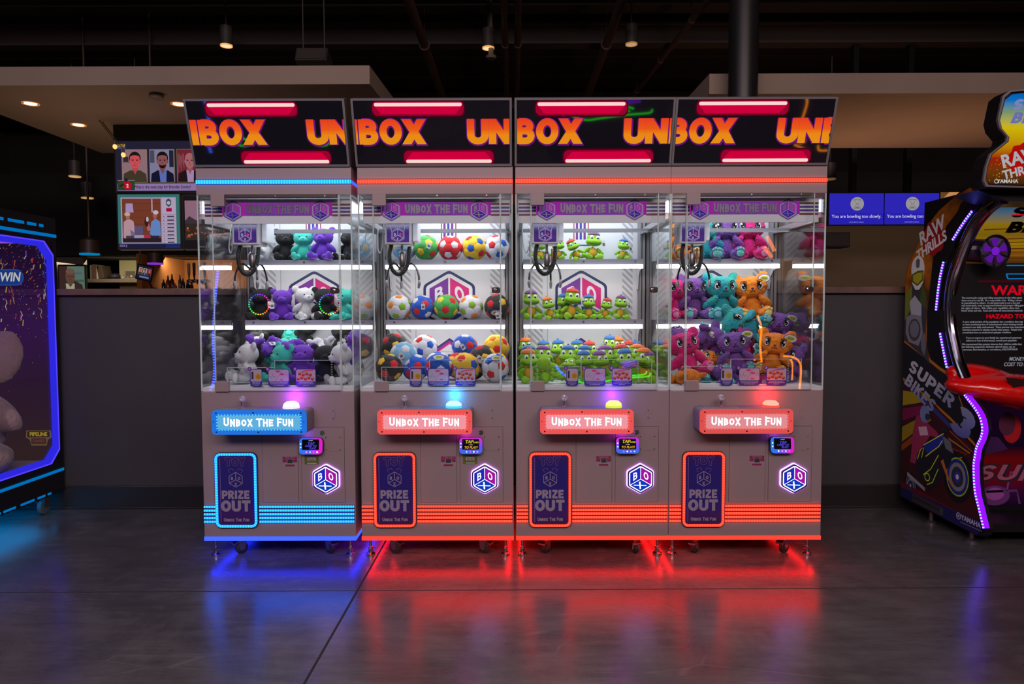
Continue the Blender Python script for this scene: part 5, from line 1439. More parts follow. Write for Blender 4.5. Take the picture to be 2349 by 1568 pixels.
BEARS = [
 ('white',-1.536,0.600,1.637,0.204,(0, 0, -65),'white plush bear turned sideways on the top shelf'),
 ('black',-1.403,0.610,1.637,0.199,(0, 0, 20),'black plush bear on the top shelf between the white and the turquoise bear'),
 ('teal',-1.284,0.580,1.637,0.193,(0, 0, 14),'turquoise plush bear on the top shelf with its arms out'),
 ('purple',-1.156,0.560,1.637,0.205,(0, 0, -4),'purple plush bear at the front of the top shelf'),
 ('black',-1.008,0.620,1.637,0.200,(0, 0, -35),'black plush bear at the far end of the top shelf, right of the purple bear'),
 ('black',-1.558,0.610,1.276,0.205,(0, 0, 4),'black plush bear at the left end of the middle shelf, left of the purple bear'),
 ('purple',-1.419,0.580,1.276,0.195,(0, 0, 12),'purple plush bear with a white tag on the middle shelf'),
 ('white',-1.282,0.580,1.276,0.209,(0, 0, 38),'white plush bear in profile on the middle shelf, right of the purple bear'),
 ('black',-1.170,0.610,1.276,0.205,(0, 0, 24),'black plush bear on the middle shelf between the white and the turquoise bear'),
 ('teal',-1.023,0.580,1.276,0.198,(0, 0, -38),'turquoise plush bear at the right end of the middle shelf'),
 ('white',-1.508,0.226,0.930,0.231,(-4, 0, -52),'white plush bear sitting alone at the front left of the bear heap, facing left'),
 ('purple',-1.505,0.299,1.091,0.212,(-78, 10, -38),'purple plush bear lying on its back with feet up, top left of the bear heap'),
 ('white',-1.579,0.464,1.003,0.201,(-20, -15, -60),"white plush bear half hidden behind the purple one at the heap's top left"),
 ('black',-1.474,0.278,0.930,0.211,(0, 10, 150),'black plush bear in the heap right behind the front-left white bear'),
 ('black',-1.480,0.573,1.055,0.232,(0, 0, 160),'black plush bear at the very back of the heap, below the middle shelf lamp'),
 ('purple',-1.222,0.185,1.037,0.229,(-62, 14, 22),'purple plush bear tipped back in the centre of the heap, one foot raised high'),
 ('teal',-1.300,0.196,0.930,0.228,(0, 6, -38),'turquoise plush bear at the front of the heap, behind cards one and two'),
 ('teal',-1.447,0.463,1.022,0.181,(-30, 30, -60),'turquoise plush bear mostly buried under the two purple bears in the heap'),
 ('purple',-1.187,0.184,0.930,0.228,(-8, 0, 8),'purple plush bear at the front of the heap, between cards two and three'),
 ('white',-1.108,0.339,1.077,0.221,(-80, -8, 25),'white plush bear lying with feet toward the glass, right half of the bear heap'),
 ('black',-1.357,0.646,1.093,0.226,(10, 20, 30),'black plush bear at the back of the heap, left of the lying white bear'),
 ('black',-1.028,0.625,1.062,0.225,(0, -20, -30),'black plush bear at the back right of the heap, under the turquoise shelf bear'),
 ('purple',-0.967,0.378,1.023,0.222,(-14, 16, -42),'purple plush bear leaning on the right side of the heap above the white bear'),
 ('black',-1.048,0.221,0.930,0.223,(0, -4, 10),'black plush bear at the front of the heap, behind the row of chute holes'),
 ('white',-0.938,0.169,0.930,0.232,(6, 0, -62),'white plush bear bowed in profile at the front right corner of the bear heap'),
 ('purple',-1.102,0.304,0.985,0.178,(-70, 20, 80),'purple plush bear squeezed in the heap under the lying white bear'),
 ('teal',-1.365,0.536,1.085,0.175,(-40, 0, 20),'turquoise plush bear of which only an ear tops the back of the heap'),
 ('black',-1.591,0.553,1.005,0.214,(0, 10, -20),'black plush bear against the left glass at the back of the heap'),
 ('white',-1.592,0.448,0.930,0.210,(-10, 0, -30),'white plush bear low against the left glass, behind the front-left one'),
 ('purple',-1.299,0.303,0.921,0.193,(-40, 0, -30),'purple plush bear low in the middle of the heap, behind the front row'),
 ('teal',-1.074,0.398,0.958,0.186,(-20, 20, 30),"turquoise plush bear low at the heap's right, behind the black front bear"),
]
BALLS = [
 ('light blue,white,yellow',-0.672,0.600,1.712,0.075,(20, 30, 40),'light blue plush ball on the top shelf behind the claw'),
 ('green,yellow,red',-0.537,0.590,1.715,0.078,(0, 10, 0),'green plush ball with yellow and red patches on the top shelf'),
 ('red,white,white',-0.389,0.600,1.714,0.077,(15, 0, 12),'red plush ball with white patches on the top shelf'),
 ('yellow,blue,red',-0.242,0.600,1.715,0.078,(-15, 20, 5),'yellow plush ball with blue and red patches on the top shelf'),
 ('white,blue,red',-0.104,0.600,1.715,0.078,(10, -14, 30),'white plush ball with blue and red patches at the right end of the top shelf'),
 ('white,lime,orange',-0.708,0.600,1.353,0.077,(25, 0, 10),'white plush ball with orange and lime patches at the left end of the middle shelf'),
 ('blue,red,white',-0.563,0.600,1.351,0.075,(0, 16, 0),'blue plush ball with red and white patches on the middle shelf'),
 ('green,red,yellow',-0.415,0.590,1.354,0.078,(-10, 8, 20),'green plush ball with red and yellow patches at the centre of the middle shelf'),
 ('white,lime,orange',-0.263,0.600,1.353,0.077,(8, 24, -15),'white plush ball with orange and lime patches, right of the green ball'),
 ('black,yellow,red',-0.105,0.590,1.355,0.079,(5, -12, 22),'black plush ball with an oval tag at the right end of the middle shelf'),
 ('black,yellow,red',-0.716,0.460,1.120,0.081,(14, 20, 0),'black plush ball topping the left side of the ball heap behind the light blue one'),
 ('light blue,white,white',-0.633,0.290,1.073,0.082,(-12, 0, 0),'light blue plush ball with a white patch high on the left of the ball heap'),
 ('white,blue,red',-0.539,0.500,1.109,0.079,(0, 24, 10),'white plush ball with blue and red patches at the back centre of the heap'),
 ('blue,red,white',-0.294,0.460,1.111,0.079,(12, 0, 14),'blue plush ball with red and white patches topping the right side of the heap'),
 ('yellow,red,orange',-0.108,0.520,1.109,0.079,(-14, 20, 25),'plain yellow plush ball with red patches at the back right of the heap'),
 ('black,yellow,red',-0.179,0.270,1.054,0.082,(20, -14, 0),"black plush ball with red and yellow patches at the heap's right, over the white ball"),
 ('black,red,yellow',-0.704,0.220,1.010,0.080,(0, 12, 12),'black plush ball with red patches at the bottom left corner of the heap'),
 ('blue,red,white',-0.563,0.270,1.008,0.078,(10, 16, 0),'blue plush ball beside instruction card one at the bottom of the heap'),
 ('white,yellow,blue',-0.452,0.420,1.010,0.080,(0, 0, 30),'white plush ball between card two and the back of the heap'),
 ('blue,white,red',-0.424,0.212,1.012,0.082,(30, 10, 0),'blue and white plush ball behind instruction card two at the very front'),
 ('red,white,yellow',-0.327,0.400,1.009,0.079,(14, 20, 0),'red plush ball with a white patch just above instruction card three'),
 ('yellow,blue,red',-0.273,0.214,1.014,0.084,(0, 26, 18),'yellow plush ball with blue and red patches behind instruction card three'),
 ('white,red,blue',-0.107,0.211,1.011,0.081,(8, 20, 10),'white plush ball with red and blue patches at the bottom right corner'),
 ('yellow,red,blue',-0.102,0.380,1.009,0.076,(20, 0, 0),'yellow plush ball wedged at the right wall above the white corner ball'),
 ('light blue,white,yellow',-0.104,0.620,1.093,0.078,(0, 30, 0),'light blue plush ball at the back right wall of the heap'),
 ('black,green,red',-0.238,0.320,1.005,0.075,(0, 0, 40),'dark plush ball at the bottom of the heap between the yellow and the white ball'),
]
FROGS = [
 ('orange',0.160,0.620,1.637,0.146,(0, 0, 10),'lime-green plush toy on the top shelf behind the dangling claw cable'),
 ('none',0.274,0.600,1.637,0.145,(0, 0, -8),'lime-green plush toy on the top shelf, first right of the claw'),
 ('red',0.393,0.560,1.637,0.144,(0, -24, 12),'lime-green plush toy with red headwear slumped sideways on the top shelf'),
 ('purple',0.480,0.600,1.637,0.188,(0, 4, 6),'tallest lime-green plush toy on the top shelf, with purple headwear'),
 ('blue',0.659,0.600,1.637,0.140,(0, 8, 10),'lime-green plush toy with blue headwear sitting apart on the top shelf'),
 ('purple',0.105,0.600,1.276,0.193,(0, 0, 10),'lime-green plush toy with purple headwear at the left end of the middle shelf'),
 ('orange',0.227,0.560,1.276,0.149,(0, -12, 12),'lime-green plush toy with orange headwear leaning on the middle shelf'),
 ('blue',0.307,0.650,1.276,0.169,(0, 0, 20),'lime-green plush toy with blue headwear half hidden behind the tall red one'),
 ('red',0.348,0.580,1.276,0.203,(0, 4, 10),'tall lime-green plush toy with red headwear at the centre of the middle shelf'),
 ('blue',0.458,0.590,1.276,0.161,(0, 0, -4),'lime-green plush toy with blue headwear on the middle shelf, right of the tall red one'),
 ('red',0.559,0.600,1.276,0.140,(0, 8, -14),'small lime-green plush toy with red headwear on the middle shelf'),
 ('purple',0.648,0.590,1.276,0.156,(0, 4, 8),'lime-green plush toy with purple headwear at the right end of the middle shelf'),
 ('orange',0.081,0.600,0.991,0.186,(0, -3, 4),'green plush toy with orange headwear, back row of the heap, at the left wall'),
 ('blue',0.190,0.599,0.972,0.186,(0, -3, -9),'green plush toy with blue headwear, back row of the heap, second from the left wall'),
 ('blue',0.280,0.599,0.977,0.186,(0, -3, -5),'green plush toy with blue headwear, back row of the heap, third from the left wall'),
 ('blue',0.395,0.600,0.974,0.186,(0, -3, 13),'green plush toy with blue headwear, back row of the heap, left of the middle'),
 ('red',0.472,0.600,0.968,0.186,(0, -3, 10),'green plush toy with red headwear, back row of the heap, in the middle'),
 ('blue',0.589,0.599,1.003,0.186,(0, 1, -13),'green plush toy with blue headwear, back row of the heap, beside a big white tag'),
 ('orange',0.639,0.599,0.994,0.186,(0, 0, 14),'green plush toy with orange headwear, back row of the heap, by the white tag'),
 ('red',0.716,0.600,0.970,0.186,(0, -3, 8),'green plush toy with red headwear, back row of the heap, next to the right wall'),
 ('blue',0.755,0.600,0.970,0.186,(0, -3, 5),'green plush toy with blue headwear, back row of the heap, at the right end'),
 ('blue',0.088,0.409,0.930,0.210,(-6, -2, -3),'green plush toy with blue headwear, middle of the heap, against the left glass'),
 ('purple',0.166,0.407,0.930,0.210,(-6, 4, 11),'green plush toy with purple headwear, middle of the heap, big-headed, turned right'),
 ('blue',0.317,0.408,0.930,0.210,(-6, 0, -13),'green plush toy with blue headwear, middle of the heap, tiny and low'),
 ('blue',0.410,0.409,0.930,0.210,(-6, 2, -12),'green plush toy with blue headwear, middle of the heap, left of the centre purple one'),
 ('purple',0.536,0.409,0.930,0.210,(-6, 2, 5),'green plush toy with purple headwear, middle of the heap, in the centre'),
 ('red',0.644,0.410,0.936,0.210,(-6, -3, 8),'green plush toy with red headwear, middle of the heap, behind the front blue one'),
 ('orange',0.720,0.409,0.936,0.210,(-6, 4, 5),'green plush toy with orange headwear, middle of the heap, near the right wall'),
 ('orange',0.085,0.220,0.930,0.200,(0, -2, 12),'green plush toy with orange headwear in the front row, at the left corner'),
 ('none',0.179,0.161,0.930,0.179,(-25, -1, 160),'bare-headed green plush toy seen from behind at the front of the heap'),
 ('none',0.296,0.183,0.930,0.159,(-25, 1, -30),'bare-headed green plush toy lying low at the front, left of card one'),
 ('blue',0.397,0.220,0.930,0.190,(0, -2, 10),'green plush toy with blue headwear in the front row behind card one'),
 ('purple',0.486,0.218,0.930,0.190,(0, -3, 24),'green plush toy with purple headwear in the front row behind card two'),
 ('blue',0.631,0.219,0.930,0.200,(0, -3, -6),'green plush toy with blue headwear front row, between cards two and three'),
 ('orange',0.724,0.219,0.930,0.205,(0, 2, 8),'green plush toy with orange headwear in the front row behind the chute holes'),
 ('purple',0.755,0.206,0.930,0.185,(0, -2, -40),'green plush toy with purple headwear in the front row, at the right corner'),
]
FURRYS = [
 ('orange',1.008,0.600,1.637,0.293,(0, 0, 20),'orange furry plush animal at the left end of the top shelf'),
 ('teal',1.187,0.610,1.637,0.283,(0, 0, -14),'teal furry plush animal on the top shelf, behind the claw housing'),
 ('purple',1.293,0.590,1.637,0.293,(0, 0, -8),'purple furry plush animal on the top shelf between teal and magenta'),
 ('magenta',1.429,0.590,1.637,0.298,(0, 0, -4),'magenta furry plush animal on the top shelf'),
 ('magenta',0.979,0.600,1.276,0.282,(0, 0, 24),'magenta furry plush animal at the left end of the middle shelf'),
 ('purple',1.105,0.610,1.276,0.289,(0, 0, 8),'purple furry plush animal on the middle shelf, left of the teal one'),
 ('teal',1.265,0.580,1.276,0.298,(0, 0, 8),'teal furry plush animal with aqua feet on the middle shelf'),
 ('orange',1.465,0.580,1.276,0.298,(0, -6, -8),'orange furry plush animal with an ear tag on the middle shelf'),
 ('purple',1.143,0.480,1.125,0.277,(-75, 0, 80),'purple furry plush animal lying on the left top of the heap'),
 ('teal',1.468,0.480,1.208,0.282,(0, -78, 14),'teal furry plush animal sprawled sideways across the top of the heap'),
 ('purple',1.555,0.494,1.092,0.256,(0, 10, -14),'purple furry plush animal with a pale tag on its head, upper right of the heap'),
 ('magenta',1.017,0.310,0.947,0.296,(-10, -10, 14),'big magenta furry plush animal at the left front of the heap'),
 ('purple',1.239,0.433,1.018,0.255,(0, -30, -30),'purple furry plush animal tilted left of the centre of the heap'),
 ('purple',1.275,0.278,0.969,0.271,(-4, -6, -10),'purple furry plush animal with a pale forehead tag in the middle of the heap'),
 ('orange',1.458,0.253,0.969,0.268,(0, 8, -24),'orange furry plush animal at the right front of the heap'),
 ('magenta',1.366,0.445,0.991,0.255,(0, 0, 60),'magenta furry plush animal wedged between the purple and orange ones in the heap'),
 ('orange',0.910,0.222,0.888,0.223,(-60, 0, 200),'orange furry plush animal lying at the bottom left corner of the heap'),
 ('purple',1.219,0.152,0.866,0.222,(-40, 0, 20),'purple furry plush animal lying behind instruction cards one and two'),
 ('teal',1.080,0.207,0.870,0.191,(-60, 30, 0),'teal furry plush animal at the bottom of the heap left of card one'),
 ('magenta',1.337,0.151,0.855,0.207,(-50, 0, -20),'magenta furry plush animal behind the left edge of card three'),
 ('purple',1.560,0.262,0.930,0.237,(0, 10, -60),'dark purple furry plush animal in the bottom right corner of the heap'),
 ('teal',1.561,0.612,1.016,0.234,(0, 20, -40),'teal furry plush animal at the back right of the heap'),
 ('orange',1.501,0.244,0.848,0.165,(-70, 0, 0),'orange furry plush animal at the very bottom behind card three'),
 ('teal',1.318,0.320,0.876,0.195,(-40, 20, 50),'teal furry plush animal filling the middle of the heap, under the purple one'),
 ('magenta',1.563,0.470,0.982,0.227,(0, 10, -40),'magenta furry plush animal at the right wall, below the pale-tagged purple one'),
 ('orange',1.168,0.335,0.930,0.206,(-30, 0, 20),'orange furry plush animal deep in the heap behind card one'),
]
GB = {1: 'teddy bears in the leftmost machine', 2: 'plush footballs in the second machine', 3: 'lime-green plush toys in the third machine', 4: 'furry plush animals in the rightmost machine'}
for k, (v, x, y, z, s, r, lab) in enumerate(BEARS):
    m = pbr('velour_' + v, PLUSH[v], .85, sheen=.04 if v == 'black' else .18, bump=.25, bscale=60, var=.10, vscale=5)
    o = plush('teddy_bear', BEAR, x, y, z, s, r, lab, 'plush toy', GB[1], m)
    for q in (-1, 1):
        kid('eye', BEYE[q], o)
    kid('nose', BNOSE, o, pbr('velour_' + v, PLUSH[v], .85) if v != 'white' else pbr('nose_grey', (170, 170, 176), .8))
    if k in (6, 17, 22, 5, 11, 15):
        kid('hang_tag', TAG, o, M=Matrix.Translation((.30 if k % 2 else -.30, -.20, .56)) @ Matrix.Rotation(R(25), 4, 'Z') @ Matrix.Rotation(R(75), 4, 'X'), label='white hang tag')
for k, (v, x, y, z, s, r, lab) in enumerate(BALLS):
    c = [pbr('plush_' + q.replace(' ', '_'), BALLC[q], .8, sheen=.1, bump=.2, bscale=50) for q in v.split(',')]
    o = plush('plush_football', FOOTBALL, x, y, z, s, r, lab, 'plush ball', GB[2], *c)
    if k in (0, 9, 15, 19, 22):
        M = Euler([R(a) for a in r]).to_matrix().to_4x4().inverted() @ Matrix.Rotation(R(-12 + k), 4, 'Z') @ Matrix.Rotation(R((-20, 28, 0, -48, -45)[(0, 9, 15, 19, 22).index(k)]), 4, 'X') @ Matrix.Translation((0, -1.02, 0)) @ Matrix.Rotation(R(90), 4, 'X') @ Matrix.Scale(2.4, 4)
        kid('oval_tag', OVAL, o, M=M, label='oval violet and yellow tag')
    if k in (1, 6, 9, 11, 13, 15):
        M = Euler([R(a) for a in r]).to_matrix().to_4x4().inverted() @ Matrix.Rotation(R(20 - k * 3), 4, 'Z') @ Matrix.Translation((.15, -1.03, .30 if k != 9 else -.45)) @ Matrix.Rotation(R(90), 4, 'X') @ Matrix.Rotation(R(-30 + k * 5), 4, 'Z') @ Matrix.Scale(2.2, 4)
        kid('hang_tag', TAG, o, M=M, label='white hang tag')
lime = pbr('plush_lime_toy', (134, 192, 22), .85, sheen=.12, bump=.2, bscale=60, var=.15, vscale=6)
for k, (v, x, y, z, s, r, lab) in enumerate(FROGS):
    o = plush('green_plush_toy', FROG, x, y, z, s, r, lab, 'plush toy', GB[3], lime)
    for q in (-1, 1):
        kid('eye', GEYE[q], o)
    kid('mouth', MOUTH, o); kid('belly', VEST, o, label='orange-yellow belly')
    if v != 'none':
        kid('headwear', CAP, o, pbr('felt_' + v, CAPC[v], .85, sheen=.3), label=v + ' headwear')
    if k in (4, 8, 18, 3, 11, 14):
        kid('hang_tag', TAG, o, M=Matrix.Translation((.30, -.12, .68)) @ Matrix.Rotation(R(35), 4, 'Z') @ Matrix.Rotation(R(80), 4, 'X') @ Matrix.Scale(1.3, 4), label='white hang tag')
for k, (v, x, y, z, s, r, lab) in enumerate(FURRYS):
    m = pbr('fur_' + v, FUR[v][0], .95, sheen=.12, bump=.8, bscale=46, col2=FUR[v][1], vscale=7)
    o = plush('furry_plush_animal', FURRY, x, y, z, s, r, lab, 'plush toy', GB[4], m)
    for q in (-1, 1):
        kid('eye', FEYE[q], o); kid('foot_pad', FPAD[q], o, pbr('fur_pad_' + v, PAD[v], .9, sheen=.1, bump=.5, bscale=40), label='pale foot pad')
    kid('nose', FNOSE, o)
    if k in (7, 9, 10, 13, 14, 15):
        kid('oval_tag', OVAL, o, M=Matrix.Translation((.27 if k != 9 else -.27, -.10, .80)) @ Matrix.Rotation(R(20), 4, 'Z') @ Matrix.Rotation(R(80), 4, 'X') @ Matrix.Scale(.85, 4), label='oval violet and yellow tag')

# ================================================================ GIANT CRANE CABINET ON THE LEFT
cab = pbr('cabinet_black', (28, 27, 32), .42)
t = empty('crane_cabinet', (-3.5, .3, 0), 'tall black crane cabinet with blue-lit window at the left picture edge', 'arcade machine')
SIDE = Matrix(((0, 0, 1, -3.03), (1, 0, 0, 0), (0, 1, 0, 0), (0, 0, 0, 1)))      # local x = room y, local y = room z, out toward +x
WO = [(-.62, .34), (.80, .34), (.885, .42), (.885, 1.70), (.80, 1.785), (-.62, 1.785)]
b = MB(SIDE)
b.plate(rect(-.75, .935, .13, .335), -1.0, 0, cab); b.build('plinth', t, bevel=.006)
b = MB(SIDE); b.plate(rect(-.75, .935, 1.79, 1.945), -1.0, 0, cab); b.build('header', t, bevel=.006)
b = MB(SIDE); b.plate([(.885, .335), (.935, .335), (.935, 1.79), (.885, 1.79)], -1.0, 0, cab); b.plate([(.80, .335), (.89, .335), (.89, .425)], -.03, 0, cab); b.plate([(.80, 1.79), (.89, 1.79), (.89, 1.70)], -.03, 0, cab); b.build('rear_post', t)
b = MB(SIDE); b.plate(rect(-.75, -.66, .335, 1.79), -.08, 0, cab); b.build('front_post', t)
bl = emi((40, 44, 228), 1.15)
sh = lambda P, k: [(x - k * (1 if x > 0 else -1), z + k * (1 if z < 1 else -1)) for x, z in P]
b = MB(SIDE); b.ring(WO, sh(WO, .036), -.012, .010, emi((44, 40, 222), 1.0)); fr = b.build('window_light_frame', t)
b = MB(SIDE); b.ring(sh(WO, -.002), sh(WO, .006), -.010, .013, emi((84, 60, 240), 1.2)); b.build('frame_highlight', fr)
b = MB(SIDE); b.plate(sh(WO, .034), -.010, -.004, GL); b.build('window_glass', t)
cy = emi((0, 112, 186), .95)
for z0, z1 in ((1.818, 1.838), (.268, .286)):
    b = MB(SIDE); b.plate(rect(-.75, .932, z0, z1), 0, .006, cy); b.build('light_line', t)
for a, c in ((.30, .46), (.50, .635), (.665, .745), (.775, .812)):
    b = MB(SIDE); b.plate(rect(a, c, 1.874, 1.892), 0, .004, cy); b.build('light_dash', t)
for a, c in ((.30, .35), (.375, .475), (.52, .64), (.672, .742), (.77, .80)):
    b = MB(SIDE); b.plate(rect(a, c, .140, .153), 0, .004, cy); b.build('light_dash', t)
# inside: confetti wall, floor, ledge
conf = ramp_emi('confetti_wall', [(0, (64, 44, 44)), (.35, (58, 30, 62)), (.6, (66, 24, 92)), (1, (40, 22, 54))], 2, .35, 1.8, .55)
b = MB(front(0, .884, 0)); b.plate(rect(-4.02, -3.034, .335, 1.79), -.01, 0, conf); bk_ = b.build('confetti_panel', t)
random.seed(8)
b = MB(front(0, .8838, 0))
CC = [(190, 160, 60), (200, 170, 90), (120, 90, 200), (170, 60, 160), (200, 60, 80), (80, 110, 210), (210, 190, 170), (150, 100, 50), (180, 90, 60)]
for k in range(300):
    x, z = random.uniform(-3.45, -3.04), 1.78 - abs(random.gauss(0, .33))
    if z < .7:
        continue
    c = emi(random.choice(CC), .6); ty = random.random()
    if ty < .74:
        b.plate(circ(x, z, random.uniform(.0015, .0035), 5), 0, .0006, c)
    elif ty < .92:
        a = random.uniform(0, PI); h, w = random.uniform(.008, .022), .0035
        d, n = Vector((math.sin(a) * .4, abs(math.cos(a)))) * h, Vector((w, 0)); p = Vector((x, z)); b.plate([tuple(p - d - n), tuple(p - d + n), tuple(p + d + n), tuple(p + d - n)], 0, .0006, c)
    else:
        L_ = random.uniform(.025, .07); f = random.uniform(60, 140); am = random.uniform(.002, .006); pts = [(x + am * math.sin(f * q * L_ / 10 + k), z - q * L_ / 10) for q in range(11)]; b.strip(pts, .0042, 0, .0006, c)
for k in range(40):
    x, z = -3.42 + .026 * random.randint(0, 12), 1.32 - .034 * random.randint(0, 7) - .1
    if x + (1.3 - z) * .55 < -3.2:
        b.plate(rect(x, x + .014, z, z + .02), 0, .0005, emi((70, 10, 110), .8))
b.build('confetti', bk_)
b = MB(front(-3.30, .8825, 1.556)); b.plate(rrect(-.30, .085, -.054, .054, .05), 0, .004, emi((40, 84, 170), .7)); b.plate(rrect(-.29, .075, -.046, .046, .044), .004, .005, emi((34, 66, 150), .7)); o = b.build('slogan_badge', bk_)
text('badge_text', 'PLAY TO WIN', .082, front(-3.235, .8765, 1.556), emi((210, 206, 200), .85), o, .02, align='RIGHT', shear=.2, sx=.8)
b = MB(front(-3.152, .8825, .50)); b.plate([(-.08, .045), (.08, .045), (.085, 0), (.06, -.015), (.05, -.055), (-.05, -.055), (-.06, -.015), (-.085, 0)], 0, .003, emi((120, 100, 70), .6)); b.plate(rrect(-.074, .074, .0, .040, .008), .003, .004, emi((48, 34, 40), .8)); b.plate(rrect(-.05, .05, -.046, -.006, .006), .003, .004, emi((70, 44, 44), .8)); o = b.build('maker_badge', bk_)
text('badge_text', 'PIPELINE', .036, front(-3.152, .8780, .520), emi((176, 144, 40), .8), o, .03, sx=.86); text('badge_text', 'GAMES', .024, front(-3.152, .8780, .476), emi((120, 50, 50), .8), o, .02)
b = MB(); b.box(-4.02, -3.06, -.6, .88, .335, .345, pbr('crane_floor', (190, 180, 160), .6)); b.build('prize_floor', t)
b = MB(); b.box(-4.02, -3.06, .42, .86, 1.31, 1.316, ACR); b.box(-4.02, -3.06, .418, .422, 1.306, 1.32, emi((110, 100, 190), .5)); b.build('clear_ledge', t)
b = MB(); b.box(-4.02, -4.0, -.7, .9, .335, 1.79, cab); b.build('far_side_panel', t)
for fx, fy in ((-3.10, .83), (-3.9, .83), (-3.9, -.5), (-3.10, -.5)):
    M = Matrix.Translation((fx, fy, 0)); b = MB(M); b.box(-.035, .035, -.035, .035, .118, .131, steel)
    for s in (-1, 1):
        b.box(s * .022 - .002, s * .022 + .002, -.03, .03, .05, .12, steel)
    o = b.build('caster', t); b = MB(M @ Matrix.Translation((-.016, 0, .05)) @ Matrix.Rotation(R(90), 4, 'Y')); b.lathe([(.04, 0), (.05, .004), (.05, .028), (.04, .032)], pbr('grey_wheel', (100, 112, 116), .4), n=24); autosmooth(b.build('wheel', o))
b = MB(); b.box(-4.0, -3.06, -.7, .90, .122, .129, emi((0, 120, 190), 2.6)); b.build('underside_light', t)
b = MB(); b.box(-3.98, -3.07, -.5, .85, 1.775, 1.785, emi((130, 70, 190), 1.3)); b.build('top_lamp', t)
rehome(t)
ele = fuse('elephant_body', [((0, 0, .32), (.27, .25, .33), (0, 0, 0)), ((0, -.06, .74), (.22, .22, .21), (0, 0, 0)), ((.25, .03, .76), (.13, .05, .19), (0, 15, 0)), ((-.25, .03, .76), (.13, .05, .19), (0, -15, 0)), ((0, -.27, .62), (.07, .09, .16), (30, 0, 0)), ((0, -.35, .46), (.055, .06, .12), (10, 0, 0)), ((-.26, -.10, .42), (.09, .10, .20), (30, 35, 0)), ((.26, -.10, .42), (.09, .10, .20), (30, -35, 0)), ((-.2, -.24, .12), (.12, .26, .12), (0, 0, 25)), ((.2, -.24, .12), (.12, .26, .12), (0, 0, -25))], .022, 4)
o = plush('giant_plush_animal', ele, -3.375, .50, .345, .93, (0, 0, 12), 'huge pinkish-grey plush animal inside the left crane cabinet', 'plush toy', None, pbr('plush_grey_pink', (176, 140, 148), .9, sheen=.4, bump=.35, bscale=40, var=.15, vscale=6))
for q in (-1, 1):
    kid('eye', one('eye', lambda b: b.ball((q * .10, -.255, .80), (.022, .015, .025), blackeye, 10)), o)

# ================================================================ MOTORCYCLE RACING CABINET ON THE RIGHT
t = empty('motorcycle_arcade_game', (2.95, .45, 0), 'motorcycle racing arcade cabinet with purple light strips at the right edge', 'arcade machine')
_n = math.hypot(1, .0575)
SP = Matrix(((.0575 / _n, 0, -1 / _n, 2.606), (-1 / _n, 0, -.0575 / _n, 0), (0, 1, 0, 0), (0, 0, 0, 1)))   # local x = toward the viewer, y = up, out to the left
q = lambda P: [(-a * _n, z) for a, z in P]                        # (room depth, height) on the side panel
pb = pbr('bike_cabinet_black', (20, 19, 24), .4)
OUT = [(.357, 2.023), (.418, 1.996), (.564, 1.928), (.667, 1.851), (.773, 1.725), (.854, 1.608), (.874, 1.536), (.872, 1.243), (.868, .10), (.732, .085), (.167, .063), (.12, .08), (.109, .116)]
LOW = [(.109, .123), (.150, .225), (.184, .313), (.199, .441), (.193, .50), (.18, .561), (.150, .62), (.141, .666), (.155, .72), (.196, .77), (.285, .84), (.39, .925)]
UPP = [(.431, .996), (.475, 1.10), (.508, 1.19), (.533, 1.329), (.525, 1.42), (.505, 1.52), (.474, 1.614), (.40, 1.738), (.320, 1.82), (.244, 1.888), (.195, 1.929), (.148, 1.961), (.20, 2.01)]
b = MB(SP); b.plate(q(OUT + LOW + UPP), -.05, 0, pb); side = b.build('side_panel', t)
flame = pbr('print_flame', (190, 108, 24), .45, col2=(84, 42, 18), vscale=6)
b = MB(SP)
ART = [(.30, 2.02), (.418, 1.992), (.564, 1.924), (.667, 1.847), (.770, 1.722), (.850, 1.606), (.870, 1.536), (.869, 1.14), (.60, 1.02), (.642, 1.10), (.648, 1.30), (.621, 1.517), (.606, 1.649), (.560, 1.70), (.494, 1.822), (.40, 1.895), (.369, 1.945), (.25, 1.99)]
b.plate(q(ART), 0, .001, flame); b.build('flame_print', side)
pr = lambda c, r=.45: pbr('print_%d_%d_%d' % c, tuple(min(240, int(v * 1.5)) for v in c), r)
b = MB(SP)     # lower artwork, layer by layer
def L(P, c, k):
    b.plate(q(P), .001 + k * .00012, .0011 + k * .00012, pr(c) if isinstance(c, tuple) else c)
L([(.868, .86), (.868, .12), (.18, .09), (.13, .12), (.15, .22), (.20, .44), (.19, .54), (.40, .66), (.60, .78)], (44, 16, 22), 0)
for k, (a, c, cl) in enumerate((((.868, .80), (.868, .70), (120, 100, 20)), ((.868, .68), (.868, .60), (92, 16, 52)), ((.868, .56), (.868, .46), (112, 92, 18)), ((.868, .44), (.868, .40), (110, 50, 20)))):
    L([a, (.62, .80 - k * .06), (.58, .77 - k * .06), c], cl, 1 + k)
for k in range(6):
    L([(.22 + k * .02, .53 - k * .012), (.42, .62 - k * .05), (.42, .612 - k * .05), (.22 + k * .02, .522 - k * .012)], ((112, 50, 20), (130, 90, 30), (96, 24, 24))[k % 3], 5 + k)
L([(.868, .20), (.868, .12), (.20, .09), (.16, .14)], (70, 14, 26), 12); L([(.868, .16), (.868, .10), (.70, .088), (.167, .068), (.125, .10), (.15, .15)], (18, 20, 62), 13)
b.build('streak_print', side)
b = MB(SP)     # the diagonal title band with burning edges
L([(.869, 1.135), (.66, 1.05), (.52, .985), (.40, .945), (.19, .555), (.40, .672), (.62, .775), (.869, .865)], (132, 78, 24), 0)
L([(.869, 1.115), (.66, 1.03), (.52, .965), (.405, .925), (.195, .575), (.40, .690), (.62, .792), (.869, .885)], (20, 19, 26), 1)
b.build('title_band', side)
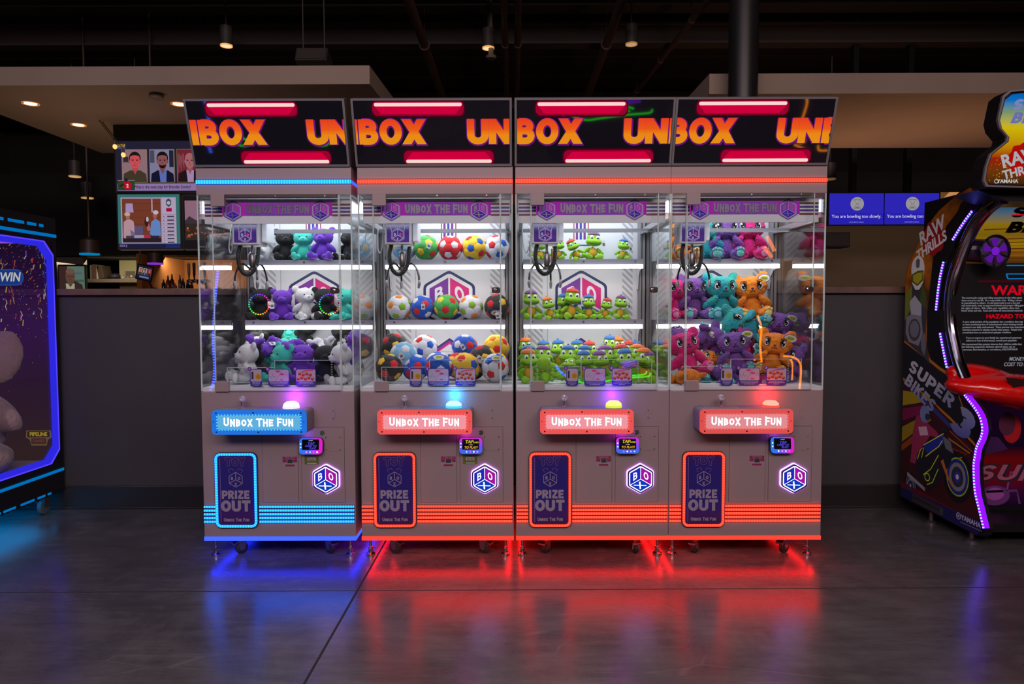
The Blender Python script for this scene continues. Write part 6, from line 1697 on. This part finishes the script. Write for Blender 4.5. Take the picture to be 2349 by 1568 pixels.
ttl = ramp_emi('title_metal', [(0, (96, 98, 176)), (.5, (150, 150, 184)), (1, (205, 203, 214))], 2, .60, .95, glow=False, rough=.35)
b = MB(SP)
M0 = b.M
b.M = M0 @ Matrix.Translation((-.80 * _n, .990, 0)) @ Matrix.Rotation(R(-25), 4, 'Z'); word(b, 'SUPER', 0, -.055, .085, ttl, w=.22, d0=.0022, d1=.003, sx=1.42, gap=.07, slant=.15)
b.M = M0 @ Matrix.Translation((-.835 * _n, .893, 0)) @ Matrix.Rotation(R(-29), 4, 'Z'); word(b, 'BIKES', 0, -.05, .085, ttl, w=.22, d0=.0022, d1=.003, sx=1.12, gap=.07, slant=.15)
b.M = M0 @ Matrix.Translation((-.42 * _n, .645, 0)) @ Matrix.Rotation(R(-27), 4, 'Z'); word(b, '3', 0, 0, .17, ttl, w=.30, d0=.0022, d1=.003, sx=1.35, slant=.15); b.plate([(-.46, .018), (.02, .018), (.02, -.012), (-.44, -.012)], .0022, .0028, pbr('title_blue', (56, 58, 130), .35))
b.build('title_lettering', side)
b = MB(SP)     # printed race bike with its rider
wh = (-.365 * _n, .400)
def W_(cx, cz, rx, rz, k, rim, tyre=(16, 16, 20)):
    for f, c in ((1, tyre), (.76, rim), (.70, (24, 34, 92)), (.56, (92, 88, 100)), (.40, (34, 34, 44)), (.22, (30, 40, 120)), (.10, (150, 140, 150))):
        b.plate(circ(cx, cz, rx * f, 26, rz * f), .002 + k * .00012, .0021 + k * .00012, pr(c)); k += 1
W_(-.765 * _n, .195, .068, .082, 0, (96, 110, 40)); W_(-.335 * _n, .355, .125, .150, 0, (110, 130, 40))
ZB = lambda z: .20 + (z - .25) * .86


def K(P, c, k):
    b.plate(q([(a, ZB(z)) for a, z in P]), .0032 + k * .00012, .0033 + k * .00012, pr(c))
K([(.72, .42), (.70, .60), (.60, .62), (.50, .70), (.42, .68), (.37, .58), (.40, .50), (.50, .32), (.58, .27), (.70, .33)], (22, 22, 30), 0); K([(.66, .58), (.58, .62), (.48, .70), (.42, .66), (.50, .60), (.60, .52)], (26, 34, 110), 1); K([(.47, .68), (.40, .66), (.37, .58), (.44, .60)], (74, 76, 84), 2)
K([(.46, .52), (.40, .40), (.36, .36), (.375, .35), (.42, .40), (.48, .50)], (140, 74, 34), 3); K([(.80, .34), (.62, .27), (.62, .245), (.80, .31)], (110, 108, 116), 3)
for k, P in enumerate(([(.64, .58), (.52, .66), (.46, .70)], [(.62, .50), (.55, .56), (.50, .60), (.47, .65)], [(.64, .36), (.57, .42), (.50, .54)], [(.60, .30), (.55, .33), (.50, .44)], [(.70, .46), (.67, .54), (.64, .56), (.66, .48)])):
    b.strip(q([(a, ZB(z)) for a, z in P]), .006, .004, .0042, pr((150, 164, 40)))
b.ring(circ(-.60 * _n, .29, .026, 14), circ(-.60 * _n, .29, .020, 14), .004, .0042, pr((150, 164, 40)))
K([(.75, .66), (.72, .78), (.66, .80), (.60, .74), (.52, .70), (.50, .66), (.58, .66), (.64, .58), (.70, .50), (.72, .42), (.77, .42), (.76, .55)], (112, 34, 62), 4); K([(.70, .70), (.62, .72), (.60, .66), (.68, .64)], (150, 120, 136), 5)
b.plate(circ(-.64 * _n, .678, .046, 18, .054), .0040, .0042, pr((84, 92, 124))); b.plate(circ(-.612 * _n, .664, .024, 14, .022), .0042, .0044, pr((30, 40, 62))); K([(.50, .71), (.46, .75), (.40, .74), (.45, .70)], (26, 26, 32), 9)
b.build('race_bike_print', side)
b = MB(SP)     # helmeted rider on the upper panel
def Q(P, c, k):
    b.plate(q(P), .0014 + k * .00012, .0015 + k * .00012, pr(c))
Q([(.868, 1.40), (.80, 1.50), (.70, 1.50), (.66, 1.42), (.65, 1.28), (.655, 1.16), (.63, 1.05), (.60, .99), (.66, 1.03), (.868, 1.13)], (44, 42, 48), 0); Q([(.868, 1.42), (.80, 1.49), (.80, 1.34), (.868, 1.26)], (84, 92, 30), 1); Q([(.70, 1.50), (.655, 1.42), (.655, 1.33), (.72, 1.38)], (52, 62, 30), 1); Q([(.82, 1.38), (.77, 1.42), (.70, 1.36), (.70, 1.28), (.80, 1.28)], (130, 128, 136), 2)
Q([(.85, 1.28), (.80, 1.30), (.70, 1.29), (.68, 1.18), (.72, 1.10), (.82, 1.12), (.855, 1.18)], (96, 94, 102), 3); b.plate(circ(-.765 * _n, 1.20, .062, 20, .072), .0020, .0022, pr((52, 50, 56))); b.plate(circ(-.765 * _n, 1.205, .046, 20, .054), .0022, .0024, pr((84, 82, 92))); Q([(.70, 1.15), (.66, 1.19), (.645, 1.10), (.66, 1.04), (.69, 1.08)], (78, 76, 86), 8)
b.plate(circ(-.745 * _n, 1.585, .066, 22, .085), .0022, .0024, pr((176, 174, 178))); Q([(.803, 1.56), (.80, 1.50), (.765, 1.455), (.725, 1.455), (.69, 1.50), (.685, 1.57), (.745, 1.54)], (160, 158, 164), 9); Q([(.802, 1.555), (.80, 1.505), (.745, 1.478), (.692, 1.51), (.686, 1.575), (.745, 1.575)], (70, 68, 18), 10); Q([(.790, 1.548), (.788, 1.512), (.745, 1.490), (.702, 1.52), (.696, 1.562), (.745, 1.562)], (128, 122, 30), 11); Q([(.765, 1.64), (.745, 1.655), (.725, 1.64), (.728, 1.60), (.745, 1.59), (.762, 1.60)], (70, 66, 74), 11); Q([(.775, 1.465), (.745, 1.44), (.715, 1.465), (.73, 1.45), (.745, 1.43), (.76, 1.45)], (40, 40, 44), 12)
b.build('rider_print', side)
b = MB(SP); b.plate([(x * 1.0 - .605 * _n, z + 1.765) for x, z in [(.105 * (1 + .08 * math.sin(7 * R(a))) * math.cos(R(a)), .105 * (1 + .08 * math.sin(7 * R(a))) * math.sin(R(a))) for a in range(0, 360, 12)]], .0012, .0016, pr((110, 18, 20))); o = b.build('brand_splash', side)
for s_, dz in (('RAW', .042), ('THRILLS', -.048)):
    text('brand_text', s_, .115 if s_ == 'RAW' else .088, SP @ Matrix.Translation((-.605 * _n - .02 + (.0), 1.765 + dz, .002)) @ Matrix.Rotation(R(22), 4, 'Z'), pr((176, 172, 176)), o, .03, sx=.92, shear=.15)
text('maker_text', '@YAMAHA' if False else 'YAMAHA', .042, SP @ Matrix.Translation((-.215 * _n, .128, .003)) @ Matrix.Rotation(R(-1), 4, 'Z'), pr((130, 128, 150)), side, .015, sx=.9)
b = MB(SP); b.ring(circ(-.315 * _n, .131, .020, 18), circ(-.315 * _n, .131, .015, 18), .002, .003, pr((130, 128, 150))); b.plate(circ(-.315 * _n, .131, .008, 12), .002, .003, pr((130, 128, 150))); b.plate(rect(-.30 * _n, -.13 * _n, .098, .103), .002, .003, pr((80, 78, 100))); b.build('maker_mark', side)
# light strips, chrome frame tube
LV = led('led_violet', (92, 12, 255), (120, 190, 255), 4.5, 3.0, .017)
lp = spline([(-a * _n, z) for a, z in LOW], 4)
b = MB(SP); b.strip(lp, .022, -.02, .006, emi((96, 8, 210), 3.0)); b.build('edge_light_channel', t)
b = MB(SP); b.strip(lp, .011, .004, .009, LV); b.build('edge_light_strip', t)
for P in ([(.445, .985), (.480, 1.085), (.515, 1.19)], [(.556, 1.325), (.545, 1.42), (.528, 1.52), (.500, 1.614)], [(.425, 1.738), (.345, 1.82), (.270, 1.885)], [(.222, 1.929), (.176, 1.961)]):
    pp = spline([(-a * _n, z) for a, z in P], 5)
    b = MB(SP); b.strip(pp, .030, -.02, .004, pbr('channel_violet', (60, 26, 110), .4)); b.build('light_channel', t)
    b = MB(SP); b.strip(pp, .011, .004, .009, LV); b.build('edge_light_strip', t)
tb = spline([SP @ Vector((-a * _n, z, -.02)) for a, z in [(.064, 1.925), (.115, 1.912), (.193, 1.876), (.292, 1.794), (.379, 1.65), (.440, 1.517), (.465, 1.378), (.455, 1.245), (.425, 1.14), (.375, 1.016), (.298, .896)]], 6)
b = MB(); b.tube(tb, .034, pbr('dark_chrome', (150, 140, 150), .12, 1.0), 16); autosmooth(b.build('frame_tube', t))
# the front: picture panel, warning panel, red bike
fy = .43
b = MB(front(0, fy, 0)); b.plate(rect(2.585, 3.5, .13, 2.0), -.3, 0, pb); fp = b.build('front_panel', t)
sky = ramp_emi('attract_sky', [(0, (66, 40, 14)), (.14, (120, 74, 12)), (.3, (150, 118, 10)), (.45, (120, 92, 16)), (.62, (140, 110, 16)), (.82, (62, 96, 120)), (1, (16, 56, 110))], 2, 1.60, 1.97, .9)
b = MB(front(0, fy, 0)); b.plate([(2.66, 1.60), (3.5, 1.60), (3.5, 1.965), (2.84, 1.965), (2.74, 1.85), (2.68, 1.72)], 0, .004, sky)
for k in range(10):
    z = 1.625 + k * .019; b.strip([(2.70 + (k * 37 % 11) * .02, z), (2.90 + (k * 53 % 9) * .03, z + .006), (3.4, z + .002)], .006, .004, .0044, emi(((90, 40, 10), (150, 90, 16), (110, 60, 14))[k % 3], .8))
o = b.build('attract_picture', fp)
b = MB(front(0, fy - .006, 0)); word(b, 'SUPER', 2.905, 1.868, .060, pbr('title_dark', (50, 44, 52), .3), w=.26, d1=.006, sx=1.9, slant=.6); word(b, 'BIKES', 2.880, 1.778, .064, pbr('title_dark', (50, 44, 52), .3), w=.26, d1=.006, sx=1.8, slant=.6); b.build('attract_title', fp)
b = MB(front(0, fy - .0065, 0)); b.plate([(2.91, 1.878), (3.04, 1.878), (3.045, 1.885), (2.912, 1.885)], .006, .008, emi((200, 10, 30), 1.0)); b.build('title_underline', fp)
for a in (((2.90, 1.588), (3.4, 1.588)), ((2.90, 1.538), (3.4, 1.538)), ((2.91, 1.510), (3.4, 1.510)), ((2.91, 1.510), (2.90, 1.538))):
    b = MB(front(0, fy, 0)); b.strip(list(a), .006, 0, .003, emi((10, 120, 190), .9)); b.build('cyan_line', fp)
red = emi((200, 8, 34), .95)
text('warning_title', 'WARNING', .080, front(2.815, fy - .003, 1.439), red, fp, .025, align='LEFT', sx=1.12)
txt = emi((142, 140, 150), .8)
W1 = ['The motorcycle racing and riding experience in this video game', 'these moves in real life.  Be a responsible rider.  Riding a motor', 'to yourself and to others.  A real motorcycle is not a toy and', 'real motorcycle, wear an approved helmet and proper riding gear', 'the rights of others.  Ride within your capabilities, allow time', 'Never drink and ride.  Read and follow all instructional materials']
W2 = ['A very small portion of the population has a condition that may', 'or have momentary loss of consciousness when viewing certain', 'present in our daily environment.  These persons may experience', 'television pictures or playing certain video games.  People who', 'nonetheless have an undetected epileptic condition.', '', '      If you or anyone in your family has experienced symptoms', '      seizures or loss of awareness), consult your physician', 'We recommend that parents observe their children while they', 'the following symptoms: dizziness, altered vision, eye or', 'awareness, disorientation, or convulsions, DISCONTINUE']
for k, s_ in enumerate(W1):
    text('warning_text', s_, .0150, front(2.640, fy - .003, 1.398 - k * .0151), txt, fp, .006, align='LEFT', sx=.92)
text('warning_title', 'HAZARD TO EPILEPTICS', .035, front(2.787, fy - .003, 1.288), red, fp, .02, align='LEFT', sx=1.12)
for k, s_ in enumerate(W2):
    if s_:
        text('warning_text', s_, .0150, front(2.650, fy - .003, 1.257 - k * .0158 - (.006 if k > 7 else 0)), txt, fp, .006, align='LEFT', sx=.92)
text('warning_text', 'MONEY IN', .032, front(2.930, fy - .003, 1.036), txt, fp, .012, align='LEFT', shear=.2, sx=.8)
text('warning_text', 'COST TO PLAY', .032, front(2.900, fy - .003, 1.004), txt, fp, .012, align='LEFT', shear=.2, sx=.8)
b = MB(front(0, fy, 0)); b.plate(rect(2.74, 3.5, 1.490, 1.500), 0, .002, emi((90, 0, 20), .8)); b.build('red_line', fp)
# speaker pod
M = Matrix.Translation((2.782, fy - .02, 1.663)) @ Matrix.Rotation(R(-18), 4, 'Z') @ front() @ Matrix.Diagonal((.80, 1.0, 1, 1))
b = MB(M); b.lathe([(.055, -.05), (.088, .07), (.094, .11), (.086, .115), (.080, .095)], pbr('speaker_gloss', (34, 24, 48), .2, coat=.5), n=28); sp_ = autosmooth(b.build('speaker_pod', t))
b = MB(M); b.lathe([(.080, .096), (.001, .098)], pbr('speaker_violet', (44, 16, 70), .3), n=24, caps=False)
vio = emi((96, 22, 160), .8)
for k in range(5):
    a = R(72 * k + 18); b.plate([(.030 * math.cos(a - .4), .030 * math.sin(a - .4)), (.070 * math.cos(a - .34), .070 * math.sin(a - .34)), (.074 * math.cos(a), .074 * math.sin(a)), (.070 * math.cos(a + .34), .070 * math.sin(a + .34)), (.030 * math.cos(a + .4), .030 * math.sin(a + .4))], .098, .102, vio)
    b.strip([(.02 * math.cos(a + .63), .02 * math.sin(a + .63)), (.08 * math.cos(a + .63), .08 * math.sin(a + .63))], .014, .100, .110, pbr('speaker_gloss', (34, 24, 48), .2, coat=.5))
b.plate(circ(0, 0, .024, 18), .100, .112, emi((126, 30, 214), .8)); b.build('speaker_grille', sp_)
b = MB(); b.cyl((2.62, fy + .02, 1.68), (2.77, fy - .01, 1.672), .07, pbr('speaker_gloss', (34, 24, 48), .2, coat=.5), n=20); b.build('speaker_arm', sp_, smooth=False)
# red ride-on body with dark vent, seat and handlebar
rg = pbr('red_fairing', (226, 10, 8), .25, coat=.6)
body = fuse('red_bike_body', [((.34, 0, -.01), (.50, .20, .105), (0, 6, 0)), ((.17, .06, .02), (.30, .13, .105), (0, 20, 0)), ((.58, -.03, -.03), (.35, .22, .115), (0, 0, 0)), ((.03, .10, .065), (.13, .07, .06), (0, 26, 0))], .012, 5)
o = bpy.data.objects.new('bike_fairing', body); body.transform(Matrix.Translation((2.66, .34, .855))); COL.objects.link(o); o.parent = t; dress(o, rg)
b = MB(front(2.80, .185, .895)); b.plate([(-.06, .058), (.06, .045), (.135, -.045), (.05, -.040), (-.02, -.005)], 0, .012, pbr('vent_dark', (40, 4, 10), .5)); b.build('vent', o)
b = MB(); b.tube([(2.92, .18, .97), (3.02, .12, .985), (3.12, .10, 1.0)], .016, rubber, 10); b.tube([(2.93, .20, .955), (3.1, .16, .97)], .010, chrome, 8); b.lathe([(.03, .96), (.03, 1.0)], chrome, Matrix.Translation((2.96, .17, 0)), 16); b.build('handlebar', t, smooth=False)
# lower front art
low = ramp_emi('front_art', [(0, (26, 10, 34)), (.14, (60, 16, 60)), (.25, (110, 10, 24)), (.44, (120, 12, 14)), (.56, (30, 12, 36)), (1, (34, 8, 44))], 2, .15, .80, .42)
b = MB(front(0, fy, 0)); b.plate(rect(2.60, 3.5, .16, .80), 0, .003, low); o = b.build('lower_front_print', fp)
b = MB(front(0, fy - .003, 0)); b.plate(circ(2.96, .62, .055, 18, .085), 0, .0006, pr((120, 16, 24))); b.plate(circ(2.93, .65, .05, 16, .07), .0006, .001, pr((60, 24, 44))); b.plate([(2.68, .50), (2.74, .58), (2.88, .57), (2.94, .50), (2.82, .47)], 0, .0005, pr((44, 20, 60))); b.plate(circ(2.87, .22, .09, 20, .06), 0, .0006, pr((74, 36, 84))); b.plate(circ(2.87, .23, .055, 18, .038), .0006, .001, pr((110, 54, 116))); b.strip([(2.70, .17), (2.72, .24), (3.0, .25), (3.02, .17)], .014, 0, .001, pr((70, 40, 84))); b.strip([(2.94, .25), (2.96, .36), (3.1, .36)], .012, 0, .001, pr((84, 50, 96))); b.build('front_figures', o)
b = MB(front(0, fy - .004, 0)); word(b, 'SUPER', 2.73, .303, .110, pr((34, 22, 34)), w=.30, d1=.0006, sx=1.6, slant=.5); word(b, 'SUPER', 2.738, .310, .096, pr((116, 62, 84)), w=.18, d0=.0006, d1=.0012, sx=1.7, slant=.5); b.build('front_lettering', o)
# marquee sign
mk = [(3.05, 2.455), (2.589, 2.455), (2.536, 2.449), (2.504, 2.423), (2.481, 2.303), (2.493, 2.26), (2.532, 2.216), (2.528, 2.194), (2.446, 2.128), (2.425, 2.06), (2.417, 1.997), (2.433, 1.963), (2.605, 1.956), (3.05, 1.956)]
b = MB(front(0, -.06, 0)); b.plate(mk, -.10, -.004, pb); b.plate([(2.45, 1.96), (3.0, 1.96), (3.0, 1.90), (2.62, 1.90)], -.30, -.08, pb); mq = b.build('marquee_sign', t)
ins = [(x + (.022 if x < 3 else 0) * (1 if x < 2.6 else 0), z + (-.018 if z > 2.4 else .018 if z < 1.98 else 0)) for x, z in mk]
sun = ramp_emi('marquee_sunset', [(0, (46, 26, 16)), (.16, (104, 54, 10)), (.30, (150, 30, 10)), (.42, (190, 130, 6)), (.62, (208, 184, 10)), (.78, (120, 150, 110)), (.9, (10, 110, 190)), (1, (0, 90, 180))], 2, 1.96, 2.45, .95)
b = MB(front(0, -.06, 0)); b.plate(ins, -.004, .002, sun); o = b.build('marquee_picture', mq)
b = MB(front(0, -.06, 0)); b.ring(mk, [(x + (.010 if x < 3 else 0) * (1 if x < 2.6 else 0), z + (-.008 if z > 2.4 else .008 if z < 1.98 else 0)) for x, z in mk], -.004, .010, alu); b.build('marquee_rim', mq)
random.seed(3)
b = MB(front(0, -.0622, 0))
for k in range(60):
    x, z = random.uniform(2.45, 2.62), random.uniform(1.99, 2.10); b.plate(circ(x, z, random.uniform(.001, .004), 5, .0025), 0, .0005, emi(((226, 150, 20), (190, 100, 10), (120, 60, 10))[k % 3], .9))
b.plate([(2.585 + .085 * (1 + .07 * math.sin(9 * R(a))) * math.cos(R(a)) + .045, 2.10 + .085 * (1 + .07 * math.sin(9 * R(a))) * math.sin(R(a))) for a in range(0, 360, 10)], .0005, .001, emi((176, 12, 10), .9)); b.build('marquee_splash', mq)
text('brand_text', 'RAW', .092, front(2.510, -.0645, 2.085) @ Matrix.Rotation(R(14), 4, 'Z'), emi((176, 176, 178), .9), mq, .03, align='LEFT', sx=.95)
text('brand_text', 'THRILLS', .062, front(2.520, -.0645, 2.018) @ Matrix.Rotation(R(14), 4, 'Z'), emi((176, 176, 178), .9), mq, .03, align='LEFT', sx=.95)
text('maker_text', 'YAMAHA', .026, front(2.545, -.0645, 1.990), emi((200, 196, 190), .9), mq, .02)
b = MB(front(0, -.0645, 0)); b.ring(circ(2.487, 1.990, .011, 16), circ(2.487, 1.990, .008, 16), 0, .001, emi((200, 196, 190), .9)); b.build('maker_mark', mq)
b = MB(front(0, -.0645, 0)); word(b, 'SUPER', 2.552, 2.352, .055, emi((130, 134, 190), .9), w=.24, d1=.001, sx=1.3, slant=.45); word(b, 'BIKES', 2.548, 2.285, .055, emi((110, 114, 176), .9), w=.24, d1=.001, sx=1.3, slant=.45); b.build('marquee_title', mq)
# chrome kick guard and feet
b = MB(SP); b.plate(q([(.72, .155), (.72, .105), (.45, .092), (.45, .14)]), .002, .02, pbr('kick_guard', (110, 108, 124), .25, .8))
b.plate(q([(.71, .142), (.71, .136), (.46, .122), (.46, .128)]), .02, .022, rubber); b.build('kick_guard', t)
for x, y in ((2.60, .60), (2.63, .26), (3.3, .60), (3.3, .26)):
    b = MB(Matrix.Translation((x, y, 0))); b.lathe([(.036, 0), (.036, .010), (.014, .02), (.012, .12)], pbr('foot_grey', (120, 116, 124), .35, .8), n=20); autosmooth(b.build('levelling_foot', t))
b = MB(Matrix.Translation((2.70, .30, .045)) @ Matrix.Rotation(R(90), 4, 'Y')); b.lathe([(.03, 0), (.042, .005), (.042, .028), (.03, .033)], rubber, n=22); autosmooth(b.build('caster_wheel', t))
b = MB(); b.box(2.62, 3.5, .16, .80, .085, .13, pb); b.build('base_frame', t)
rehome(t)

# ================================================================ GAMES ON THE OTHER SIDE OF THE AISLE, SEEN MIRRORED IN THE GLASS
gb = pbr('game_black', (22, 21, 26), .5)


def back_cab(name, x0, x1, h, label):
    t = empty(name, ((x0 + x1) / 2, -4.7, 0), label, 'arcade machine')
    b = MB(); b.box(x0, x1, -5.0, -4.34, .06, h, gb); b.box(x0 + .04, x1 - .04, -4.95, -4.4, 0, .06, gb); b.build('cabinet', t, bevel=.02)
    return t


def tubes(t, lines, col, r, s, name='neon_tube'):
    for P in lines:
        b = MB(); b.tube(spline([(x, -4.325, z) for x, z in P], 5) if len(P) > 2 else [(x, -4.325, z) for x, z in P], r, emi(col, s), 8); b.build(name, t, smooth=True)


HUE = [(255, 40, 40), (255, 110, 20), (255, 200, 20), (150, 255, 30), (40, 255, 60), (20, 220, 160), (20, 140, 255), (40, 50, 255), (140, 30, 255), (255, 20, 200), (255, 20, 110)]
for x, xg, lab in ((-2.93, -3.17, 'black game with a rainbow ring of lights, mirrored in the leftmost machine glass, left ring'), (-2.12, -2.24, 'black game with a rainbow ring of lights, mirrored in the leftmost machine glass, right ring')):
    t = back_cab('ring_light_game', x - .33, x + .33, 1.75, lab)
    t['group'] = 'games across the aisle'
    b = MB(front(x, -4.34, 1.40)); b.M = Matrix.Translation((x, -4.34, 1.40)) @ Matrix.Rotation(R(-90), 4, 'X')
    for k in range(26):
        a = 2 * PI * k / 26; b.plate(circ(.115 * math.cos(a), .115 * math.sin(a), .0085, 8), 0, .006, emi(HUE[int(k / 26 * 11)], 15))
    b.build('ring_lights', t)
    xr = max(min(xg, x + .24), x - .24)
    b = MB(); b.M = Matrix.Translation((xr, -4.34, .22)) @ Matrix.Rotation(R(-90), 4, 'X')
    for k in range(16):
        a = 2 * PI * k / 16; b.plate(circ(.075 * math.cos(a), .045 * math.sin(a), .013, 8), 0, .006, emi((40, 255, 60), 9))
    b.build('button_lights', t)
t = back_cab('strip_light_game', -3.95, -3.38, 1.9, 'dark game edged by a blue strip of lights, mirrored at the leftmost machine\'s left edge')
t['group'] = 'games across the aisle'
b = MB(); b.M = Matrix(((1, 0, 0, 0), (0, 0, 1, -4.33), (0, 1, 0, 0), (0, 0, 0, 1))); b.strip(spline([(-3.39, 1.79), (-3.44, 1.39), (-3.47, .99), (-3.46, .69), (-3.48, .5), (-3.56, .30), (-3.57, .10)], 6), .03, 0, .01, led('blue_strip_far', (10, 30, 255), (90, 140, 255), 9, 16, .032)); b.build('edge_light_strip', t)
t = back_cab('neon_outline_game', 2.70, 3.80, 2.3, 'game with amber neon line drawings, mirrored in the rightmost machine glass')
t['group'] = 'games across the aisle'
tubes(t, [[(2.79, 1.26), (2.84, 1.12), (2.83, .92), (2.85, .72)], [(3.10, .79), (3.23, .77), (3.30, .67), (3.29, .41)], [(3.28, .24), (3.32, .28), (3.40, .23), (3.35, .19), (3.28, .24)], [(3.29, .17), (3.41, .12), (3.49, .08)], [(3.53, .32), (3.57, .37), (3.63, .38)], [(3.57, .16), (3.60, .10), (3.71, .10)]], (255, 140, 16), .012, 11)
tubes(t, [[(2.89, 2.16), (2.98, 1.99)], [(2.86, 2.04), (2.95, 1.92)]], (255, 120, 16), .022, 9)
t = back_cab('rainbow_arc_game', .40, 1.75, .82, 'low game with green and blue neon arcs, mirrored in the third machine\'s display')
t['group'] = 'games across the aisle'
tubes(t, [[(.48, .69), (.55, .60), (.66, .54)]], (20, 60, 255), .012, 12)
tubes(t, [[(.66, .53), (.83, .48), (1.0, .50), (1.3, .54), (1.54, .56), (1.57, .60)], [(.89, .55), (.93, .60)], [(.95, .54), (.97, .60)], [(1.02, .53), (1.01, .60)], [(1.12, .61), (1.22, .56)], [(1.22, .61), (1.32, .58)], [(1.26, .64), (1.36, .61)]], (40, 255, 40), .010, 7)
tubes(t, [[(1.24, .665), (1.43, .69)], [(1.25, .685), (1.43, .72)], [(.60, .64), (.69, .65)], [(1.26, .705), (1.42, .75)]], (150, 30, 255), .009, 4)

for o in [q for q in bpy.data.objects if q.parent is None and q.get('group') == 'games across the aisle']:
    rehome(o)
